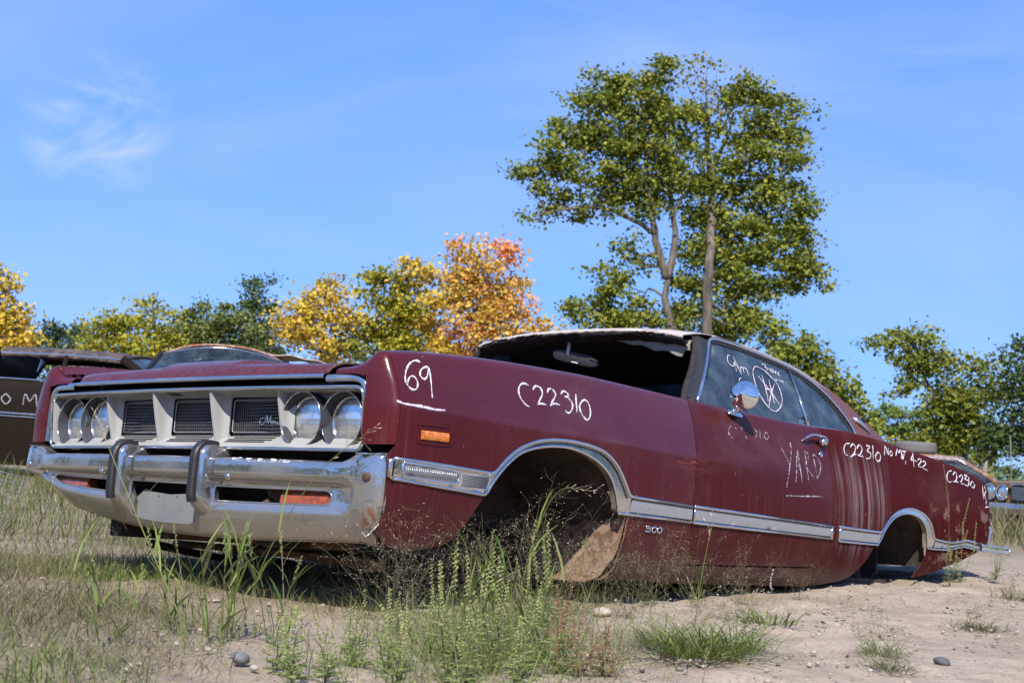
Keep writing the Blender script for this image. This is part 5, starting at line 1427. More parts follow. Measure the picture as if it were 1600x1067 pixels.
tag(inscription('chalk_mark', MARK_69_LINE, 0.0050, M['chalk_pink'], on_side), 'pinkish painted line under the number 69')
tag(inscription('chalk_mark', MARK_FENDER, 0.0058, M['chalk'], on_side), 'white painted C22310 on the fender')
tag(inscription('chalk_mark', MARK_DOOR, 0.0042, M['chalk_thin'], on_side), 'half worn C22310 under the door mirror')
tag(inscription('chalk_mark', MARK_YARD, 0.0050, M['chalk_thin'], on_side), 'thin painted word YARD, underlined, on the door')
tag(inscription('chalk_mark', MARK_QUARTER, 0.0052, M['chalk'], on_side), 'white painted C22310 NO MVT 4-22 on the quarter panel')
tag(inscription('chalk_mark', MARK_TAIL, 0.0060, M['chalk'], on_side), 'white painted C22310 and digits at the tail')
tag(inscription('chalk_mark', MARK_GLASS, 0.0036, M['chalk'], on_glass), 'white painted G/M and date on the door glass')
tag(inscription('chalk_mark', MARK_GLASS_PINK, 0.0046, M['chalk_pink'], on_glass), 'pink circled letter A on the door glass')
bs = [[(0.395, 0.2), (0.362, 1.0), (0.37, 1.9), (0.41, 2.4)], [(0.418, 0.5), (0.440, 0.6), (0.425, 2.2), (0.466, 2.2)], [(0.47, 0.5), (0.490, 0.8), (0.476, 2.1), (0.51, 2.3)], [(0.525, 0.4), (0.548, 0.6), (0.53, 1.2), (0.556, 1.8), (0.530, 2.4)], [(0.570, 0.5), (0.566, 2.3)], [(0.592, 1.0), (0.580, 1.9), (0.598, 2.3), (0.612, 1.5), (0.592, 1.0)]]
tag(inscription('chalk_mark', bs, 0.0032, M['chalk'], lambda v, k_: bump_pt(wv(v), 0.86 + (k_ / 2.4) * 1.9, -0.0008), 5, 0.6), 'white painted C22310 along the top of the bumper')
# stray wire dangling at the sill
mb = MB(); mb.tube([side_xyz(1.72, t_of_z(1.72, 0.300), 0.004), L3(1.715, 0.955, 0.26), L3(1.72, 0.95, 0.225), L3(1.73, 0.955, 0.205)], 0.004, 6); mb.build('dangling_wire', M['chalk_thin'], car, smooth=True)
# ------------------------------------------------------------------ the other cars in the yard
def car_shell(root, st, mat, name='body', arches=()):
    """st: stations (x, z_sill, z_shoulder, z_top, half_width); one lower body shell"""
    mb = MB(); P = []
    xs = [s[0] for s in st]
    X = np.unique(np.concatenate([np.linspace(xs[0], xs[-1], 60), xs]))
    def f(k, x): return crs(x, xs, [s[k] for s in st])
    for x in X:
        zs, zh, zt, w = f(1, x), f(2, x), f(3, x), f(4, x)
        for (xa, ra, za) in arches:
            d = ra * ra - (x - xa) ** 2
            if d > 0: zs = max(zs, za + math.sqrt(d))
        half = [(0.0, zt), (w * 0.55, zt - 0.006), (w * 0.82, zt - 0.015), (w * 0.90, zt - 0.03), (w * 0.955, zh), (w * 0.985, zh - 0.09), (w, max(zs + 0.01, zh - 0.22)), (w * 0.995, max(zs + 0.006, 0.42)), (w * 0.97, zs + 0.003), (w * 0.93, zs)]
        P.append([(x, y, z) for y, z in half] )
    L = [[(x, y, z) for x, y, z in r] for r in P]
    Rr = [[(x, -y, z) for x, y, z in r][::-1] for r in P]
    G = [a[::-1][:-1] + b[::-1] for a, b in zip(L, Rr)]
    mb.grid(G)
    for k in (0, -1): mb.add(G[k], [tuple(range(len(G[k])))])
    return mb.build(name, mat, root, smooth='auto')

def greenhouse(root, xa, xat, xct, xc, zb, zr, wb, wr, roof_mat, pillar_mat, glass_mat, bpill=(), glass_sides=True, screen=True, crown=0.05, rear=True, trim=None):
    """side view points: pillar foot/top at the windscreen, pillar top/foot at the back"""
    def sidept(x, q, s):    # q 0 at belt .. 1 at rail
        return (x, s * (wb + (wr - wb) * q), zb + (zr - zb) * q)
    # roof
    mb = MB(); P = []
    for x in np.linspace(xct, xat, 15):
        e = (x - xct) / (xat - xct); zz = zr + 0.02 * math.sin(e * math.pi) - 0.012 * (1 - e)
        row = []
        for y in np.linspace(-1, 1, 13):
            row.append((x + 0.10 * (1 - y * y) * (1 if e > 0.5 else -1) * abs(e - 0.5) * 2, y * wr, zz + crown * (1 - abs(y) ** 2.6)))
        P.append(row)
    mb.grid(P)
    # turned-down edge
    for s in (0, -1):
        mb.grid([[r[s], (r[s][0], r[s][1] * 1.02, r[s][2] - 0.03), (r[s][0], r[s][1] * 1.01, r[s][2] - 0.055)] for r in P])
    r_ = mb.build('roof', roof_mat, root, smooth=True)
    so = r_.modifiers.new('thickness', 'SOLIDIFY'); so.thickness = 0.025; so.offset = -1
    # pillars
    for s in (1, -1):
        for (xf, xt, w0) in [(xa, xat, 0.035), (xc, xct, 0.055)] + [(b0, b1, 0.03) for b0, b1 in bpill]:
            mb = MB()
            mb.tube([sidept(xf, -0.02, s), sidept((xf + xt) / 2 + 0.01, 0.5, s), sidept(xt, 1.0, s)], [w0 * 1.2, w0, w0 * 0.9], 8, flat=0.5, up=(0, 1, 0.3))
            mb.build('pillar', pillar_mat, root, smooth=True)
        if trim is not None:
            mb = MB(); mb.tube([sidept(xa, 0.0, s), sidept(xat, 0.97, s), sidept((xat + xct) / 2, 1.02, s), sidept(xct, 0.97, s), sidept(xc, 0.02, s)], 0.014, 6); mb.build('drip_moulding', trim, root, smooth=True)
        if glass_sides:
            cuts = [(xa - 0.03, xat - 0.03)] + list(bpill) + [(xc + 0.06, xct + 0.05)]
            for k in range(len(cuts) - 1):
                a, b = cuts[k], cuts[k + 1]
                mb = MB(); mb.add([sidept(a[0], 0, s), sidept(b[0], 0, s), sidept(b[1], 0.95, s), sidept(a[1], 0.95, s)], [(0, 1, 2, 3)])
                mb.build('side_window', glass_mat, root)
    if screen:
        mb = MB(); P = []
        for y in np.linspace(-1, 1, 13):
            bow = 0.14 * (1 - y * y)
            P.append([(xa + bow * 1.2, y * wb * 0.97, zb), ((xa + xat) / 2 + bow * 1.15, y * (wb + wr) / 2 * 0.97, (zb + zr) / 2), (xat + bow * 0.9, y * wr * 0.97, zr + 0.7 * crown * (1 - y * y))])
        mb.grid(P); mb.build('windscreen', glass_mat, root, smooth=True)
        mb = MB()
        mb.tube([p[2] for p in P], 0.009, 6); mb.tube([p[0] for p in P], 0.009, 6)
        mb.build('windscreen_trim', M['chrome'], root, smooth=True)
    if rear:
        mb = MB(); P = []
        for y in np.linspace(-1, 1, 9):
            bow = -0.10 * (1 - y * y)
            P.append([(xc + bow, y * wb * 0.9, zb), (xct + bow, y * wr * 0.92, zr + 0.6 * crown * (1 - y * y))])
        mb.grid(P); mb.build('rear_window', glass_mat, root, smooth=True)

def old_paint(name, base, rust=(0.17, 0.07, 0.03), amt=0.5, rough=0.5, pale=None, coat=0.12):
    t = NT(name)
    n = t.noise(scale=2.5, detail=7, rough=0.65); n2 = t.noise(scale=11, detail=6, rough=0.7)
    c = t.mix(n, tuple(v * 0.8 for v in base), tuple(v * 1.2 for v in base))
    c = t.mix(t.math('MULTIPLY', t.rng(n, 1 - amt, 1 - amt + 0.08), 0.9), c, rust)
    if pale: c = t.mix(t.math('MULTIPLY', t.rng(n2, 0.45, 0.62), 0.9), c, pale)
    return t.bsdf(c, t.rng(n2, 0.3, 0.7, rough - 0.1, rough + 0.15), 0, t.bump(n2, 0.12, 0.004), Coat_Weight=coat, Coat_Roughness=0.25, Specular_IOR_Level=coat)
M['brown'] = old_paint('faded brown paint', (0.017, 0.012, 0.008), rust=(0.045, 0.022, 0.012), amt=0.30, coat=0.04)
M['brown_roof'] = old_paint('peeling brown vinyl', (0.040, 0.034, 0.032), rust=(0.085, 0.06, 0.05), amt=0.5, rough=0.75, pale=(0.19, 0.13, 0.10))
M['rust_roof'] = old_paint('rusted roof', (0.27, 0.12, 0.07), rust=(0.34, 0.17, 0.10), amt=0.5, rough=0.7, pale=(0.40, 0.30, 0.24))
M['vinyl_pale'] = simple('torn pale vinyl', (0.46, 0.40, 0.34), 0.8, 0, 0.25, 9, 0.3)
M['gold'] = old_paint('weathered gold paint', (0.20, 0.125, 0.055), rust=(0.26, 0.10, 0.05), amt=0.45, rough=0.55)
M['teal'] = old_paint('faded dark paint', (0.05, 0.055, 0.05), amt=0.4)
M['interior'] = simple('dark car interior', (0.016, 0.014, 0.012), 0.9, 0, 0.3, 12)

def interior(root, x0, x1, z0, z1, w):
    mb = MB(); mb.box(((x0 + x1) / 2, 0, z0), (abs(x1 - x0), 2 * w, 0.04))
    mb.build('floor', M['interior'], root)
    for k, x in enumerate((x0 * 0.55 + x1 * 0.45, x0 * 0.15 + x1 * 0.85)):
        mb = MB(); mb.box((x, 0, (z0 + z1) / 2 + 0.03), (0.14, 1.7 * w, z1 - z0), Matrix.Rotation(R_(-12), 3, 'Y')); mb.build('seat_back', M['interior'], root, bevel=0.05)

# brown sedan to the left, nose pointing out of the picture
brown = empty('sedan', (-5.6, 17.2, 0.0), R_(180 - 3))
tag(brown, 'brown four-door hardtop sedan with open side windows beyond the coupe nose', 'car')
st = [(-2.55, 0.45, 0.94, 1.02, 0.84), (-2.4, 0.30, 1.02, 1.08, 0.93), (-1.8, 0.18, 1.07, 1.11, 0.99), (-0.9, 0.10, 1.08, 1.11, 1.0), (0.8, 0.10, 1.08, 1.11, 1.0), (1.7, 0.15, 1.05, 1.09, 0.99), (2.5, 0.25, 1.0, 1.05, 0.95), (2.7, 0.45, 0.95, 1.0, 0.90)]
car_shell(brown, st, M['brown'], arches=((1.75, 0.36, 0.20), (-1.6, 0.36, 0.20)))
greenhouse(brown, 0.70, 0.42, -1.05, -1.60, 1.10, 1.425, 0.88, 0.72, M['brown_roof'], M['brown'], M['glass_bg'], bpill=((-0.40, -0.38),), glass_sides=False, trim=M['chrome'], crown=0.10)
interior(brown, 0.5, -1.5, 0.50, 1.04, 0.80)
for s in (1, -1):
    mb = MB(); mb.tube([(x, s * 1.006, 0.700 + 0.004 * x) for x in np.linspace(-2.2, 2.3, 20)], 0.012, 6); mb.tube([(x, s * 1.004, 0.665 + 0.004 * x) for x in np.linspace(-2.2, 2.3, 20)], 0.010, 6); mb.build('side_moulding', M['chrome'], brown, smooth=True)
    mb = MB(); mb.tube([(x, s * 0.915, 1.105) for x in np.linspace(-1.5, 0.7, 14)], 0.011, 6); mb.build('belt_trim', M['chrome'], brown, smooth=True)
    mb = MB(); mb.box((-0.2, s * 0.955, 0.115), (3.0, 0.02, 0.022)); mb.build('rocker_trim', M['rust'], brown)
# marker scrawl on the brown door
mb = MB()
for s_ in [[(0.86, 0.98), (0.74, 0.97), (0.68, 0.90), (0.72, 0.83), (0.83, 0.81)], [(0.42, 0.80), (0.41, 0.95), (0.29, 0.81), (0.28, 0.94)], [(0.19, 0.92), (0.13, 0.86), (0.18, 0.80), (0.24, 0.86), (0.19, 0.92)], [(-0.02, 0.80), (-0.04, 0.93), (-0.10, 0.85), (-0.16, 0.93), (-0.19, 0.79)], [(-0.24, 0.92), (-0.29, 0.79), (-0.34, 0.92)]]:
    mb.tube([(x, 1.008, z) for x, z in smoothpath(s_, 4)], 0.009, 5)
tag(mb.build('chalk_mark', M['chalk_thin'], brown, smooth=True), 'worn white painted letters on the brown door')

# second car behind: cracked windscreen, rusty roof with torn pale vinyl
rusty_car = empty('parked_car', (-2.83, 13.7, -0.05), R_(-82))
tag(rusty_car, 'car with blue cracked windscreen and rusty roof showing above the coupe hood', 'car')
st = [(-2.7, 0.45, 0.80, 0.88, 0.84), (-2.5, 0.34, 0.86, 0.92, 0.93), (-1.6, 0.26, 0.93, 0.96, 0.98), (0.8, 0.22, 0.94, 0.96, 0.98), (1.7, 0.25, 0.92, 0.96, 0.97), (2.5, 0.30, 0.87, 0.91, 0.94), (2.7, 0.45, 0.84, 0.87, 0.90)]
car_shell(rusty_car, st, M['teal'], arches=((1.65, 0.36, 0.20), (-1.5, 0.36, 0.20)))
greenhouse(rusty_car, 0.75, 0.0, -1.25, -1.95, 0.96, 1.39, 0.80, 0.60, M['rust_roof'], M['rubber'], M['glass_bg'], bpill=((-0.72, -0.72),), trim=M['chrome'], crown=0.13)
interior(rusty_car, 0.5, -1.5, 0.45, 1.0, 0.78)
mb = MB(); P = []
rs = np.random.RandomState(2)
for x in np.linspace(-1.30, -0.15, 16):
    P.append([(x, y, 1.445 + 0.052 * (1 - abs(y / 0.72) ** 2.6) - 0.02 * max(0, -x - 0.8) + rs.uniform(0, 0.012) + (0.02 if abs(y) > 0.6 and x > -0.4 else 0)) for y in np.linspace(0.10, 0.62, 8)])
mb.grid(P); mb.build('torn_vinyl', M['vinyl_pale'], rusty_car, smooth=True)
mb = MB(); P = []
for i, y in enumerate(np.linspace(0.42, 1.10, 12)):
    P.append([(x + 0.02 * math.sin(y * 17), y, 1.475 - 0.05 * max(0, y - 0.7) / 0.6 - 0.10 * max(0, y - 0.7) ** 1.3 + 0.010 * math.sin(y * 23 + x * 5)) for x in np.linspace(-0.75, -0.05 - 0.15 * i / 11, 6)])
mb.grid(P); o = mb.build('peeled_vinyl', M['vinyl_pale'], rusty_car, smooth=True); so = o.modifiers.new('thickness', 'SOLIDIFY'); so.thickness = 0.012
mb = MB(); mb.tube([(-0.1, 0.42, 1.50), (-0.08, 0.45, 1.535), (-0.12, 0.49, 1.55), (-0.1, 0.53, 1.52)], 0.014, 5); mb.build('vinyl_scrap', M['rubber'], rusty_car, smooth=True)

# rust-roofed car in the grass on the right, and the nose of a gold car in front of it
red = empty('derelict_car', (6.75, 22.3, -0.20), R_(-15))
tag(red, 'low car with rusty red roof and clear side windows past the coupe tail', 'car')
st = [(-2.7, 0.45, 0.78, 0.84, 0.84), (-2.5, 0.34, 0.82, 0.86, 0.93), (-1.6, 0.26, 0.86, 0.88, 0.98), (0.8, 0.22, 0.86, 0.88, 0.98), (1.7, 0.25, 0.83, 0.88, 0.97), (2.45, 0.30, 0.80, 0.86, 0.95), (2.60, 0.40, 0.79, 0.83, 0.93)]
car_shell(red, st, M['brown'], arches=((1.65, 0.36, 0.20), (-1.5, 0.36, 0.20)))
greenhouse(red, 1.05, 0.45, -0.85, -1.65, 0.88, 1.23, 0.86, 0.70, M['rust_roof'], M['rust_roof'], M['glass_bg'], bpill=((-0.10, -0.10),), trim=M['chrome'], crown=0.05)
interior(red, 0.6, -1.4, 0.42, 0.90, 0.78)
mb = MB(); mb.add([(0.62, -0.80, 0.93), (0.52, -0.80, 0.93), (0.52, -0.795, 0.98), (0.62, -0.795, 0.98)], [(0, 1, 2, 3)]); mb.build('window_sticker', M['chalk'], red)
gold = empty('gold_sedan', (9.20, 19.0, -0.14), R_(-154.5))
tag(gold, 'weathered gold car nose with quad headlights at the right picture edge', 'car')
car_shell(gold, st, M['gold'], arches=((1.65, 0.36, 0.20), (-1.5, 0.36, 0.20)))
greenhouse(gold, 0.95, 0.35, -0.95, -1.75, 0.88, 1.22, 0.86, 0.70, M['gold'], M['gold'], M['glass_bg'], bpill=((-0.28, -0.28),), trim=M['chrome'], crown=0.05)
interior(gold, 0.6, -1.4, 0.42, 0.90, 0.78)
mb = MB(); mb.box((2.612, 0, 0.685), (0.03, 0.80, 0.20)); mb.build('grille_panel', M['black_trim'], gold)
for k in range(7):
    mb = MB(); mb.box((2.635, 0, 0.610 + k * 0.025), (0.012, 0.78, 0.007)); mb.build('grille_bar', M['chrome'], gold)
mb = MB(); mb.tube([(2.64, -0.42, 0.80), (2.66, 0, 0.80), (2.64, 0.42, 0.80)], 0.018, 6); mb.build('grille_bar', M['chrome'], gold, smooth=True)
for s in (1, -1):
    for c in (0.56, 0.78):
        mb = MB(); mb.tube([(2.58, s * c, 0.69), (2.645, s * c, 0.69)], [0.098, 0.100], 20, cap=False); mb.tube([(2.645, s * c + 0.100 * math.cos(a), 0.69 + 0.100 * math.sin(a)) for a in np.linspace(0, 6.2832, 21)], 0.012, 6, cap=False)
        h_ = mb.build('headlight', M['chrome'], gold, smooth=True)
        mb = MB(); lathe(mb, (2.628, s * c, 0.69), [(0.012, 0.001), (0.009, 0.05), (0.0, 0.094)], 20); mb.build('lens', M['lens'], h_, smooth=True)
mb = MB(); P = []
for y in np.linspace(-0.98, 0.98, 15):
    b_ = 0.10 * (1 - (abs(y) / 0.98) ** 4)
    P.append([(2.60 + b_ * 0.4, y, 0.555), (2.64 + b_, y, 0.55), (2.655 + b_, y, 0.51), (2.65 + b_, y, 0.45), (2.62 + b_, y, 0.41)])
mb.grid(P); mb.build('front_bumper', M['bumper'], gold, smooth=True)

# tyre lying on the roof of the rust-roofed car
mb = MB(); P = []
for i in range(48):
    a = 2 * math.pi * i / 48
    row = []
    for r, z in ((0.205, 0.035), (0.215, 0.015), (0.25, 0.0), (0.295, 0.0), (0.325, 0.018), (0.335, 0.04), (0.336, 0.085), (0.336, 0.13), (0.335, 0.15), (0.325, 0.172), (0.295, 0.19), (0.25, 0.19), (0.215, 0.175), (0.205, 0.155)):
        rr = r - (0.004 if (r > 0.33 and i % 2) else 0)
        row.append((rr * math.cos(a), rr * math.sin(a), z * 0.95))
    P.append(row)
mb.grid(P, closed_u=True, closed_v=True)
M['tyre'] = simple('dusty grey tyre rubber', (0.14, 0.135, 0.13), 0.85, 0, 0.2, 30, 0.2)
ty = mb.build('tyre', M['tyre'], None, smooth=True)
ty.location = (6.58, 22.35, 1.095)
tag(ty, 'dusty grey tyre lying on the rusty roof behind the coupe trunk', 'tyre')
# wire rack leaning by the brown car
wr = MB()
for k in range(7): wr.tube([(-0.16 + k * 0.055, 0, 0), (-0.16 + k * 0.055, 0.05, 0.24)], 0.004, 5)
for k in range(5): wr.tube([(-0.18, k * 0.0125, k * 0.06), (0.19, k * 0.0125, k * 0.06)], 0.004, 5)
o = wr.build('wire_rack', M['zinc'], None, smooth=True); o.location = (-3.62, 9.9, -0.02); o.rotation_euler = (-0.25, 0.25, 0.3)
tag(o, 'small wire rack leaning under the brown sedan', 'rack')
# stakes by the gold car
mb = MB(); mb.tube([(0, 0, -0.1), (0.0, 0, 0.9), (-0.04, 0, 1.55)], 0.009, 6); o = mb.build('metal_stake', simple('pale green stake', (0.13, 0.18, 0.13), 0.6, 0, 0.2, 20), None, smooth=True); o.location = (8.45, 23.2, -0.02); tag(o, 'thin pale green stake near the right picture edge', 'stake')
mb = MB(); mb.tube([(0, 0, -0.1), (0.02, 0, 0.6), (0.0, 0.02, 1.0), (0.03, 0, 1.15)], [0.06, 0.055, 0.05, 0.015], 8); o = mb.build('wooden_post', simple('grey weathered wood', (0.24, 0.20, 0.16), 0.9, 0, 0.3, 12, 0.4), None, smooth=True); o.location = (8.70, 25.2, -0.02); tag(o, 'broken grey wooden post rising from the grass behind the gold car', 'post')
TREES = [
    ('linden_tree','tall green tree with forked grey trunk and long left limb behind the coupe roof','tree','green',[([[4.75,40.0,-0.37],[4.62,40.0,3.11],[4.54,40.0,4.78],[4.37,40.0,5.52],[4.39,40.0,6.23]],0.27),([[4.39,40.0,6.18],[4.11,40.0,6.82],[3.92,40.0,7.56],[3.67,40.0,8.68],[3.52,40.0,10.0],[3.28,40.0,11.52]],0.19),([[4.39,40.0,6.18],[4.52,40.0,6.85],[4.53,40.0,7.6],[4.34,40.0,8.73],[4.11,40.0,10.24],[3.93,40.0,11.76]],0.17),([[3.92,40.0,7.47],[3.31,40.0,7.8],[2.64,40.0,8.04],[1.98,40.0,8.09],[1.24,40.0,7.95],[0.6,40.0,7.75]],0.11),([[3.67,40.0,8.68],[3.13,40.0,9.22],[2.63,40.0,9.75],[2.02,40.0,10.48]],0.09),([[3.52,40.0,10.0],[3.04,40.0,10.74],[2.62,40.0,11.48]],0.07),([[4.46,40.0,5.53],[3.88,40.0,5.86],[3.73,40.0,5.38]],0.06),([[4.5,40.0,8.17],[4.83,40.0,8.95],[4.98,40.0,9.72]],0.07)],[(2.5,40.0,11.95,0.88,0.74,0.59,1.0,'green'),(3.58,40.0,12.16,0.77,0.7,0.63,1.0,'green'),(2.08,40.0,11.15,0.77,0.7,0.63,1.0,'green'),(3.03,40.0,11.02,1.01,0.89,0.77,1.0,'green'),(3.97,40.0,10.99,0.7,0.77,0.83,1.0,'green'),(1.47,40.0,10.35,0.77,0.66,0.55,1.0,'green'),(2.43,40.0,10.03,1.11,0.92,0.74,1.0,'green'),(3.57,40.0,9.82,1.01,0.89,0.77,1.0,'green'),(0.95,40.0,9.55,0.83,0.65,0.48,1.0,'green'),(0.33,40.0,8.99,0.7,0.52,0.33,1.0,'green'),(1.74,40.0,9.03,1.01,0.78,0.55,1.0,'green'),(2.77,40.0,8.91,0.92,0.77,0.63,1.0,'green'),(3.99,40.0,8.89,0.74,0.74,0.74,1.0,'green'),(0.66,40.0,8.29,0.66,0.5,0.33,1.0,'green'),(1.33,40.0,7.96,0.74,0.52,0.29,0.8,'green'),(0.23,40.0,7.6,0.33,0.25,0.17,0.7,'green'),(2.16,40.0,8.2,0.7,0.53,0.37,0.8,'green'),(3.57,40.0,8.11,0.52,0.46,0.41,1.0,'green'),(4.5,40.0,9.88,0.7,0.81,0.92,1.0,'green'),(3.07,40.0,7.03,0.41,0.33,0.26,0.9,'green'),(3.56,40.0,6.59,0.48,0.39,0.29,1.0,'green'),(2.95,40.0,5.99,0.55,0.44,0.33,1.0,'green'),(2.24,40.0,5.38,0.7,0.57,0.44,1.0,'green'),(1.89,40.0,4.94,0.46,0.36,0.26,1.0,'green'),(3.18,40.0,5.25,0.77,0.63,0.48,1.0,'green'),(3.85,40.0,4.92,0.66,0.5,0.33,1.0,'green'),(2.93,40.0,4.77,1.01,0.67,0.33,1.0,'green')],0.115,1.0,None),
    ('linden_tree','tall green tree with straight trunk and thin bare twigs at its crown','tree','green',[([[5.92,39.55,-0.46],[5.66,39.55,3.16],[5.51,39.55,5.54],[5.52,39.55,6.84],[5.66,40.8,8.39],[5.64,40.8,9.17],[5.47,40.8,10.13],[5.44,40.8,11.49]],0.25),([[5.65,40.8,8.97],[5.79,40.8,9.95],[6.09,40.8,10.75],[6.24,40.8,11.55]],0.1),([[5.44,40.8,11.39],[5.33,40.8,12.07],[5.36,40.8,12.96]],0.04),([[5.43,40.8,10.9],[5.08,40.8,11.66],[4.69,40.8,12.42]],0.035),([[5.71,40.8,10.63],[6.23,40.8,11.74],[6.38,40.8,12.54]],0.04),([[5.85,40.8,6.29],[6.1,40.8,6.84],[6.57,40.8,7.07],[7.13,40.8,7.24]],0.085),([[5.66,40.8,8.39],[6.18,40.8,9.01],[6.92,40.8,9.45]],0.08),([[6.09,40.8,10.75],[6.85,40.8,10.9],[7.51,40.8,11.24]],0.06),([[5.89,40.8,10.15],[6.5,40.8,10.29],[8.04,40.8,10.2]],0.03),([[5.51,40.8,10.13],[5.05,40.8,10.39],[4.55,40.8,10.85]],0.03),([[5.37,40.8,11.29],[5.6,40.8,12.09],[5.69,40.8,12.88]],0.02),([[5.34,40.8,11.88],[5.08,40.8,12.45],[5.09,40.8,12.84]],0.02)],[(5.4,40.8,12.9,0.41,0.34,0.26,0.3,'sparse'),(4.75,40.8,12.53,0.34,0.38,0.41,0.25,'sparse'),(5.65,40.8,11.9,0.85,0.8,0.75,0.25,'sparse'),(6.5,40.8,12.15,0.71,0.62,0.53,1.0,'green'),(7.29,40.8,11.81,0.68,0.64,0.6,1.0,'green'),(7.97,40.8,11.66,0.45,0.36,0.26,1.0,'green'),(6.26,40.8,11.25,0.85,0.74,0.64,0.5,'green'),(5.02,40.8,11.07,0.71,0.73,0.75,0.7,'green'),(7.71,40.8,10.96,0.68,0.66,0.64,1.0,'green'),(6.87,40.8,10.42,0.9,0.81,0.71,1.0,'green'),(5.66,40.8,9.75,0.85,0.8,0.75,0.8,'green'),(8.04,40.8,10.01,0.56,0.6,0.64,1.0,'green'),(7.31,40.8,9.37,0.98,0.85,0.71,1.0,'green'),(4.93,40.8,9.12,0.56,0.64,0.71,1.0,'green'),(6.42,41.03,8.87,0.94,0.85,0.75,1.0,'green'),(8.2,40.8,8.76,0.6,0.58,0.56,1.0,'green'),(5.41,41.08,8.14,0.68,0.66,0.64,1.0,'green'),(7.09,40.8,8.01,1.03,0.87,0.71,1.0,'green'),(8.34,40.8,7.76,0.75,0.68,0.6,1.0,'green'),(8.86,40.8,6.87,0.45,0.43,0.41,1.0,'green'),(6.2,41.06,7.51,0.85,0.76,0.68,1.0,'green'),(7.7,40.8,7.18,0.98,0.81,0.64,1.0,'green'),(5.38,41.18,7.08,0.6,0.68,0.75,1.0,'green'),(6.72,40.99,6.56,0.98,0.81,0.64,1.0,'green'),(8.39,40.8,6.65,0.6,0.53,0.45,1.0,'green'),(9.17,40.8,6.36,0.3,0.22,0.13,0.8,'green'),(7.47,40.8,6.11,0.68,0.58,0.49,1.0,'green'),(5.31,40.99,6.08,0.79,0.71,0.64,1.0,'green'),(6.36,40.8,5.56,0.94,0.79,0.64,1.0,'green'),(4.87,40.89,5.28,0.85,0.71,0.56,1.0,'green'),(7.13,40.8,5.23,0.75,0.66,0.56,1.0,'green'),(6.02,40.8,4.87,1.13,0.83,0.53,1.0,'green'),(7.63,40.8,4.69,0.56,0.45,0.34,1.0,'green')],0.115,1.0,None),
    ('maple_tree','tall orange and red autumn maple beside the yellow-green maple','tree','orange',[([[-0.7,36.0,0.54],[-0.88,36.0,3.18],[-0.97,36.0,4.52],[-1.02,36.0,5.87]],0.1),([[-0.93,36.0,3.85],[-1.41,36.0,4.83],[-1.7,36.0,5.32]],0.05),([[-0.95,36.0,4.19],[-0.52,36.0,5.23],[-0.39,36.0,5.74]],0.05),([[-0.91,36.0,3.52],[-0.04,36.0,4.25]],0.04)],[(-1.64,36.0,6.13,0.23,0.2,0.17,0.8,'red'),(-1.35,36.0,5.88,0.43,0.37,0.3,0.8,'orange'),(-0.67,36.0,6.15,0.33,0.28,0.23,0.8,'red'),(-0.3,36.0,5.75,0.33,0.33,0.33,0.9,'red'),(-1.04,36.0,5.44,0.63,0.53,0.43,1.0,'orange'),(-1.52,36.0,5.16,0.43,0.41,0.4,1,'orange'),(-0.35,36.0,5.15,0.46,0.45,0.43,1.0,'orange'),(-0.74,36.0,4.79,0.75,0.62,0.5,1.0,'orange'),(-1.64,36.0,4.48,0.53,0.51,0.5,1,'yellow'),(-0.45,36.0,4.22,0.7,0.6,0.5,1.0,'orange'),(-1.11,36.0,4.01,0.7,0.58,0.46,1.0,'orange'),(0.04,36.0,4.42,0.37,0.33,0.3,0.8,'orange'),(0.47,36.0,4.75,0.2,0.17,0.13,0.6,'red'),(-1.83,36.0,3.54,0.56,0.5,0.43,1,'yellow'),(-0.98,36.0,3.43,0.8,0.6,0.4,1,'red'),(0.08,36.0,3.78,0.56,0.48,0.4,1.0,'orange'),(0.64,36.0,4.09,0.43,0.33,0.23,0.8,'orange'),(1.07,36.0,3.9,0.37,0.33,0.3,0.7,'orange')],0.105,1.0,None),
    ('maple_tree','yellow-green maple just left of the orange maple','tree','yelgreen',[([[-2.84,37.0,0.4],[-3.04,37.0,3.12],[-3.11,37.0,4.49],[-3.12,37.0,5.36]],0.09),([[-3.07,37.0,3.46],[-3.65,37.0,4.46]],0.045),([[-3.07,37.0,3.81],[-2.58,37.0,5.05]],0.045)],[(-3.64,37.0,5.36,0.27,0.27,0.27,1.0,'yelgreen'),(-2.88,37.0,5.69,0.34,0.29,0.24,0.8,'yellow'),(-3.32,37.0,5.0,0.58,0.49,0.41,1.0,'yelgreen'),(-2.59,37.0,5.22,0.44,0.44,0.44,1,'yellow'),(-3.84,37.0,4.7,0.34,0.31,0.27,1.0,'yelgreen'),(-3.38,37.0,4.3,0.72,0.6,0.48,1.0,'yelgreen'),(-2.63,37.0,4.53,0.61,0.58,0.55,1.0,'yelgreen'),(-4.13,37.0,3.99,0.31,0.27,0.24,0.7,'yellow'),(-3.6,37.0,3.68,0.68,0.55,0.41,1.0,'yelgreen'),(-2.74,37.0,3.74,0.82,0.65,0.48,1.0,'yelgreen'),(-2.34,37.0,4.11,0.51,0.48,0.44,1,'yellow'),(-4.09,37.0,3.39,0.38,0.34,0.31,1.0,'yelgreen'),(-3.22,37.0,3.28,0.85,0.6,0.34,1.0,'yelgreen')],0.105,1.0,None),
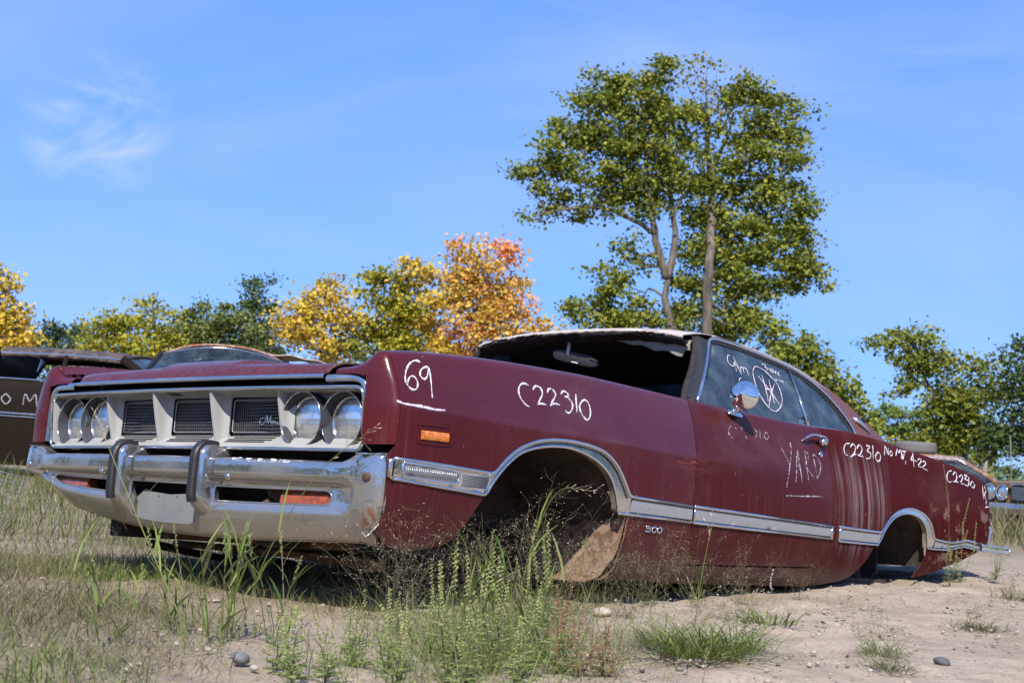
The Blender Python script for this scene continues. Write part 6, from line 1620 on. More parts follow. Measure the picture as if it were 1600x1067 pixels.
    ('maple_tree','small golden maple standing alone between the green trees and the maples','tree','yellow',[([[-4.74,36.0,0.27],[-4.95,36.0,2.92],[-4.97,36.0,4.26],[-4.9,36.0,4.85]],0.07),([[-4.99,36.0,3.42],[-5.54,36.0,4.05]],0.035)],[(-4.85,36.0,4.85,0.27,0.25,0.23,0.9,'yellow'),(-4.61,36.0,4.53,0.4,0.33,0.27,1.0,'yellow'),(-5.16,36.0,4.55,0.3,0.25,0.2,0.8,'yellow'),(-4.87,36.0,4.09,0.56,0.46,0.37,1.0,'yellow'),(-5.55,36.0,4.22,0.37,0.32,0.27,0.9,'yellow'),(-5.34,36.0,3.64,0.7,0.55,0.4,1.0,'yellow'),(-4.53,36.0,3.95,0.37,0.33,0.3,1.0,'yellow'),(-5.76,36.0,3.7,0.33,0.37,0.4,1.0,'yellow'),(-4.97,36.0,3.17,0.91,0.64,0.37,1.0,'yellow'),(-4.31,36.0,3.29,0.37,0.35,0.33,0.8,'green')],0.1,1.0,None),
    ('birch_tree','thin dark green tree with one drooping top twig','tree','dark',[([[-8.52,48.0,0.06],[-8.85,48.0,3.58],[-9.09,48.0,5.35],[-9.07,48.0,6.25]],0.08),([[-9.06,48.0,5.58],[-8.57,48.0,6.17],[-8.32,48.0,6.35]],0.03),([[-8.91,48.0,4.25],[-8.46,48.0,4.72]],0.03)],[(-9.07,48.0,6.25,0.35,0.31,0.27,0.8,'dark'),(-9.16,48.0,5.75,0.44,0.46,0.49,1.0,'dark'),(-8.37,48.0,6.37,0.27,0.2,0.13,0.6,'dark'),(-8.82,48.0,5.15,0.49,0.44,0.4,0.8,'dark'),(-8.41,48.0,5.51,0.31,0.29,0.27,0.5,'dark'),(-9.07,48.0,4.57,0.58,0.51,0.44,0.9,'dark'),(-8.43,48.0,4.39,0.53,0.49,0.44,0.9,'dark'),(-9.47,48.0,4.88,0.35,0.35,0.35,0.8,'dark'),(-8.83,48.0,3.81,1.0,0.7,0.4,1.0,'dark')],0.11,1.0,None),
    ('broadleaf_tree','olive green bushy tree above the rusty car roof','tree','olive',[([[-9.74,46.0,-0.02],[-10.03,46.0,3.35],[-10.14,46.0,4.63]],0.09)],[(-10.23,46.0,5.01,0.34,0.3,0.25,1.0,'olive'),(-10.66,46.0,4.48,0.72,0.59,0.47,1.0,'olive'),(-9.71,46.0,4.65,0.72,0.64,0.55,1.0,'olive'),(-9.98,46.0,3.99,1.06,0.85,0.64,1.0,'olive'),(-9.15,46.0,4.26,0.55,0.59,0.64,1.0,'olive'),(-10.93,46.0,3.93,0.64,0.57,0.51,1.0,'olive'),(-10.36,46.0,3.54,1.27,0.83,0.38,1.0,'olive'),(-8.89,46.0,3.75,0.55,0.47,0.38,1.0,'olive')],0.11,1.0,None),
    ('sapling','slender pale green sapling with layered open top','tree','yelgreen',[([[-9.47,38.0,-0.03],[-9.72,38.0,2.75],[-9.86,38.0,3.8],[-9.95,38.0,4.37]],0.05),([[-9.85,38.0,3.81],[-10.35,38.0,4.27]],0.018),([[-9.85,38.0,3.81],[-9.36,38.0,4.1]],0.018)],[(-10.35,38.0,4.3,0.21,0.14,0.07,0.7,'yelgreen'),(-9.91,38.0,4.3,0.28,0.19,0.11,0.8,'yelgreen'),(-10.1,38.0,4.04,0.32,0.21,0.11,0.8,'yelgreen'),(-9.63,38.0,4.0,0.21,0.16,0.11,0.7,'yelgreen'),(-9.86,38.0,3.8,0.39,0.25,0.12,0.8,'yelgreen'),(-9.75,38.0,3.55,0.35,0.25,0.14,0.8,'yelgreen'),(-9.95,38.0,3.23,0.42,0.32,0.21,1.0,'yelgreen'),(-9.43,38.0,3.3,0.28,0.26,0.25,1.0,'yelgreen'),(-9.21,38.0,3.99,0.14,0.14,0.14,0.6,'yelgreen'),(-9.29,38.0,3.7,0.25,0.21,0.18,0.8,'yelgreen'),(-9.69,38.0,2.9,0.6,0.44,0.28,1.0,'yelgreen')],0.1,1.0,None),
    ('broadleaf_tree','round yellow-green tree behind the brown sedan roof','tree','yelgreen',[([[-12.33,44.0,-0.2],[-12.63,44.0,3.02],[-12.7,44.0,4.04]],0.08)],[(-12.68,44.0,4.25,0.53,0.39,0.24,1.0,'yelgreen'),(-13.01,44.0,3.82,0.61,0.49,0.37,1.0,'yelgreen'),(-12.2,44.0,3.97,0.57,0.49,0.41,1.0,'yelgreen'),(-13.17,44.0,3.4,0.65,0.51,0.37,1.0,'yelgreen'),(-12.35,44.0,3.35,1.01,0.71,0.41,1.0,'yelgreen'),(-11.84,44.0,3.32,0.57,0.45,0.32,1.0,'yelgreen')],0.11,1.0,None),
    ('conifer','distant bluish dark tree left of the yellow-green tree','tree','blue',[([[-24.0,75.0,-0.18],[-24.45,75.0,4.63],[-24.58,75.0,6.01]],0.12)],[(-24.79,75.0,6.35,0.48,0.41,0.35,1.0,'blue'),(-24.98,75.0,5.81,0.83,0.66,0.48,1.0,'blue'),(-24.23,75.0,5.97,0.83,0.69,0.55,1.0,'blue'),(-23.2,75.0,6.11,0.76,0.62,0.48,1.0,'blue'),(-23.83,75.0,5.37,1.66,1.11,0.55,1.0,'blue'),(-25.38,75.0,5.26,0.62,0.55,0.48,1.0,'blue'),(-22.78,75.0,5.26,0.69,0.55,0.41,1.0,'blue')],0.16,1.0,None),
    ('maple_tree','golden maple cut by the left edge of the picture','tree','yellow',[([[-10.81,30.0,-0.14],[-11.02,30.0,2.05],[-11.2,30.0,3.3]],0.09)],[(-11.2,30.0,3.89,0.22,0.19,0.17,0.9,'yellow'),(-10.98,30.0,3.59,0.25,0.22,0.19,0.9,'yellow'),(-11.3,30.0,3.43,0.41,0.37,0.33,1.0,'yellow'),(-10.85,30.0,3.11,0.28,0.25,0.22,1.0,'yellow'),(-11.03,30.0,2.82,0.55,0.44,0.33,1.0,'yellow'),(-10.59,30.0,2.78,0.19,0.18,0.17,0.7,'yellow'),(-10.92,30.0,2.41,0.58,0.44,0.3,1.0,'yellow'),(-11.44,30.0,2.72,0.41,0.48,0.55,1.0,'yellow'),(-10.5,30.0,2.36,0.28,0.24,0.19,1.0,'yellow')],0.1,1.0,None),
    ('broadleaf_tree','green tree leaning out behind the coupe rear pillar','tree','green',[([[8.02,34.0,0.48],[7.89,34.0,1.72],[7.61,34.0,2.65],[7.29,34.0,3.49]],0.1),([[7.7,34.0,2.34],[8.06,34.0,3.15]],0.05)],[(7.15,34.0,4.07,0.31,0.25,0.19,0.9,'green'),(6.77,34.0,3.77,0.38,0.3,0.22,0.9,'green'),(7.4,34.0,3.74,0.44,0.36,0.28,1.0,'green'),(7.03,34.0,3.32,0.53,0.45,0.38,1.0,'green'),(7.73,34.0,3.41,0.34,0.31,0.28,1.0,'green'),(7.98,34.0,3.06,0.41,0.34,0.28,1.0,'green'),(8.31,34.0,2.77,0.31,0.28,0.25,1.0,'green'),(7.6,34.0,2.8,0.56,0.49,0.41,1.0,'green'),(8.63,34.0,2.6,0.19,0.14,0.09,0.6,'green'),(8.09,34.0,2.36,0.53,0.44,0.34,1.0,'green'),(8.42,34.0,2.07,0.44,0.38,0.31,1.0,'green'),(6.7,34.0,3.53,0.28,0.31,0.34,1.0,'green')],0.105,1.0,None),
    ('oak_tree','arching green tree with an open limb reaching left over the far woods','tree','green',[([[12.83,38.0,0.04],[12.5,38.0,1.76],[12.02,38.0,2.78],[11.47,38.0,3.45]],0.16),([[11.65,38.0,3.25],[11.11,38.0,3.6],[10.84,38.0,3.94]],0.07),([[11.47,38.0,3.45],[11.09,38.0,4.13],[10.63,38.0,4.54]],0.06),([[12.21,38.0,2.62],[12.34,38.0,3.68]],0.06)],[(9.88,38.0,4.41,0.28,0.22,0.16,0.9,'green'),(10.46,38.0,4.53,0.46,0.34,0.23,1.0,'green'),(10.5,38.0,4.84,0.16,0.16,0.16,1.0,'green'),(11.16,38.0,4.7,0.39,0.33,0.28,1.0,'green'),(11.43,38.0,4.42,0.49,0.4,0.32,1.0,'green'),(11.0,38.0,4.13,0.53,0.4,0.28,1.0,'green'),(11.97,38.0,4.1,0.53,0.44,0.35,1.0,'green'),(11.54,38.0,3.9,0.49,0.4,0.32,1.0,'green'),(10.91,38.0,3.5,0.32,0.28,0.25,0.9,'green'),(10.69,38.0,3.22,0.28,0.21,0.14,0.7,'green'),(10.34,38.0,3.08,0.14,0.11,0.07,0.5,'green'),(12.17,38.0,3.5,0.63,0.54,0.46,1.0,'green'),(12.77,38.0,3.98,0.42,0.37,0.32,1.0,'green'),(12.54,38.0,2.99,0.81,0.7,0.6,1.0,'green'),(11.76,38.0,2.85,0.42,0.44,0.46,1.0,'green'),(12.04,38.0,2.35,0.67,0.58,0.49,1.0,'green'),(12.92,38.0,2.4,0.79,0.71,0.63,1.0,'green'),(12.41,38.0,1.84,0.77,0.61,0.46,1.0,'green'),(11.71,38.0,1.89,0.42,0.39,0.35,1.0,'green'),(13.23,38.0,3.39,0.42,0.44,0.46,1.0,'green')],0.105,1.0,None),
    ('oak_tree','dark green tree cut by the right edge of the picture','tree','dark',[([[13.72,36.0,0.17],[13.58,36.0,1.81],[13.45,36.0,3.46]],0.12)],[(13.36,36.0,4.46,0.37,0.3,0.23,1.0,'dark'),(13.09,36.0,4.03,0.3,0.27,0.23,0.9,'dark'),(13.44,36.0,3.63,0.5,0.41,0.33,1.0,'dark'),(13.04,36.0,3.1,0.37,0.32,0.27,0.8,'dark'),(13.47,36.0,2.8,0.56,0.51,0.46,1.0,'dark'),(12.99,36.0,2.27,0.56,0.5,0.43,1.0,'dark'),(13.42,36.0,1.8,0.63,0.56,0.5,1.0,'dark'),(12.75,36.0,1.75,0.46,0.43,0.4,1.0,'dark')],0.105,1.0,None),
    ('broadleaf_tree','far bright green wood behind the coupe tail','tree','midgreen',[([[24.4,85.0,-0.77],[24.25,85.0,3.12],[24.18,85.0,4.68]],0.2)],[(23.17,85.0,5.4,0.86,0.63,0.39,1.0,'midgreen'),(24.16,85.0,5.27,1.1,0.82,0.55,1.0,'midgreen'),(25.35,85.0,4.95,0.94,0.78,0.63,1.0,'midgreen'),(22.82,85.0,4.51,1.1,0.86,0.63,1.0,'midgreen'),(26.17,85.0,4.22,0.94,0.78,0.63,1.0,'midgreen'),(24.21,85.0,4.09,1.76,1.23,0.71,1.0,'midgreen'),(22.27,85.0,3.57,0.71,0.63,0.55,1.0,'midgreen'),(25.41,85.0,3.39,1.57,1.1,0.63,1.0,'midgreen')],0.19,1.0,None),
]
# ------------------------------------------------------------------ trees
def leaf_mat(name, cols, trans=0.32):
    t = NT(name)
    r = t.island()
    cols = [tuple(v * 1.45 for v in c) for c in cols]
    st = [(i / max(1, len(cols) - 1), c) for i, c in enumerate(cols)]
    c = t.ramp(r, st)
    c = t.mix(t.math('MULTIPLY', t.noise(scale=0.9, detail=3), 0.22), c, tuple(v * 0.7 for v in cols[0]))
    d = t.n.new('ShaderNodeBsdfPrincipled'); t._set(d.inputs['Base Color'], c); d.inputs['Roughness'].default_value = 0.5; d.inputs['Specular IOR Level'].default_value = 0.28
    tr = t.n.new('ShaderNodeBsdfTranslucent'); t._set(tr.inputs[0], c)
    mx = t.n.new('ShaderNodeMixShader'); mx.inputs[0].default_value = trans
    t.l.new(d.outputs[0], mx.inputs[1]); t.l.new(tr.outputs[0], mx.inputs[2]); t.l.new(mx.outputs[0], t.out.inputs[0])
    return t.m
G1, G2, G3, G4 = (0.066, 0.092, 0.014), (0.120, 0.148, 0.020), (0.20, 0.21, 0.028), (0.31, 0.265, 0.034)
LEAF = {
    'green': leaf_mat('green leaves', [G1, G2, G2, G3, G3, G4]),
    'sparse': leaf_mat('thin yellowing leaves', [G2, (0.20, 0.18, 0.03), (0.26, 0.19, 0.04)]),
    'dark': leaf_mat('dark green leaves', [(0.030, 0.052, 0.016), (0.045, 0.072, 0.020), (0.07, 0.10, 0.025), (0.11, 0.12, 0.02)]),
    'olive': leaf_mat('olive leaves', [(0.075, 0.105, 0.026), (0.12, 0.145, 0.036), (0.17, 0.175, 0.045)]),
    'blue': leaf_mat('distant bluish leaves', [(0.040, 0.065, 0.035), (0.055, 0.085, 0.045), (0.08, 0.10, 0.04)]),
    'midgreen': leaf_mat('bright green leaves', [(0.085, 0.13, 0.024), (0.125, 0.175, 0.032), (0.17, 0.20, 0.04)]),
    'yelgreen': leaf_mat('yellow-green leaves', [(0.10, 0.13, 0.016), (0.19, 0.20, 0.02), (0.30, 0.26, 0.022), (0.40, 0.30, 0.026)]),
    'yellow': leaf_mat('golden leaves', [(0.22, 0.20, 0.028), (0.42, 0.32, 0.038), (0.54, 0.38, 0.05), (0.56, 0.33, 0.06)]),
    'orange': leaf_mat('orange leaves', [(0.28, 0.25, 0.04), (0.48, 0.34, 0.06), (0.56, 0.33, 0.085), (0.58, 0.25, 0.08)]),
    'red': leaf_mat('reddish leaves', [(0.52, 0.32, 0.09), (0.60, 0.27, 0.10), (0.62, 0.19, 0.09)]),
}
def bark_mat():
    t = NT('grey brown bark')
    n = t.noise(t.obj((9, 9, 1.6)), scale=1.0, detail=7, rough=0.7)
    c = t.mix(t.rng(n, 0.3, 0.7), (0.055, 0.042, 0.032), (0.20, 0.165, 0.125))
    return t.bsdf(c, 0.9, 0, t.bump(n, 0.6, 0.03))
M['bark'] = bark_mat()

def leaf_cloud(blobs, leaf, rs, dens):
    """leaf-sized diamonds in sub-clumps through every lobe of the crown"""
    V = []; K = []
    for (cx, cy, cz, rx, ry, rz, d, kind) in blobs:
        area = math.pi * rx * rz
        n = int(area / (leaf * leaf * 0.55) * 7.0 * d * dens) + 12
        nc = max(5, int(area / 0.16 * (0.6 + 0.4 * d)))
        u = rs.normal(size=(nc, 3)); u /= np.linalg.norm(u, axis=1)[:, None]
        rad = rs.rand(nc, 1) ** 0.42 * (1.0 + 0.18 * rs.normal(size=(nc, 1)))
        cc = u * rad * np.array([rx, ry, rz]) + np.array([cx, cy, cz])
        wgt = rs.rand(nc) ** 0.9 + 0.15; wgt /= wgt.sum()
        ci = rs.choice(nc, n, p=wgt)
        cr = 0.17 + 0.16 * rs.rand(nc)
        off = rs.normal(size=(n, 3)) * np.array([1.0, 1.0, 0.55]) * cr[ci][:, None] * min(1.0, max(rx, rz) / 0.6 + 0.25)
        p = cc[ci] + off
        # leaf frame: blade roughly level, drooping outwards
        nz = rs.normal(size=(n, 3)) * 0.75 + np.array([0, -0.25, 0.8]); nz /= np.linalg.norm(nz, axis=1)[:, None]
        a = rs.normal(size=(n, 3)); a -= nz * (a * nz).sum(1)[:, None]; a /= np.linalg.norm(a, axis=1)[:, None]
        b = np.cross(nz, a)
        L = leaf * rs.uniform(0.5, 1.35, n)[:, None]; Wd = L * rs.uniform(0.32, 0.50, n)[:, None]
        V.append(np.stack([p - a * L * 0.5, p + b * Wd + nz * L * 0.05, p + a * L * 0.5 - nz * L * 0.12, p - b * Wd + nz * L * 0.05], 1))
        K += [kind] * n
    return np.concatenate(V).reshape(-1, 3), K

def make_tree(spec, seed):
    name, label, cat, kind, trunks, blobs, leaf, dens, group = spec
    leaf *= 1.12
    rs = np.random.RandomState(seed)
    bx_, by_ = trunks[0][0][0][0], trunks[0][0][0][1]
    bz_ = float(gz(bx_, by_))
    root = empty(name, (bx_, by_, bz_)); tag(root, label, cat, group)
    org = np.array([bx_, by_, bz_])
    mb = MB(); nodes = []
    for q, (pts, r) in enumerate(trunks):
        P = [np.array(p) - org for p in pts]
        if q == 0:
            P[0][2] = -0.15
        dep = rs.uniform(-0.6, 0.6) if q else 0
        for k, p in enumerate(P):
            if q: p[1] += dep * k / max(1, len(P) - 1)
        sp = smoothpath(P, 5)
        n = len(sp)
        tip = 0.35 if q else 0.42
        rr = [max(0.008, r * (1 - (1 - tip) * i / (n - 1))) * (1.35 if (q == 0 and i == 0) else 1) for i in range(n)]
        wob = [np.array(p) + rs.normal(size=3) * r * 0.06 * (0 < i < n - 1) for i, p in enumerate(sp)]
        mb.tube(wob, [q_ * 0.68 for q_ in rr], 9 if r > 0.1 else 6)
        nodes += [(p, r_) for p, r_ in zip(wob, rr)]
    # limbs out to every lobe
    NP = np.array([p for p, _ in nodes])
    for (cx, cy, cz, rx, ry, rz, d, kd) in blobs:
        c = np.array([cx, cy, cz]) - org
        dd = np.linalg.norm(NP - c, axis=1) + 0.9 * np.maximum(0, NP[:, 2] - c[2])
        k = int(dd.argmin()); a = NP[k]
        m = (a + c) / 2 + np.array([0, 0, -0.12 * np.linalg.norm(c - a)]) + rs.normal(size=3) * 0.08
        r0 = min(nodes[k][1] * 0.6, 0.045 + 0.02 * rx)
        sp = smoothpath([a, m, c], 4)
        mb.tube(sp, [max(0.006, r0 * (1 - 0.75 * i / (len(sp) - 1))) for i in range(len(sp))], 5)
        for _ in range(4):
            e = c + rs.normal(size=3) * np.array([rx, ry, rz]) * 0.6
            mb.tube([m, (m + e) / 2 + rs.normal(size=3) * 0.06, e], [r0 * 0.35, r0 * 0.25, 0.004], 4)
    mb.build('trunk', M['bark'], root, smooth=True, fix=False)
    V, K = leaf_cloud(blobs, leaf, rs, dens)
    V = V - org
    F = np.arange(len(V)).reshape(-1, 4)
    kinds = sorted(set(K)); km = {k: i for i, k in enumerate(kinds)}
    me = np_mesh('crown', V, F, [km[k] for k in K])
    o = link('crown', me, [LEAF[k] for k in kinds], root, smooth=False)
    return root
for k_, sp_ in enumerate(TREES):
    make_tree(sp_, 100 + k_)

# ---- far wood and low brush that read as one mass
def brush(name, label, boxes, kind, leaf, seed, n):
    rs = np.random.RandomState(seed)
    bl = []
    for (x0, x1, y, h, cnt) in boxes:
        for _ in range(cnt):
            x = rs.uniform(x0, x1); yy = y + rs.uniform(-2, 2); hh = h * rs.uniform(0.6, 1.15)
            bl.append((x, yy, hh * 0.5, rs.uniform(0.7, 1.3) * h * 0.35, h * 0.4, hh * 0.5, n, kind[rs.randint(len(kind))]))
    V, K = leaf_cloud(bl, leaf, rs, 1.0)
    kinds = sorted(set(K)); km = {k: i for i, k in enumerate(kinds)}
    o = link(name, np_mesh(name, V, np.arange(len(V)).reshape(-1, 4), [km[k] for k in K]), [LEAF[k] for k in kinds], None, smooth=False)
    tag(o, label, 'undergrowth', kind='stuff')
brush('undergrowth', 'low green undergrowth and far wood along the edge of the yard', [(-24, -3, 50, 3.6, 46), (-5, 10, 46, 4.0, 50), (9, 26, 48, 1.9, 60), (15, 30, 40, 2.6, 24)], ['dark', 'olive', 'green', 'yelgreen'], 0.16, 5, 0.55)

# the wood goes on round the yard, behind the photographer as well
def ring(seed=9):
    rs = np.random.RandomState(seed); bl = []
    for a in np.concatenate([np.linspace(62, 205, 46), np.linspace(205, 298, 30)]):
        r = rs.uniform(38, 50); x, y = r * math.sin(R_(a)), r * math.cos(R_(a)); h_ = rs.uniform(4.5, 8.0)
        for k in range(3):
            bl.append((x + rs.normal() * 1.2, y + rs.normal() * 1.2, h_ * (0.22 + 0.28 * k), 2.1, 2.1, h_ * 0.24, 0.45, ['dark', 'green', 'olive'][rs.randint(3)]))
    V, K = leaf_cloud(bl, 0.34, rs, 1.0)
    kinds = sorted(set(K)); km = {k: i for i, k in enumerate(kinds)}
    o = link('far_wood', np_mesh('far_wood', V, np.arange(len(V)).reshape(-1, 4), [km[k] for k in K]), [LEAF[k] for k in kinds], None, smooth=False)
    tag(o, 'wood that closes the yard on the other sides', 'wood', kind='stuff')
ring()
# ------------------------------------------------------------------ grasses and weeds
def grass_mat(name, cols, trans=0.3, rough=0.6):
    return leaf_mat(name, cols, trans)
M['g_dry'] = grass_mat('dry grass', [(0.075, 0.068, 0.026), (0.13, 0.112, 0.048), (0.18, 0.152, 0.08), (0.24, 0.20, 0.12), (0.095, 0.105, 0.032)])
M['g_mix'] = grass_mat('olive grass', [(0.055, 0.075, 0.018), (0.085, 0.105, 0.026), (0.13, 0.128, 0.045), (0.19, 0.16, 0.08)])
M['g_green'] = grass_mat('fresh green blades', [(0.065, 0.105, 0.018), (0.10, 0.145, 0.026), (0.15, 0.18, 0.042), (0.20, 0.185, 0.075)])
M['g_wisp'] = grass_mat('wispy seed heads', [(0.26, 0.17, 0.13), (0.42, 0.32, 0.24), (0.58, 0.50, 0.38), (0.16, 0.11, 0.08)], 0.2)
M['g_stem'] = grass_mat('thin stems', [(0.07, 0.075, 0.03), (0.11, 0.12, 0.045), (0.15, 0.13, 0.07)], 0.1)
M['g_wstem'] = grass_mat('hair-thin stems', [(0.075, 0.07, 0.035), (0.12, 0.105, 0.06), (0.17, 0.14, 0.09)], 0.1)
M['g_weed'] = grass_mat('weed leaves', [(0.14, 0.19, 0.055), (0.21, 0.26, 0.085), (0.28, 0.32, 0.13)])
M['g_spike'] = grass_mat('green flower spikes', [(0.22, 0.25, 0.08), (0.31, 0.33, 0.12), (0.40, 0.38, 0.17)])
M['g_red'] = grass_mat('reddish weed', [(0.20, 0.075, 0.07), (0.28, 0.13, 0.10), (0.26, 0.22, 0.10), (0.18, 0.19, 0.07)])
M['g_litter'] = grass_mat('dead leaves', [(0.06, 0.04, 0.028), (0.11, 0.075, 0.05), (0.20, 0.15, 0.10)], 0.1)

def blades(P0, H, W, yaw, lean, bend, rs, droop=0.0):
    """tapering curved blades, four cross sections each; returns vertices, faces (quads)"""
    n = len(P0)
    d = np.stack([np.cos(yaw), np.sin(yaw), np.zeros(n)], 1)
    fa = yaw + rs.uniform(0.6, 2.5, n)
    sd = np.stack([np.cos(fa), np.sin(fa), np.zeros(n)], 1)
    V = []
    for s, ws in ((0.0, 0.75), (0.4, 1.0), (0.75, 0.7), (1.0, 0.06)):
        c = P0 + d * (H * (lean * s + bend * s * s))[:, None]
        c = c + np.array([0, 0, 1.0]) * (H * (s * np.sqrt(np.clip(1 - lean ** 2 * 0.5, 0.2, 1)) - (bend ** 2) * 0.55 * s ** 2 - droop * s ** 3))[:, None]
        V += [c - sd * (W * ws / 2)[:, None], c + sd * (W * ws / 2)[:, None]]
    V = np.stack(V, 1)
    b = (np.arange(n) * 8)[:, None]
    F = np.concatenate([b + np.array([[2 * k, 2 * k + 1, 2 * k + 3, 2 * k + 2]]) for k in range(3)], 0)
    return V.reshape(-1, 3), F

class Veg:
    """collects ribbons and small diamonds of one plant"""
    def __init__(s): s.V = []; s.F = []; s.n = 0; s.mi = []
    def raw(s, V, F, mi=0):
        s.V.append(np.asarray(V, float)); s.F.append(np.asarray(F) + s.n); s.n += len(V); s.mi += [mi] * len(F)
    def ribbon(s, pts, w0, w1, rs, mi=0):
        pts = np.asarray(pts, float); n = len(pts)
        t = np.gradient(pts, axis=0); a = rs.normal(size=3)
        sd = np.cross(t, a); sd /= np.linalg.norm(sd, axis=1)[:, None] + 1e-9
        w = np.linspace(w0, w1, n)[:, None] / 2
        V = np.stack([pts - sd * w, pts + sd * w], 1).reshape(-1, 3)
        F = np.array([[2 * i, 2 * i + 1, 2 * i + 3, 2 * i + 2] for i in range(n - 1)])
        s.raw(V, F, mi)
        # second ribbon at right angles keeps the stem visible from any side
        s2 = np.cross(t, sd); s2 /= np.linalg.norm(s2, axis=1)[:, None] + 1e-9
        s.raw(np.stack([pts - s2 * w, pts + s2 * w], 1).reshape(-1, 3), F, mi)
    def diamonds(s, P, L, W, D, rs, mi=0):
        """P: centres, D: axis directions"""
        n = len(P)
        D = D / (np.linalg.norm(D, axis=1)[:, None] + 1e-9)
        a = rs.normal(size=(n, 3)); sd = np.cross(D, a); sd /= np.linalg.norm(sd, axis=1)[:, None] + 1e-9
        L = np.broadcast_to(L, n)[:, None]; W = np.broadcast_to(W, n)[:, None]
        V = np.stack([P - D * L / 2, P + sd * W / 2, P + D * L / 2, P - sd * W / 2], 1).reshape(-1, 3)
        s.raw(V, np.arange(4 * n).reshape(-1, 4), mi)
    def build(s, name, mats, parent=None):
        V = np.concatenate(s.V); F = np.concatenate(s.F)
        return link(name, np_mesh(name, V, F, s.mi), mats, parent, smooth=False)

def field(name, label, n, xr, yr, hr, wr, mat, seed, keep, lean=0.5, bend=0.6):
    rs = np.random.RandomState(seed)
    x = rs.uniform(*xr, n); y = rs.uniform(*yr, n)
    k = keep(x, y, rs); x, y = x[k], y[k]; n = len(x)
    H = rs.uniform(hr[0], hr[1], n) * (0.6 + 0.5 * rs.rand(n)); W = rs.uniform(wr[0], wr[1], n)
    V, F = blades(np.stack([x, y, gz(x, y) - 0.004], 1), H, W, rs.uniform(0, 6.28, n), rs.uniform(0, lean, n), rs.uniform(0, bend, n), rs)
    o = link(name, np_mesh(name, V, F), mat, None, smooth=False)
    tag(o, label, 'grass', kind='stuff')
    return o
def pat(x, y, f, a=0.0, b=0.0):
    return 0.5 + 0.25 * np.sin(x * f + a) * np.sin(y * f * 0.9 + b) + 0.25 * np.sin(x * f * 2.3 + y * f + b) * np.sin(y * f * 1.9 - x * f * 0.7 + a)
# image-left lawn of dry short grass; bare sand strip kept open beneath the nose of the coupe
def keep_left(x, y, rs):
    d = pat(x, y, 2.6, 0.5, 1.1)
    edge = np.clip((-0.42 - x + 0.10 * (y - 3)) / 0.55, 0, 1)
    bare = np.exp(-((x + 0.88 + 0.42 * (y - 4.4)) ** 2 / 0.10 + (y - 4.6) ** 2 / 0.9))
    return rs.rand(len(x)) < np.clip(edge * np.clip(1.9 * d - 0.42, 0.06, 1) - 0.95 * bare, 0, 1)
field('dry_grass', 'short dry grass covering the ground at lower left', 95000, (-3.0, -0.30), (2.5, 6.3), (0.025, 0.08), (0.0011, 0.0026), [M['g_dry']], 1, keep_left, 1.1, 1.0)
field('olive_grass', 'olive green grass among the dry grass at left', 16000, (-3.4, -0.45), (2.5, 9.0), (0.04, 0.11), (0.0016, 0.004), [M['g_mix']], 2, lambda x, y, rs: rs.rand(len(x)) < np.clip((-0.6 - x) / 0.6, 0, 1) * pat(x, y, 1.7, 2, 0.3), 0.7, 0.8)
field('thin_grass', 'thin grass sprinkled over the sand', 2600, (-0.5, 2.6), (2.7, 6.6), (0.02, 0.06), (0.001, 0.002), [M['g_mix']], 3, lambda x, y, rs: rs.rand(len(x)) < np.clip(pat(x, y, 2.9, 0.2, 2.2) * 1.7 - 0.95, 0, 1), 0.9, 0.8)
field('tall_grass', 'tall dry grass round the brown sedan', 12000, (-8.5, -1.5), (7.2, 16.5), (0.10, 0.30), (0.004, 0.008), [M['g_mix']], 4, lambda x, y, rs: rs.rand(len(x)) < 0.35 + 0.65 * pat(x, y, 1.1, 1, 2), 0.5, 0.7)
field('field_grass', 'tall yellowing grass of the field at right', 30000, (2.2, 14.0), (13.0, 40.0), (0.25, 0.62), (0.007, 0.014), [M['g_dry'], ], 5, lambda x, y, rs: (rs.rand(len(x)) < np.clip((y - 13.0) / 2.5, 0, 1) * (0.35 + 0.65 * pat(x, y, 0.7, 0.3, 1.2))) & (x > 0.28 * y - 2.6), 0.4, 0.6)
field('field_weeds', 'green weeds among the yellow field grass', 9000, (2.2, 14.0), (12.0, 34.0), (0.15, 0.45), (0.010, 0.022), [M['g_mix']], 6, lambda x, y, rs: (rs.rand(len(x)) < np.clip((y - 12.0) / 3, 0, 1) * np.clip(pat(x, y, 0.9, 2.3, 0.2) * 2 - 0.7, 0, 1)) & (x > 0.28 * y - 2.6), 0.5, 0.7)

# soft green clump before the front wheel opening
def keep_c(x, y, rs):
    return rs.rand(len(x)) < np.exp(-((x + 0.02 - 0.10 * (y - 3.7)) ** 2 / 0.075 + (y - 3.80) ** 2 / 0.45)) * (0.35 + 0.65 * pat(x, y, 6.0, 0.4, 1.0))
field('fine_grass', 'fine green grass forming the soft clump before the wheel opening', 22000, (-0.7, 0.6), (2.8, 5.0), (0.04, 0.17), (0.0010, 0.0024), [M['g_green']], 31, keep_c, 1.15, 1.0)
field('fine_straw', 'pale fine straw mixed into the green clump', 7000, (-0.6, 0.6), (2.9, 5.0), (0.06, 0.22), (0.0008, 0.0016), [M['g_dry']], 32, keep_c, 1.1, 1.0)
field('patch_grass', 'greener grass patches in the lawn at lower left', 26000, (-2.8, -0.4), (2.5, 5.6), (0.03, 0.10), (0.0014, 0.0032), [M['g_green']], 33, lambda x, y, rs: rs.rand(len(x)) < np.clip(pat(x, y, 2.1, 1.4, 0.2) * 2.6 - 1.2, 0, 1) * np.clip((-0.5 - x) / 0.4, 0, 1), 0.9, 0.9)

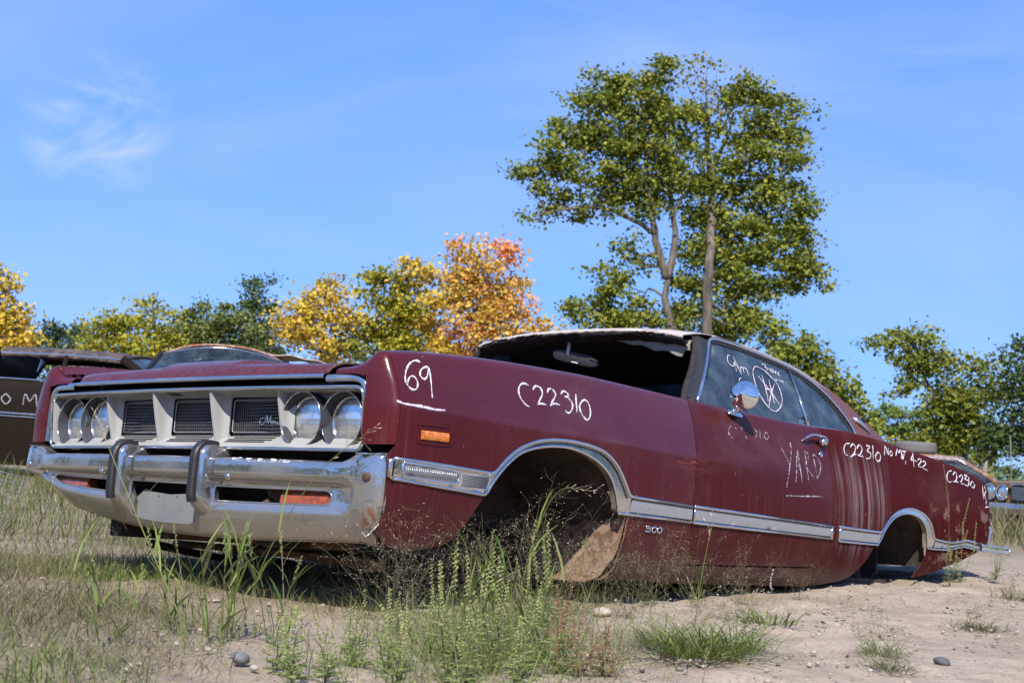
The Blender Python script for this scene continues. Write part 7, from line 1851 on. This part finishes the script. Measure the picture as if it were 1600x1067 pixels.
# dead leaves and bark bits on the sand
rs = np.random.RandomState(21)
vg = Veg(); n = 420
x = rs.uniform(0.2, 3.4, n); y = rs.uniform(3.2, 8.6, n)
k = rs.rand(n) < np.clip(pat(x, y, 1.3, 0.4, 0.9) * 1.6 - 0.45, 0.05, 1); x, y = x[k], y[k]; n = len(x)
vg.diamonds(np.stack([x, y, gz(x, y) + rs.uniform(0.002, 0.009, n)], 1), rs.uniform(0.008, 0.034, n), rs.uniform(0.004, 0.013, n), rs.normal(size=(n, 3)) * np.array([1, 1, 0.25]), rs)
o = vg.build('leaf_litter', [M['g_litter']]); tag(o, 'dead leaves and bark bits lying on the sand', 'litter', kind='stuff')

def wisp(seed, nst=13, h=0.42, spread=0.6):
    """airy seed-head grass: thin arching stems with forked panicles"""
    rs = np.random.RandomState(seed); st = Veg(); hd = Veg()
    P = []; D = []
    for i in range(nst):
        az = rs.uniform(0, 6.28); le = rs.uniform(0.1, spread); H = h * rs.uniform(0.55, 1.1)
        d = np.array([math.cos(az), math.sin(az), 0]); s = np.linspace(0, 1, 8)[:, None]
        b = np.array([rs.uniform(-0.05, 0.05), rs.uniform(-0.05, 0.05), 0])
        pts = b + d * H * (le * s + 0.45 * le * s ** 2) + np.array([0, 0, 1]) * H * (s - 0.25 * le * s ** 2) + rs.normal(size=(8, 3)) * 0.004
        st.ribbon(pts, 0.0012, 0.0006, rs)
        for q in range(rs.randint(6, 11)):
            u_ = rs.uniform(0.38, 1.0); k = u_ * 7; i0 = min(int(k), 6); a = pts[i0] + (pts[i0 + 1] - pts[i0]) * (k - i0)
            dr = rs.normal(size=3) * np.array([1, 1, 0.55]) + np.array([0, 0, 0.45]) + d * 0.4; dr /= np.linalg.norm(dr)
            L = rs.uniform(0.035, 0.11) * (1.25 - 0.6 * u_)
            e = a + dr * L + np.array([0, 0, -0.012 * rs.rand()])
            st.ribbon([a, (a + e) / 2 + rs.normal(size=3) * 0.003, e], 0.0006, 0.0004, rs)
            for w_ in range(rs.randint(2, 5)):
                f_ = rs.uniform(0.35, 1.0); a2 = a + (e - a) * f_
                d2 = dr + rs.normal(size=3) * 0.7; d2 /= np.linalg.norm(d2); e2 = a2 + d2 * rs.uniform(0.012, 0.035)
                st.ribbon([a2, e2], 0.0004, 0.0003, rs); P.append(e2); D.append(d2)
    hd.diamonds(np.array(P), rs.uniform(0.005, 0.010, len(P)), 0.0017, np.array(D), rs)
    # basal leaves
    n = 26
    V, F = blades(rs.normal(size=(n, 3)) * np.array([0.025, 0.025, 0]), rs.uniform(0.08, 0.20, n), rs.uniform(0.002, 0.0035, n), rs.uniform(0, 6.28, n), rs.uniform(0.2, 0.9, n), rs.uniform(0.2, 0.9, n), rs)
    lf = Veg(); lf.raw(V, F)
    return st, hd, lf
def place(o, x, y, rz=0.0, sc=1.0):
    o.location = (x, y, float(gz(x, y)) - 0.004); o.rotation_euler = (0, 0, rz); o.scale = (sc, sc, sc)
protos = []
for s_ in range(4):
    a, b, c = wisp(300 + s_, 11 + 2 * s_, 0.40)
    protos.append([(nm, np_mesh(nm, np.concatenate(v.V), np.concatenate(v.F), v.mi), mt) for nm, v, mt in (('stems', a, M['g_wstem']), ('seed_heads', b, M['g_wisp']), ('leaves', c, M['g_mix']))])
def wisp_plant(i, x, y, rz, sc, label, group=None):
    r = empty('seed_head_grass'); tag(r, label, 'grass', group)
    for nm, me, mt in protos[i % 4]: tag(link(nm, me, mt, r, smooth=False), kind='stuff' if nm == 'seed_heads' else None)
    place(r, x, y, rz, sc)
WISPS = [(-0.66, 4.95, 0.85, 'airy seed-head grass in shade under the bumper plate'), (-0.36, 4.42, 0.95, 'airy seed-head grass at the shadow edge below the driver headlights'), (-0.14, 4.70, 1.0, 'airy seed-head grass under the fender front corner'),
         (0.02, 5.22, 0.95, 'airy seed-head grass in front of the wheel opening, left one'), (0.11, 4.80, 1.15, 'tall airy seed-head grass filling the front wheel opening'), (0.26, 4.78, 1.0, 'airy seed-head grass before the rusty splash panel'),
         (0.36, 4.98, 0.75, 'airy seed-head grass at the foot of the splash panel'), (0.58, 5.22, 0.80, 'airy seed-head grass under the number badge'), (0.78, 5.48, 0.78, 'airy seed-head grass along the sill below the door seam'),
         (1.02, 5.72, 0.66, 'airy seed-head grass along the sill under the mid door'), (1.28, 5.95, 0.5, 'small airy seed-head grass under the dangling wire'), (-0.26, 4.12, 0.9, 'airy seed-head grass on the sand before the shadow'),
         (-0.46, 4.68, 0.95, 'airy seed-head grass in shade right of the plate bracket'), (-0.86, 5.25, 0.9, 'airy seed-head grass in shade below the right bumper guard'), (-1.05, 5.45, 0.85, 'airy seed-head grass in shade below the left bumper guard'),
         (-0.02, 4.35, 0.85, 'airy seed-head grass among the ragweed on the left'), (0.16, 4.35, 0.8, 'airy seed-head grass among the ragweed on the right'), (-1.45, 5.2, 0.8, 'airy seed-head grass at the far left of the bumper'),
         (-0.95, 3.6, 0.55, 'small airy grass in the dry lawn at lower left'), (0.42, 4.55, 0.55, 'small airy grass beside the pale stone')]
for i, (x, y, sc, lab) in enumerate(WISPS): wisp_plant(i, x, y, i * 1.9, sc, lab)

def foxtail(seed, n, h, w, heads=3):
    rs = np.random.RandomState(seed); st = Veg(); lf = Veg(); hd = Veg()
    for i in range(n):
        az = rs.uniform(0, 6.28); le = rs.uniform(0.02, 0.42); H = h * rs.uniform(0.6, 1.1)
        d = np.array([math.cos(az), math.sin(az), 0]); s = np.linspace(0, 1, 8)[:, None]
        b = np.array([rs.uniform(-0.05, 0.05), rs.uniform(-0.05, 0.05), 0])
        pts = b + d * H * (le * s + 0.2 * s ** 2 * le) + np.array([0, 0, 1]) * H * s
        st.ribbon(pts, 0.0032, 0.0016, rs)
        m = rs.randint(3, 6)
        k = np.sort(rs.uniform(0.12, 0.95, m)); k[-1] = 0.97
        for u_ in k:
            a = pts[min(int(u_ * 7), 6)]; ya = rs.uniform(0, 6.28)
            V, F = blades(a[None], np.array([h * rs.uniform(0.32, 0.62)]), np.array([w * rs.uniform(0.7, 1.15)]), np.array([ya]), np.array([rs.uniform(0.12, 0.5)]), np.array([rs.uniform(0.1, 0.7)]), rs)
            lf.raw(V, F)
        if i < heads:
            e = pts[-1]; q = np.linspace(0, 1, 40)
            ax = np.array([d[0] * 0.3, d[1] * 0.3, 1.0]); ax /= np.linalg.norm(ax)
            P = e + ax * (q * 0.06)[:, None] + rs.normal(size=(40, 3)) * 0.002
            hd.diamonds(P, 0.010, 0.0016, ax + rs.normal(size=(40, 3)) * 0.5, rs)
    return st, lf, hd
def veg_thing(name, label, parts, x, y, rz=0.0, sc=1.0, cat='grass', group=None):
    r = empty(name); tag(r, label, cat, group)
    for nm, v, mt in parts:
        if v.V: tag(v.build(nm, [mt], r), kind='stuff' if nm in ('flower_spikes', 'seed_heads') else None)
    place(r, x, y, rz, sc); return r
for i, (x, y, n, h, w, lab) in enumerate([(-0.70, 3.66, 8, 0.25, 0.0085, 'broad-bladed green grass clump standing on the sand before the bumper'), (-0.83, 3.82, 4, 0.21, 0.008, 'slim green grass clump left of the broad-bladed clump'),
                                          (-0.55, 3.62, 5, 0.22, 0.0085, 'green grass clump leaning right toward the driver headlights'), (-0.93, 3.45, 5, 0.18, 0.008, 'few green blades in the dry lawn at lower left'),
                                          (-0.06, 3.80, 7, 0.26, 0.0075, 'broad green blades inside the central weed clump, left side'), (0.09, 3.95, 7, 0.27, 0.0075, 'broad green blades inside the central weed clump, right side')]):
    a, b, c = foxtail(500 + i, n, h, w)
    veg_thing('foxtail_grass', lab, [('stems', a, M['g_stem']), ('blades', b, M['g_green']), ('seed_heads', c, M['g_spike'])], x, y, i * 0.8)

def ragweed(seed, nbr, h, spikes=7, red=False):
    rs = np.random.RandomState(seed); st = Veg(); lf = Veg(); sp = Veg()
    for b_ in range(nbr):
        az = rs.uniform(0, 6.28); le = rs.uniform(0.05, 0.35) * (b_ > 0); H = h * (1.0 if b_ == 0 else rs.uniform(0.5, 0.95))
        d = np.array([math.cos(az), math.sin(az), 0]); s = np.linspace(0, 1, 8)[:, None]
        pts = d * H * le * s ** 0.8 + np.array([0, 0, 1]) * H * 0.72 * s + rs.normal(size=(8, 3)) * 0.003 * s
        st.ribbon(pts, 0.0035, 0.0018, rs)
        # cut leaves: a midrib with paired narrow lobes
        for q in range(13):
            u_ = rs.uniform(0.05, 1.0); a = pts[min(int(u_ * 7), 6)]; ya = rs.uniform(0, 6.28)
            dl = np.array([math.cos(ya), math.sin(ya), rs.uniform(-0.1, 0.5)]); dl /= np.linalg.norm(dl)
            L = rs.uniform(0.022, 0.045) * (1.15 - 0.4 * u_)
            up = np.array([0, 0, 1.0]); sd = np.cross(dl, up); sd /= np.linalg.norm(sd)
            P = []; D = []
            for f_ in np.linspace(0.25, 0.95, 5):
                for s_ in (-1, 1):
                    dd = dl * 0.7 + sd * s_ * 0.8; P.append(a + dl * L * f_ + dd * L * 0.16 * (1.1 - f_)); D.append(dd)
            P.append(a + dl * L * 0.9); D.append(dl); P.append(a + dl * L * 0.5); D.append(dl)
            lf.diamonds(np.array(P), np.array([L * 0.36] * 10 + [L * 0.4, L]), np.array([L * 0.10] * 10 + [L * 0.12, L * 0.06]), np.array(D), rs)
        for q in range(2 if b_ == 0 else (1 if (spikes > 5 or b_ % 2) else 0)):
            e = pts[-1 - (q % 3)]; ax = np.array([rs.normal() * 0.14, rs.normal() * 0.14, 1.0]); ax /= np.linalg.norm(ax)
            Ls = h * rs.uniform(0.26, 0.52); o_ = e + np.array([rs.normal() * 0.008, rs.normal() * 0.008, 0])
            st.ribbon([o_, o_ + ax * Ls * 0.5, o_ + ax * Ls], 0.0018, 0.001, rs)
            m = int(Ls / 0.0028); f_ = np.linspace(0.02, 1, m); an = f_ * 60
            rad = 0.0048 * (1 - 0.55 * f_)
            P = o_ + ax * (Ls * f_)[:, None] + np.stack([np.cos(an) * rad, np.sin(an) * rad, np.zeros(m)], 1)
            D = np.stack([np.cos(an), np.sin(an), -0.5 + 0 * an], 1)
            sp.diamonds(P, 0.0068, 0.0046, D, rs); sp.diamonds(P, 0.0058, 0.0046, D + 0.6, rs)
    return st, lf, sp
RAG = [(0.00 - 0.10, 3.28, 7, 0.29, 'tall ragweed with green flower spikes, leftmost of the central weeds'), (0.00, 3.42, 6, 0.27, 'ragweed with crowded spikes in front of the wheel opening'), (0.08, 3.35, 5, 0.20, 'short bushy ragweed between the two taller ones'),
       (0.14, 3.72, 7, 0.31, 'tall ragweed with spikes before the rusty splash panel'), (-0.33, 3.42, 5, 0.16, 'low ragweed on the sand at the lower centre left'), (-0.24, 3.32, 5, 0.17, 'low ragweed beside the tall leftmost ragweed'),
       (-0.43, 3.08, 5, 0.15, 'ragweed with pale spikes at the bottom edge'), (-0.36, 3.10, 4, 0.14, 'small ragweed at the bottom edge beside the pale-spiked one'), (-0.20, 3.05, 5, 0.17, 'ragweed at the bottom edge left of the soft clump'), (-0.05, 3.06, 6, 0.19, 'bushy ragweed at the bottom edge under the soft clump'), (-0.50, 3.30, 4, 0.12, 'tiny ragweed beside the flat grey stone'), (0.06, 3.12, 5, 0.16, 'ragweed at the bottom edge left of the red weeds'), (-0.16, 3.70, 5, 0.24, 'slim ragweed at the left rim of the soft clump'),
       (-2.10, 5.75, 5, 0.34, 'green ragweed by the left end of the bumper'),
       (-2.45, 6.3, 5, 0.32, 'green ragweed behind the left end of the bumper'), (-1.72, 4.7, 4, 0.30, 'ragweed in the dry lawn at the left picture edge')]
for i, (x, y, nb, h, lab) in enumerate(RAG):
    a, b, c = ragweed(700 + i, nb, h, 4)
    veg_thing('ragweed', lab, [('stems', a, M['g_stem']), ('leaves', b, M['g_weed']), ('flower_spikes', c, M['g_spike'])], x, y, i * 1.1, 1.0, 'weed')
for i, (x, y, nb, h, lab) in enumerate([(0.215, 3.40, 4, 0.15, 'reddish weed with dark red spikes right of the ragweeds'), (0.165, 3.44, 5, 0.15, 'reddish weed half hidden by ragweed'), (0.275, 3.46, 5, 0.12, 'small reddish weed on bare sand'), (0.19, 3.58, 3, 0.20, 'taller pinkish weed before the splash panel')]):
    a, b, c = ragweed(760 + i, nb, h, 10)
    veg_thing('red_weed', lab, [('stems', a, M['g_red']), ('leaves', b, M['g_weed'] if i % 2 else M['g_red']), ('flower_spikes', c, M['g_red'])], x, y, i * 1.7, 1.0, 'weed')
for i, (x, y, nb, h, lab) in enumerate([(2.66, 8.05, 5, 0.40, 'spiky green weed growing by the loose tail moulding'), (2.95, 8.30, 5, 0.34, 'leafy weed under the coupe tail'), (2.45, 7.60, 4, 0.22, 'low weed behind the rear wheel opening'), (3.25, 8.15, 4, 0.26, 'weed on open sand right of the coupe tail')]):
    a, b, c = ragweed(780 + i, nb, h, 7)
    veg_thing('weed', lab, [('stems', a, M['g_stem']), ('leaves', b, M['g_weed']), ('flower_spikes', c, M['g_spike'])], x, y, i * 1.3, 1.0, 'weed')

def tuft(seed, n, h, w, rad):
    rs = np.random.RandomState(seed); v = Veg()
    p = rs.normal(size=(n, 3)) * np.array([rad, rad * 0.8, 0])
    V, F = blades(p, h * rs.uniform(0.4, 1.1, n), w * rs.uniform(0.6, 1.2, n), np.arctan2(p[:, 1], p[:, 0]) + rs.normal(size=n) * 0.9, rs.uniform(0.2, 1.0, n), rs.uniform(0.3, 1.1, n), rs, 0.1)
    v.raw(V, F); return v
TUF = [(0.57, 3.85, 300, 0.17, 0.0042, 0.060, 'large green grass tuft on the sand below the door', 'g_green'), (0.68, 3.98, 170, 0.13, 0.0036, 0.055, 'grass tuft joined to the right of the large tuft', 'g_green'), (1.14, 4.14, 90, 0.09, 0.003, 0.030, 'small green grass tuft below the quarter panel, upper one', 'g_green'),
       (1.08, 3.86, 110, 0.05, 0.0025, 0.032, 'low flat grass tuft below the upper small tuft', 'g_mix'), (1.80, 5.22, 130, 0.07, 0.0032, 0.055, 'dark low grass tuft on the right sand', 'g_mix'), (1.62, 3.98, 120, 0.06, 0.003, 0.035, 'grass tuft at the right picture edge', 'g_green'), (0.91, 4.80, 90, 0.07, 0.0065, 0.050, 'flat broad green plant at the shadow edge', 'g_green'),
       (0.50, 4.02, 150, 0.12, 0.0030, 0.045, 'thin grass tuft left behind the large tuft', 'g_mix'), (2.55, 6.9, 120, 0.10, 0.004, 0.06, 'grass tuft in front of the rear quarter', 'g_mix')]
for i, (x, y, n, h, w, r_, lab, mt) in enumerate(TUF):
    v = tuft(800 + i, n, h, w, r_)
    t_ = veg_thing('grass_tuft', lab, [('blades', v, M[mt])], x, y, i * 0.9)
    a, b, c = wisp(860 + i, 7, h * 1.5, 0.7)
    a.build('stems', [M['g_stem']], t_); tag(b.build('seed_heads', [M['g_wisp']], t_), kind='stuff')
# long single stems that cross the bumper and the wheel opening
def long_stem(pts, label, seed, heads='spikelets'):
    rs = np.random.RandomState(seed); st = Veg(); hd = Veg(); lf = Veg()
    o_ = np.array(pts[0]); P = np.array(smoothpath([np.array(p) - o_ for p in pts], 8))
    st.ribbon(P, 0.0036, 0.0012, rs)
    n = len(P); Q = []; D = []
    for k in range(int(n * 0.72), n):
        for _ in range(2):
            d = (P[min(k + 1, n - 1)] - P[k - 1]); d /= np.linalg.norm(d) + 1e-9; d = d + rs.normal(size=3) * 0.45
            e = P[k] + d * rs.uniform(0.008, 0.03); hd.ribbon([P[k], e], 0.0008, 0.0006, rs); Q.append(e); D.append(d)
    hd.diamonds(np.array(Q), 0.013, 0.0028, np.array(D), rs)
    for k in (int(n * 0.2), int(n * 0.4)):
        V, F = blades(P[k][None], np.array([0.16]), np.array([0.006]), np.array([rs.uniform(0, 6.28)]), np.array([0.25]), np.array([0.5]), rs); lf.raw(V, F)
    r = empty('tall_grass', tuple(o_)); tag(r, label, 'grass')
    st.build('stem', [M['g_green']], r); tag(hd.build('seed_head', [M['g_wisp']], r), kind='stuff'); lf.build('blades', [M['g_green']], r)
STEMS = [([(-0.80, 3.70, -0.02), (-0.93, 3.70, 0.22), (-1.04, 3.72, 0.42), (-1.10, 3.75, 0.53)], 'long thin grass stem crossing the left grille opening'),
         ([(-0.66, 3.66, -0.02), (-0.60, 3.66, 0.20), (-0.48, 3.64, 0.42), (-0.345, 3.62, 0.545)], 'long thin grass stem slanting across the driver turn signal'),
         ([(-1.02, 3.60, -0.02), (-1.10, 3.60, 0.18), (-1.16, 3.60, 0.36)], 'thin grass stem before the left turn signal'),
         ([(0.06, 4.30, -0.02), (0.10, 4.30, 0.22), (0.17, 4.28, 0.40), (0.28, 4.28, 0.41)], 'long grass stem arching across the front wheel opening'),
         ([(-1.30, 3.42, -0.02), (-1.285, 3.42, 0.15), (-1.26, 3.42, 0.36)], 'tall reddish grass stem at the left picture edge'),
         ([(0.58, 4.1, -0.02), (0.60, 4.1, 0.20), (0.625, 4.1, 0.36)], 'straight grass stem rising before the front door seam')]
for i, (p, lab) in enumerate(STEMS): long_stem(p, lab, 900 + i)
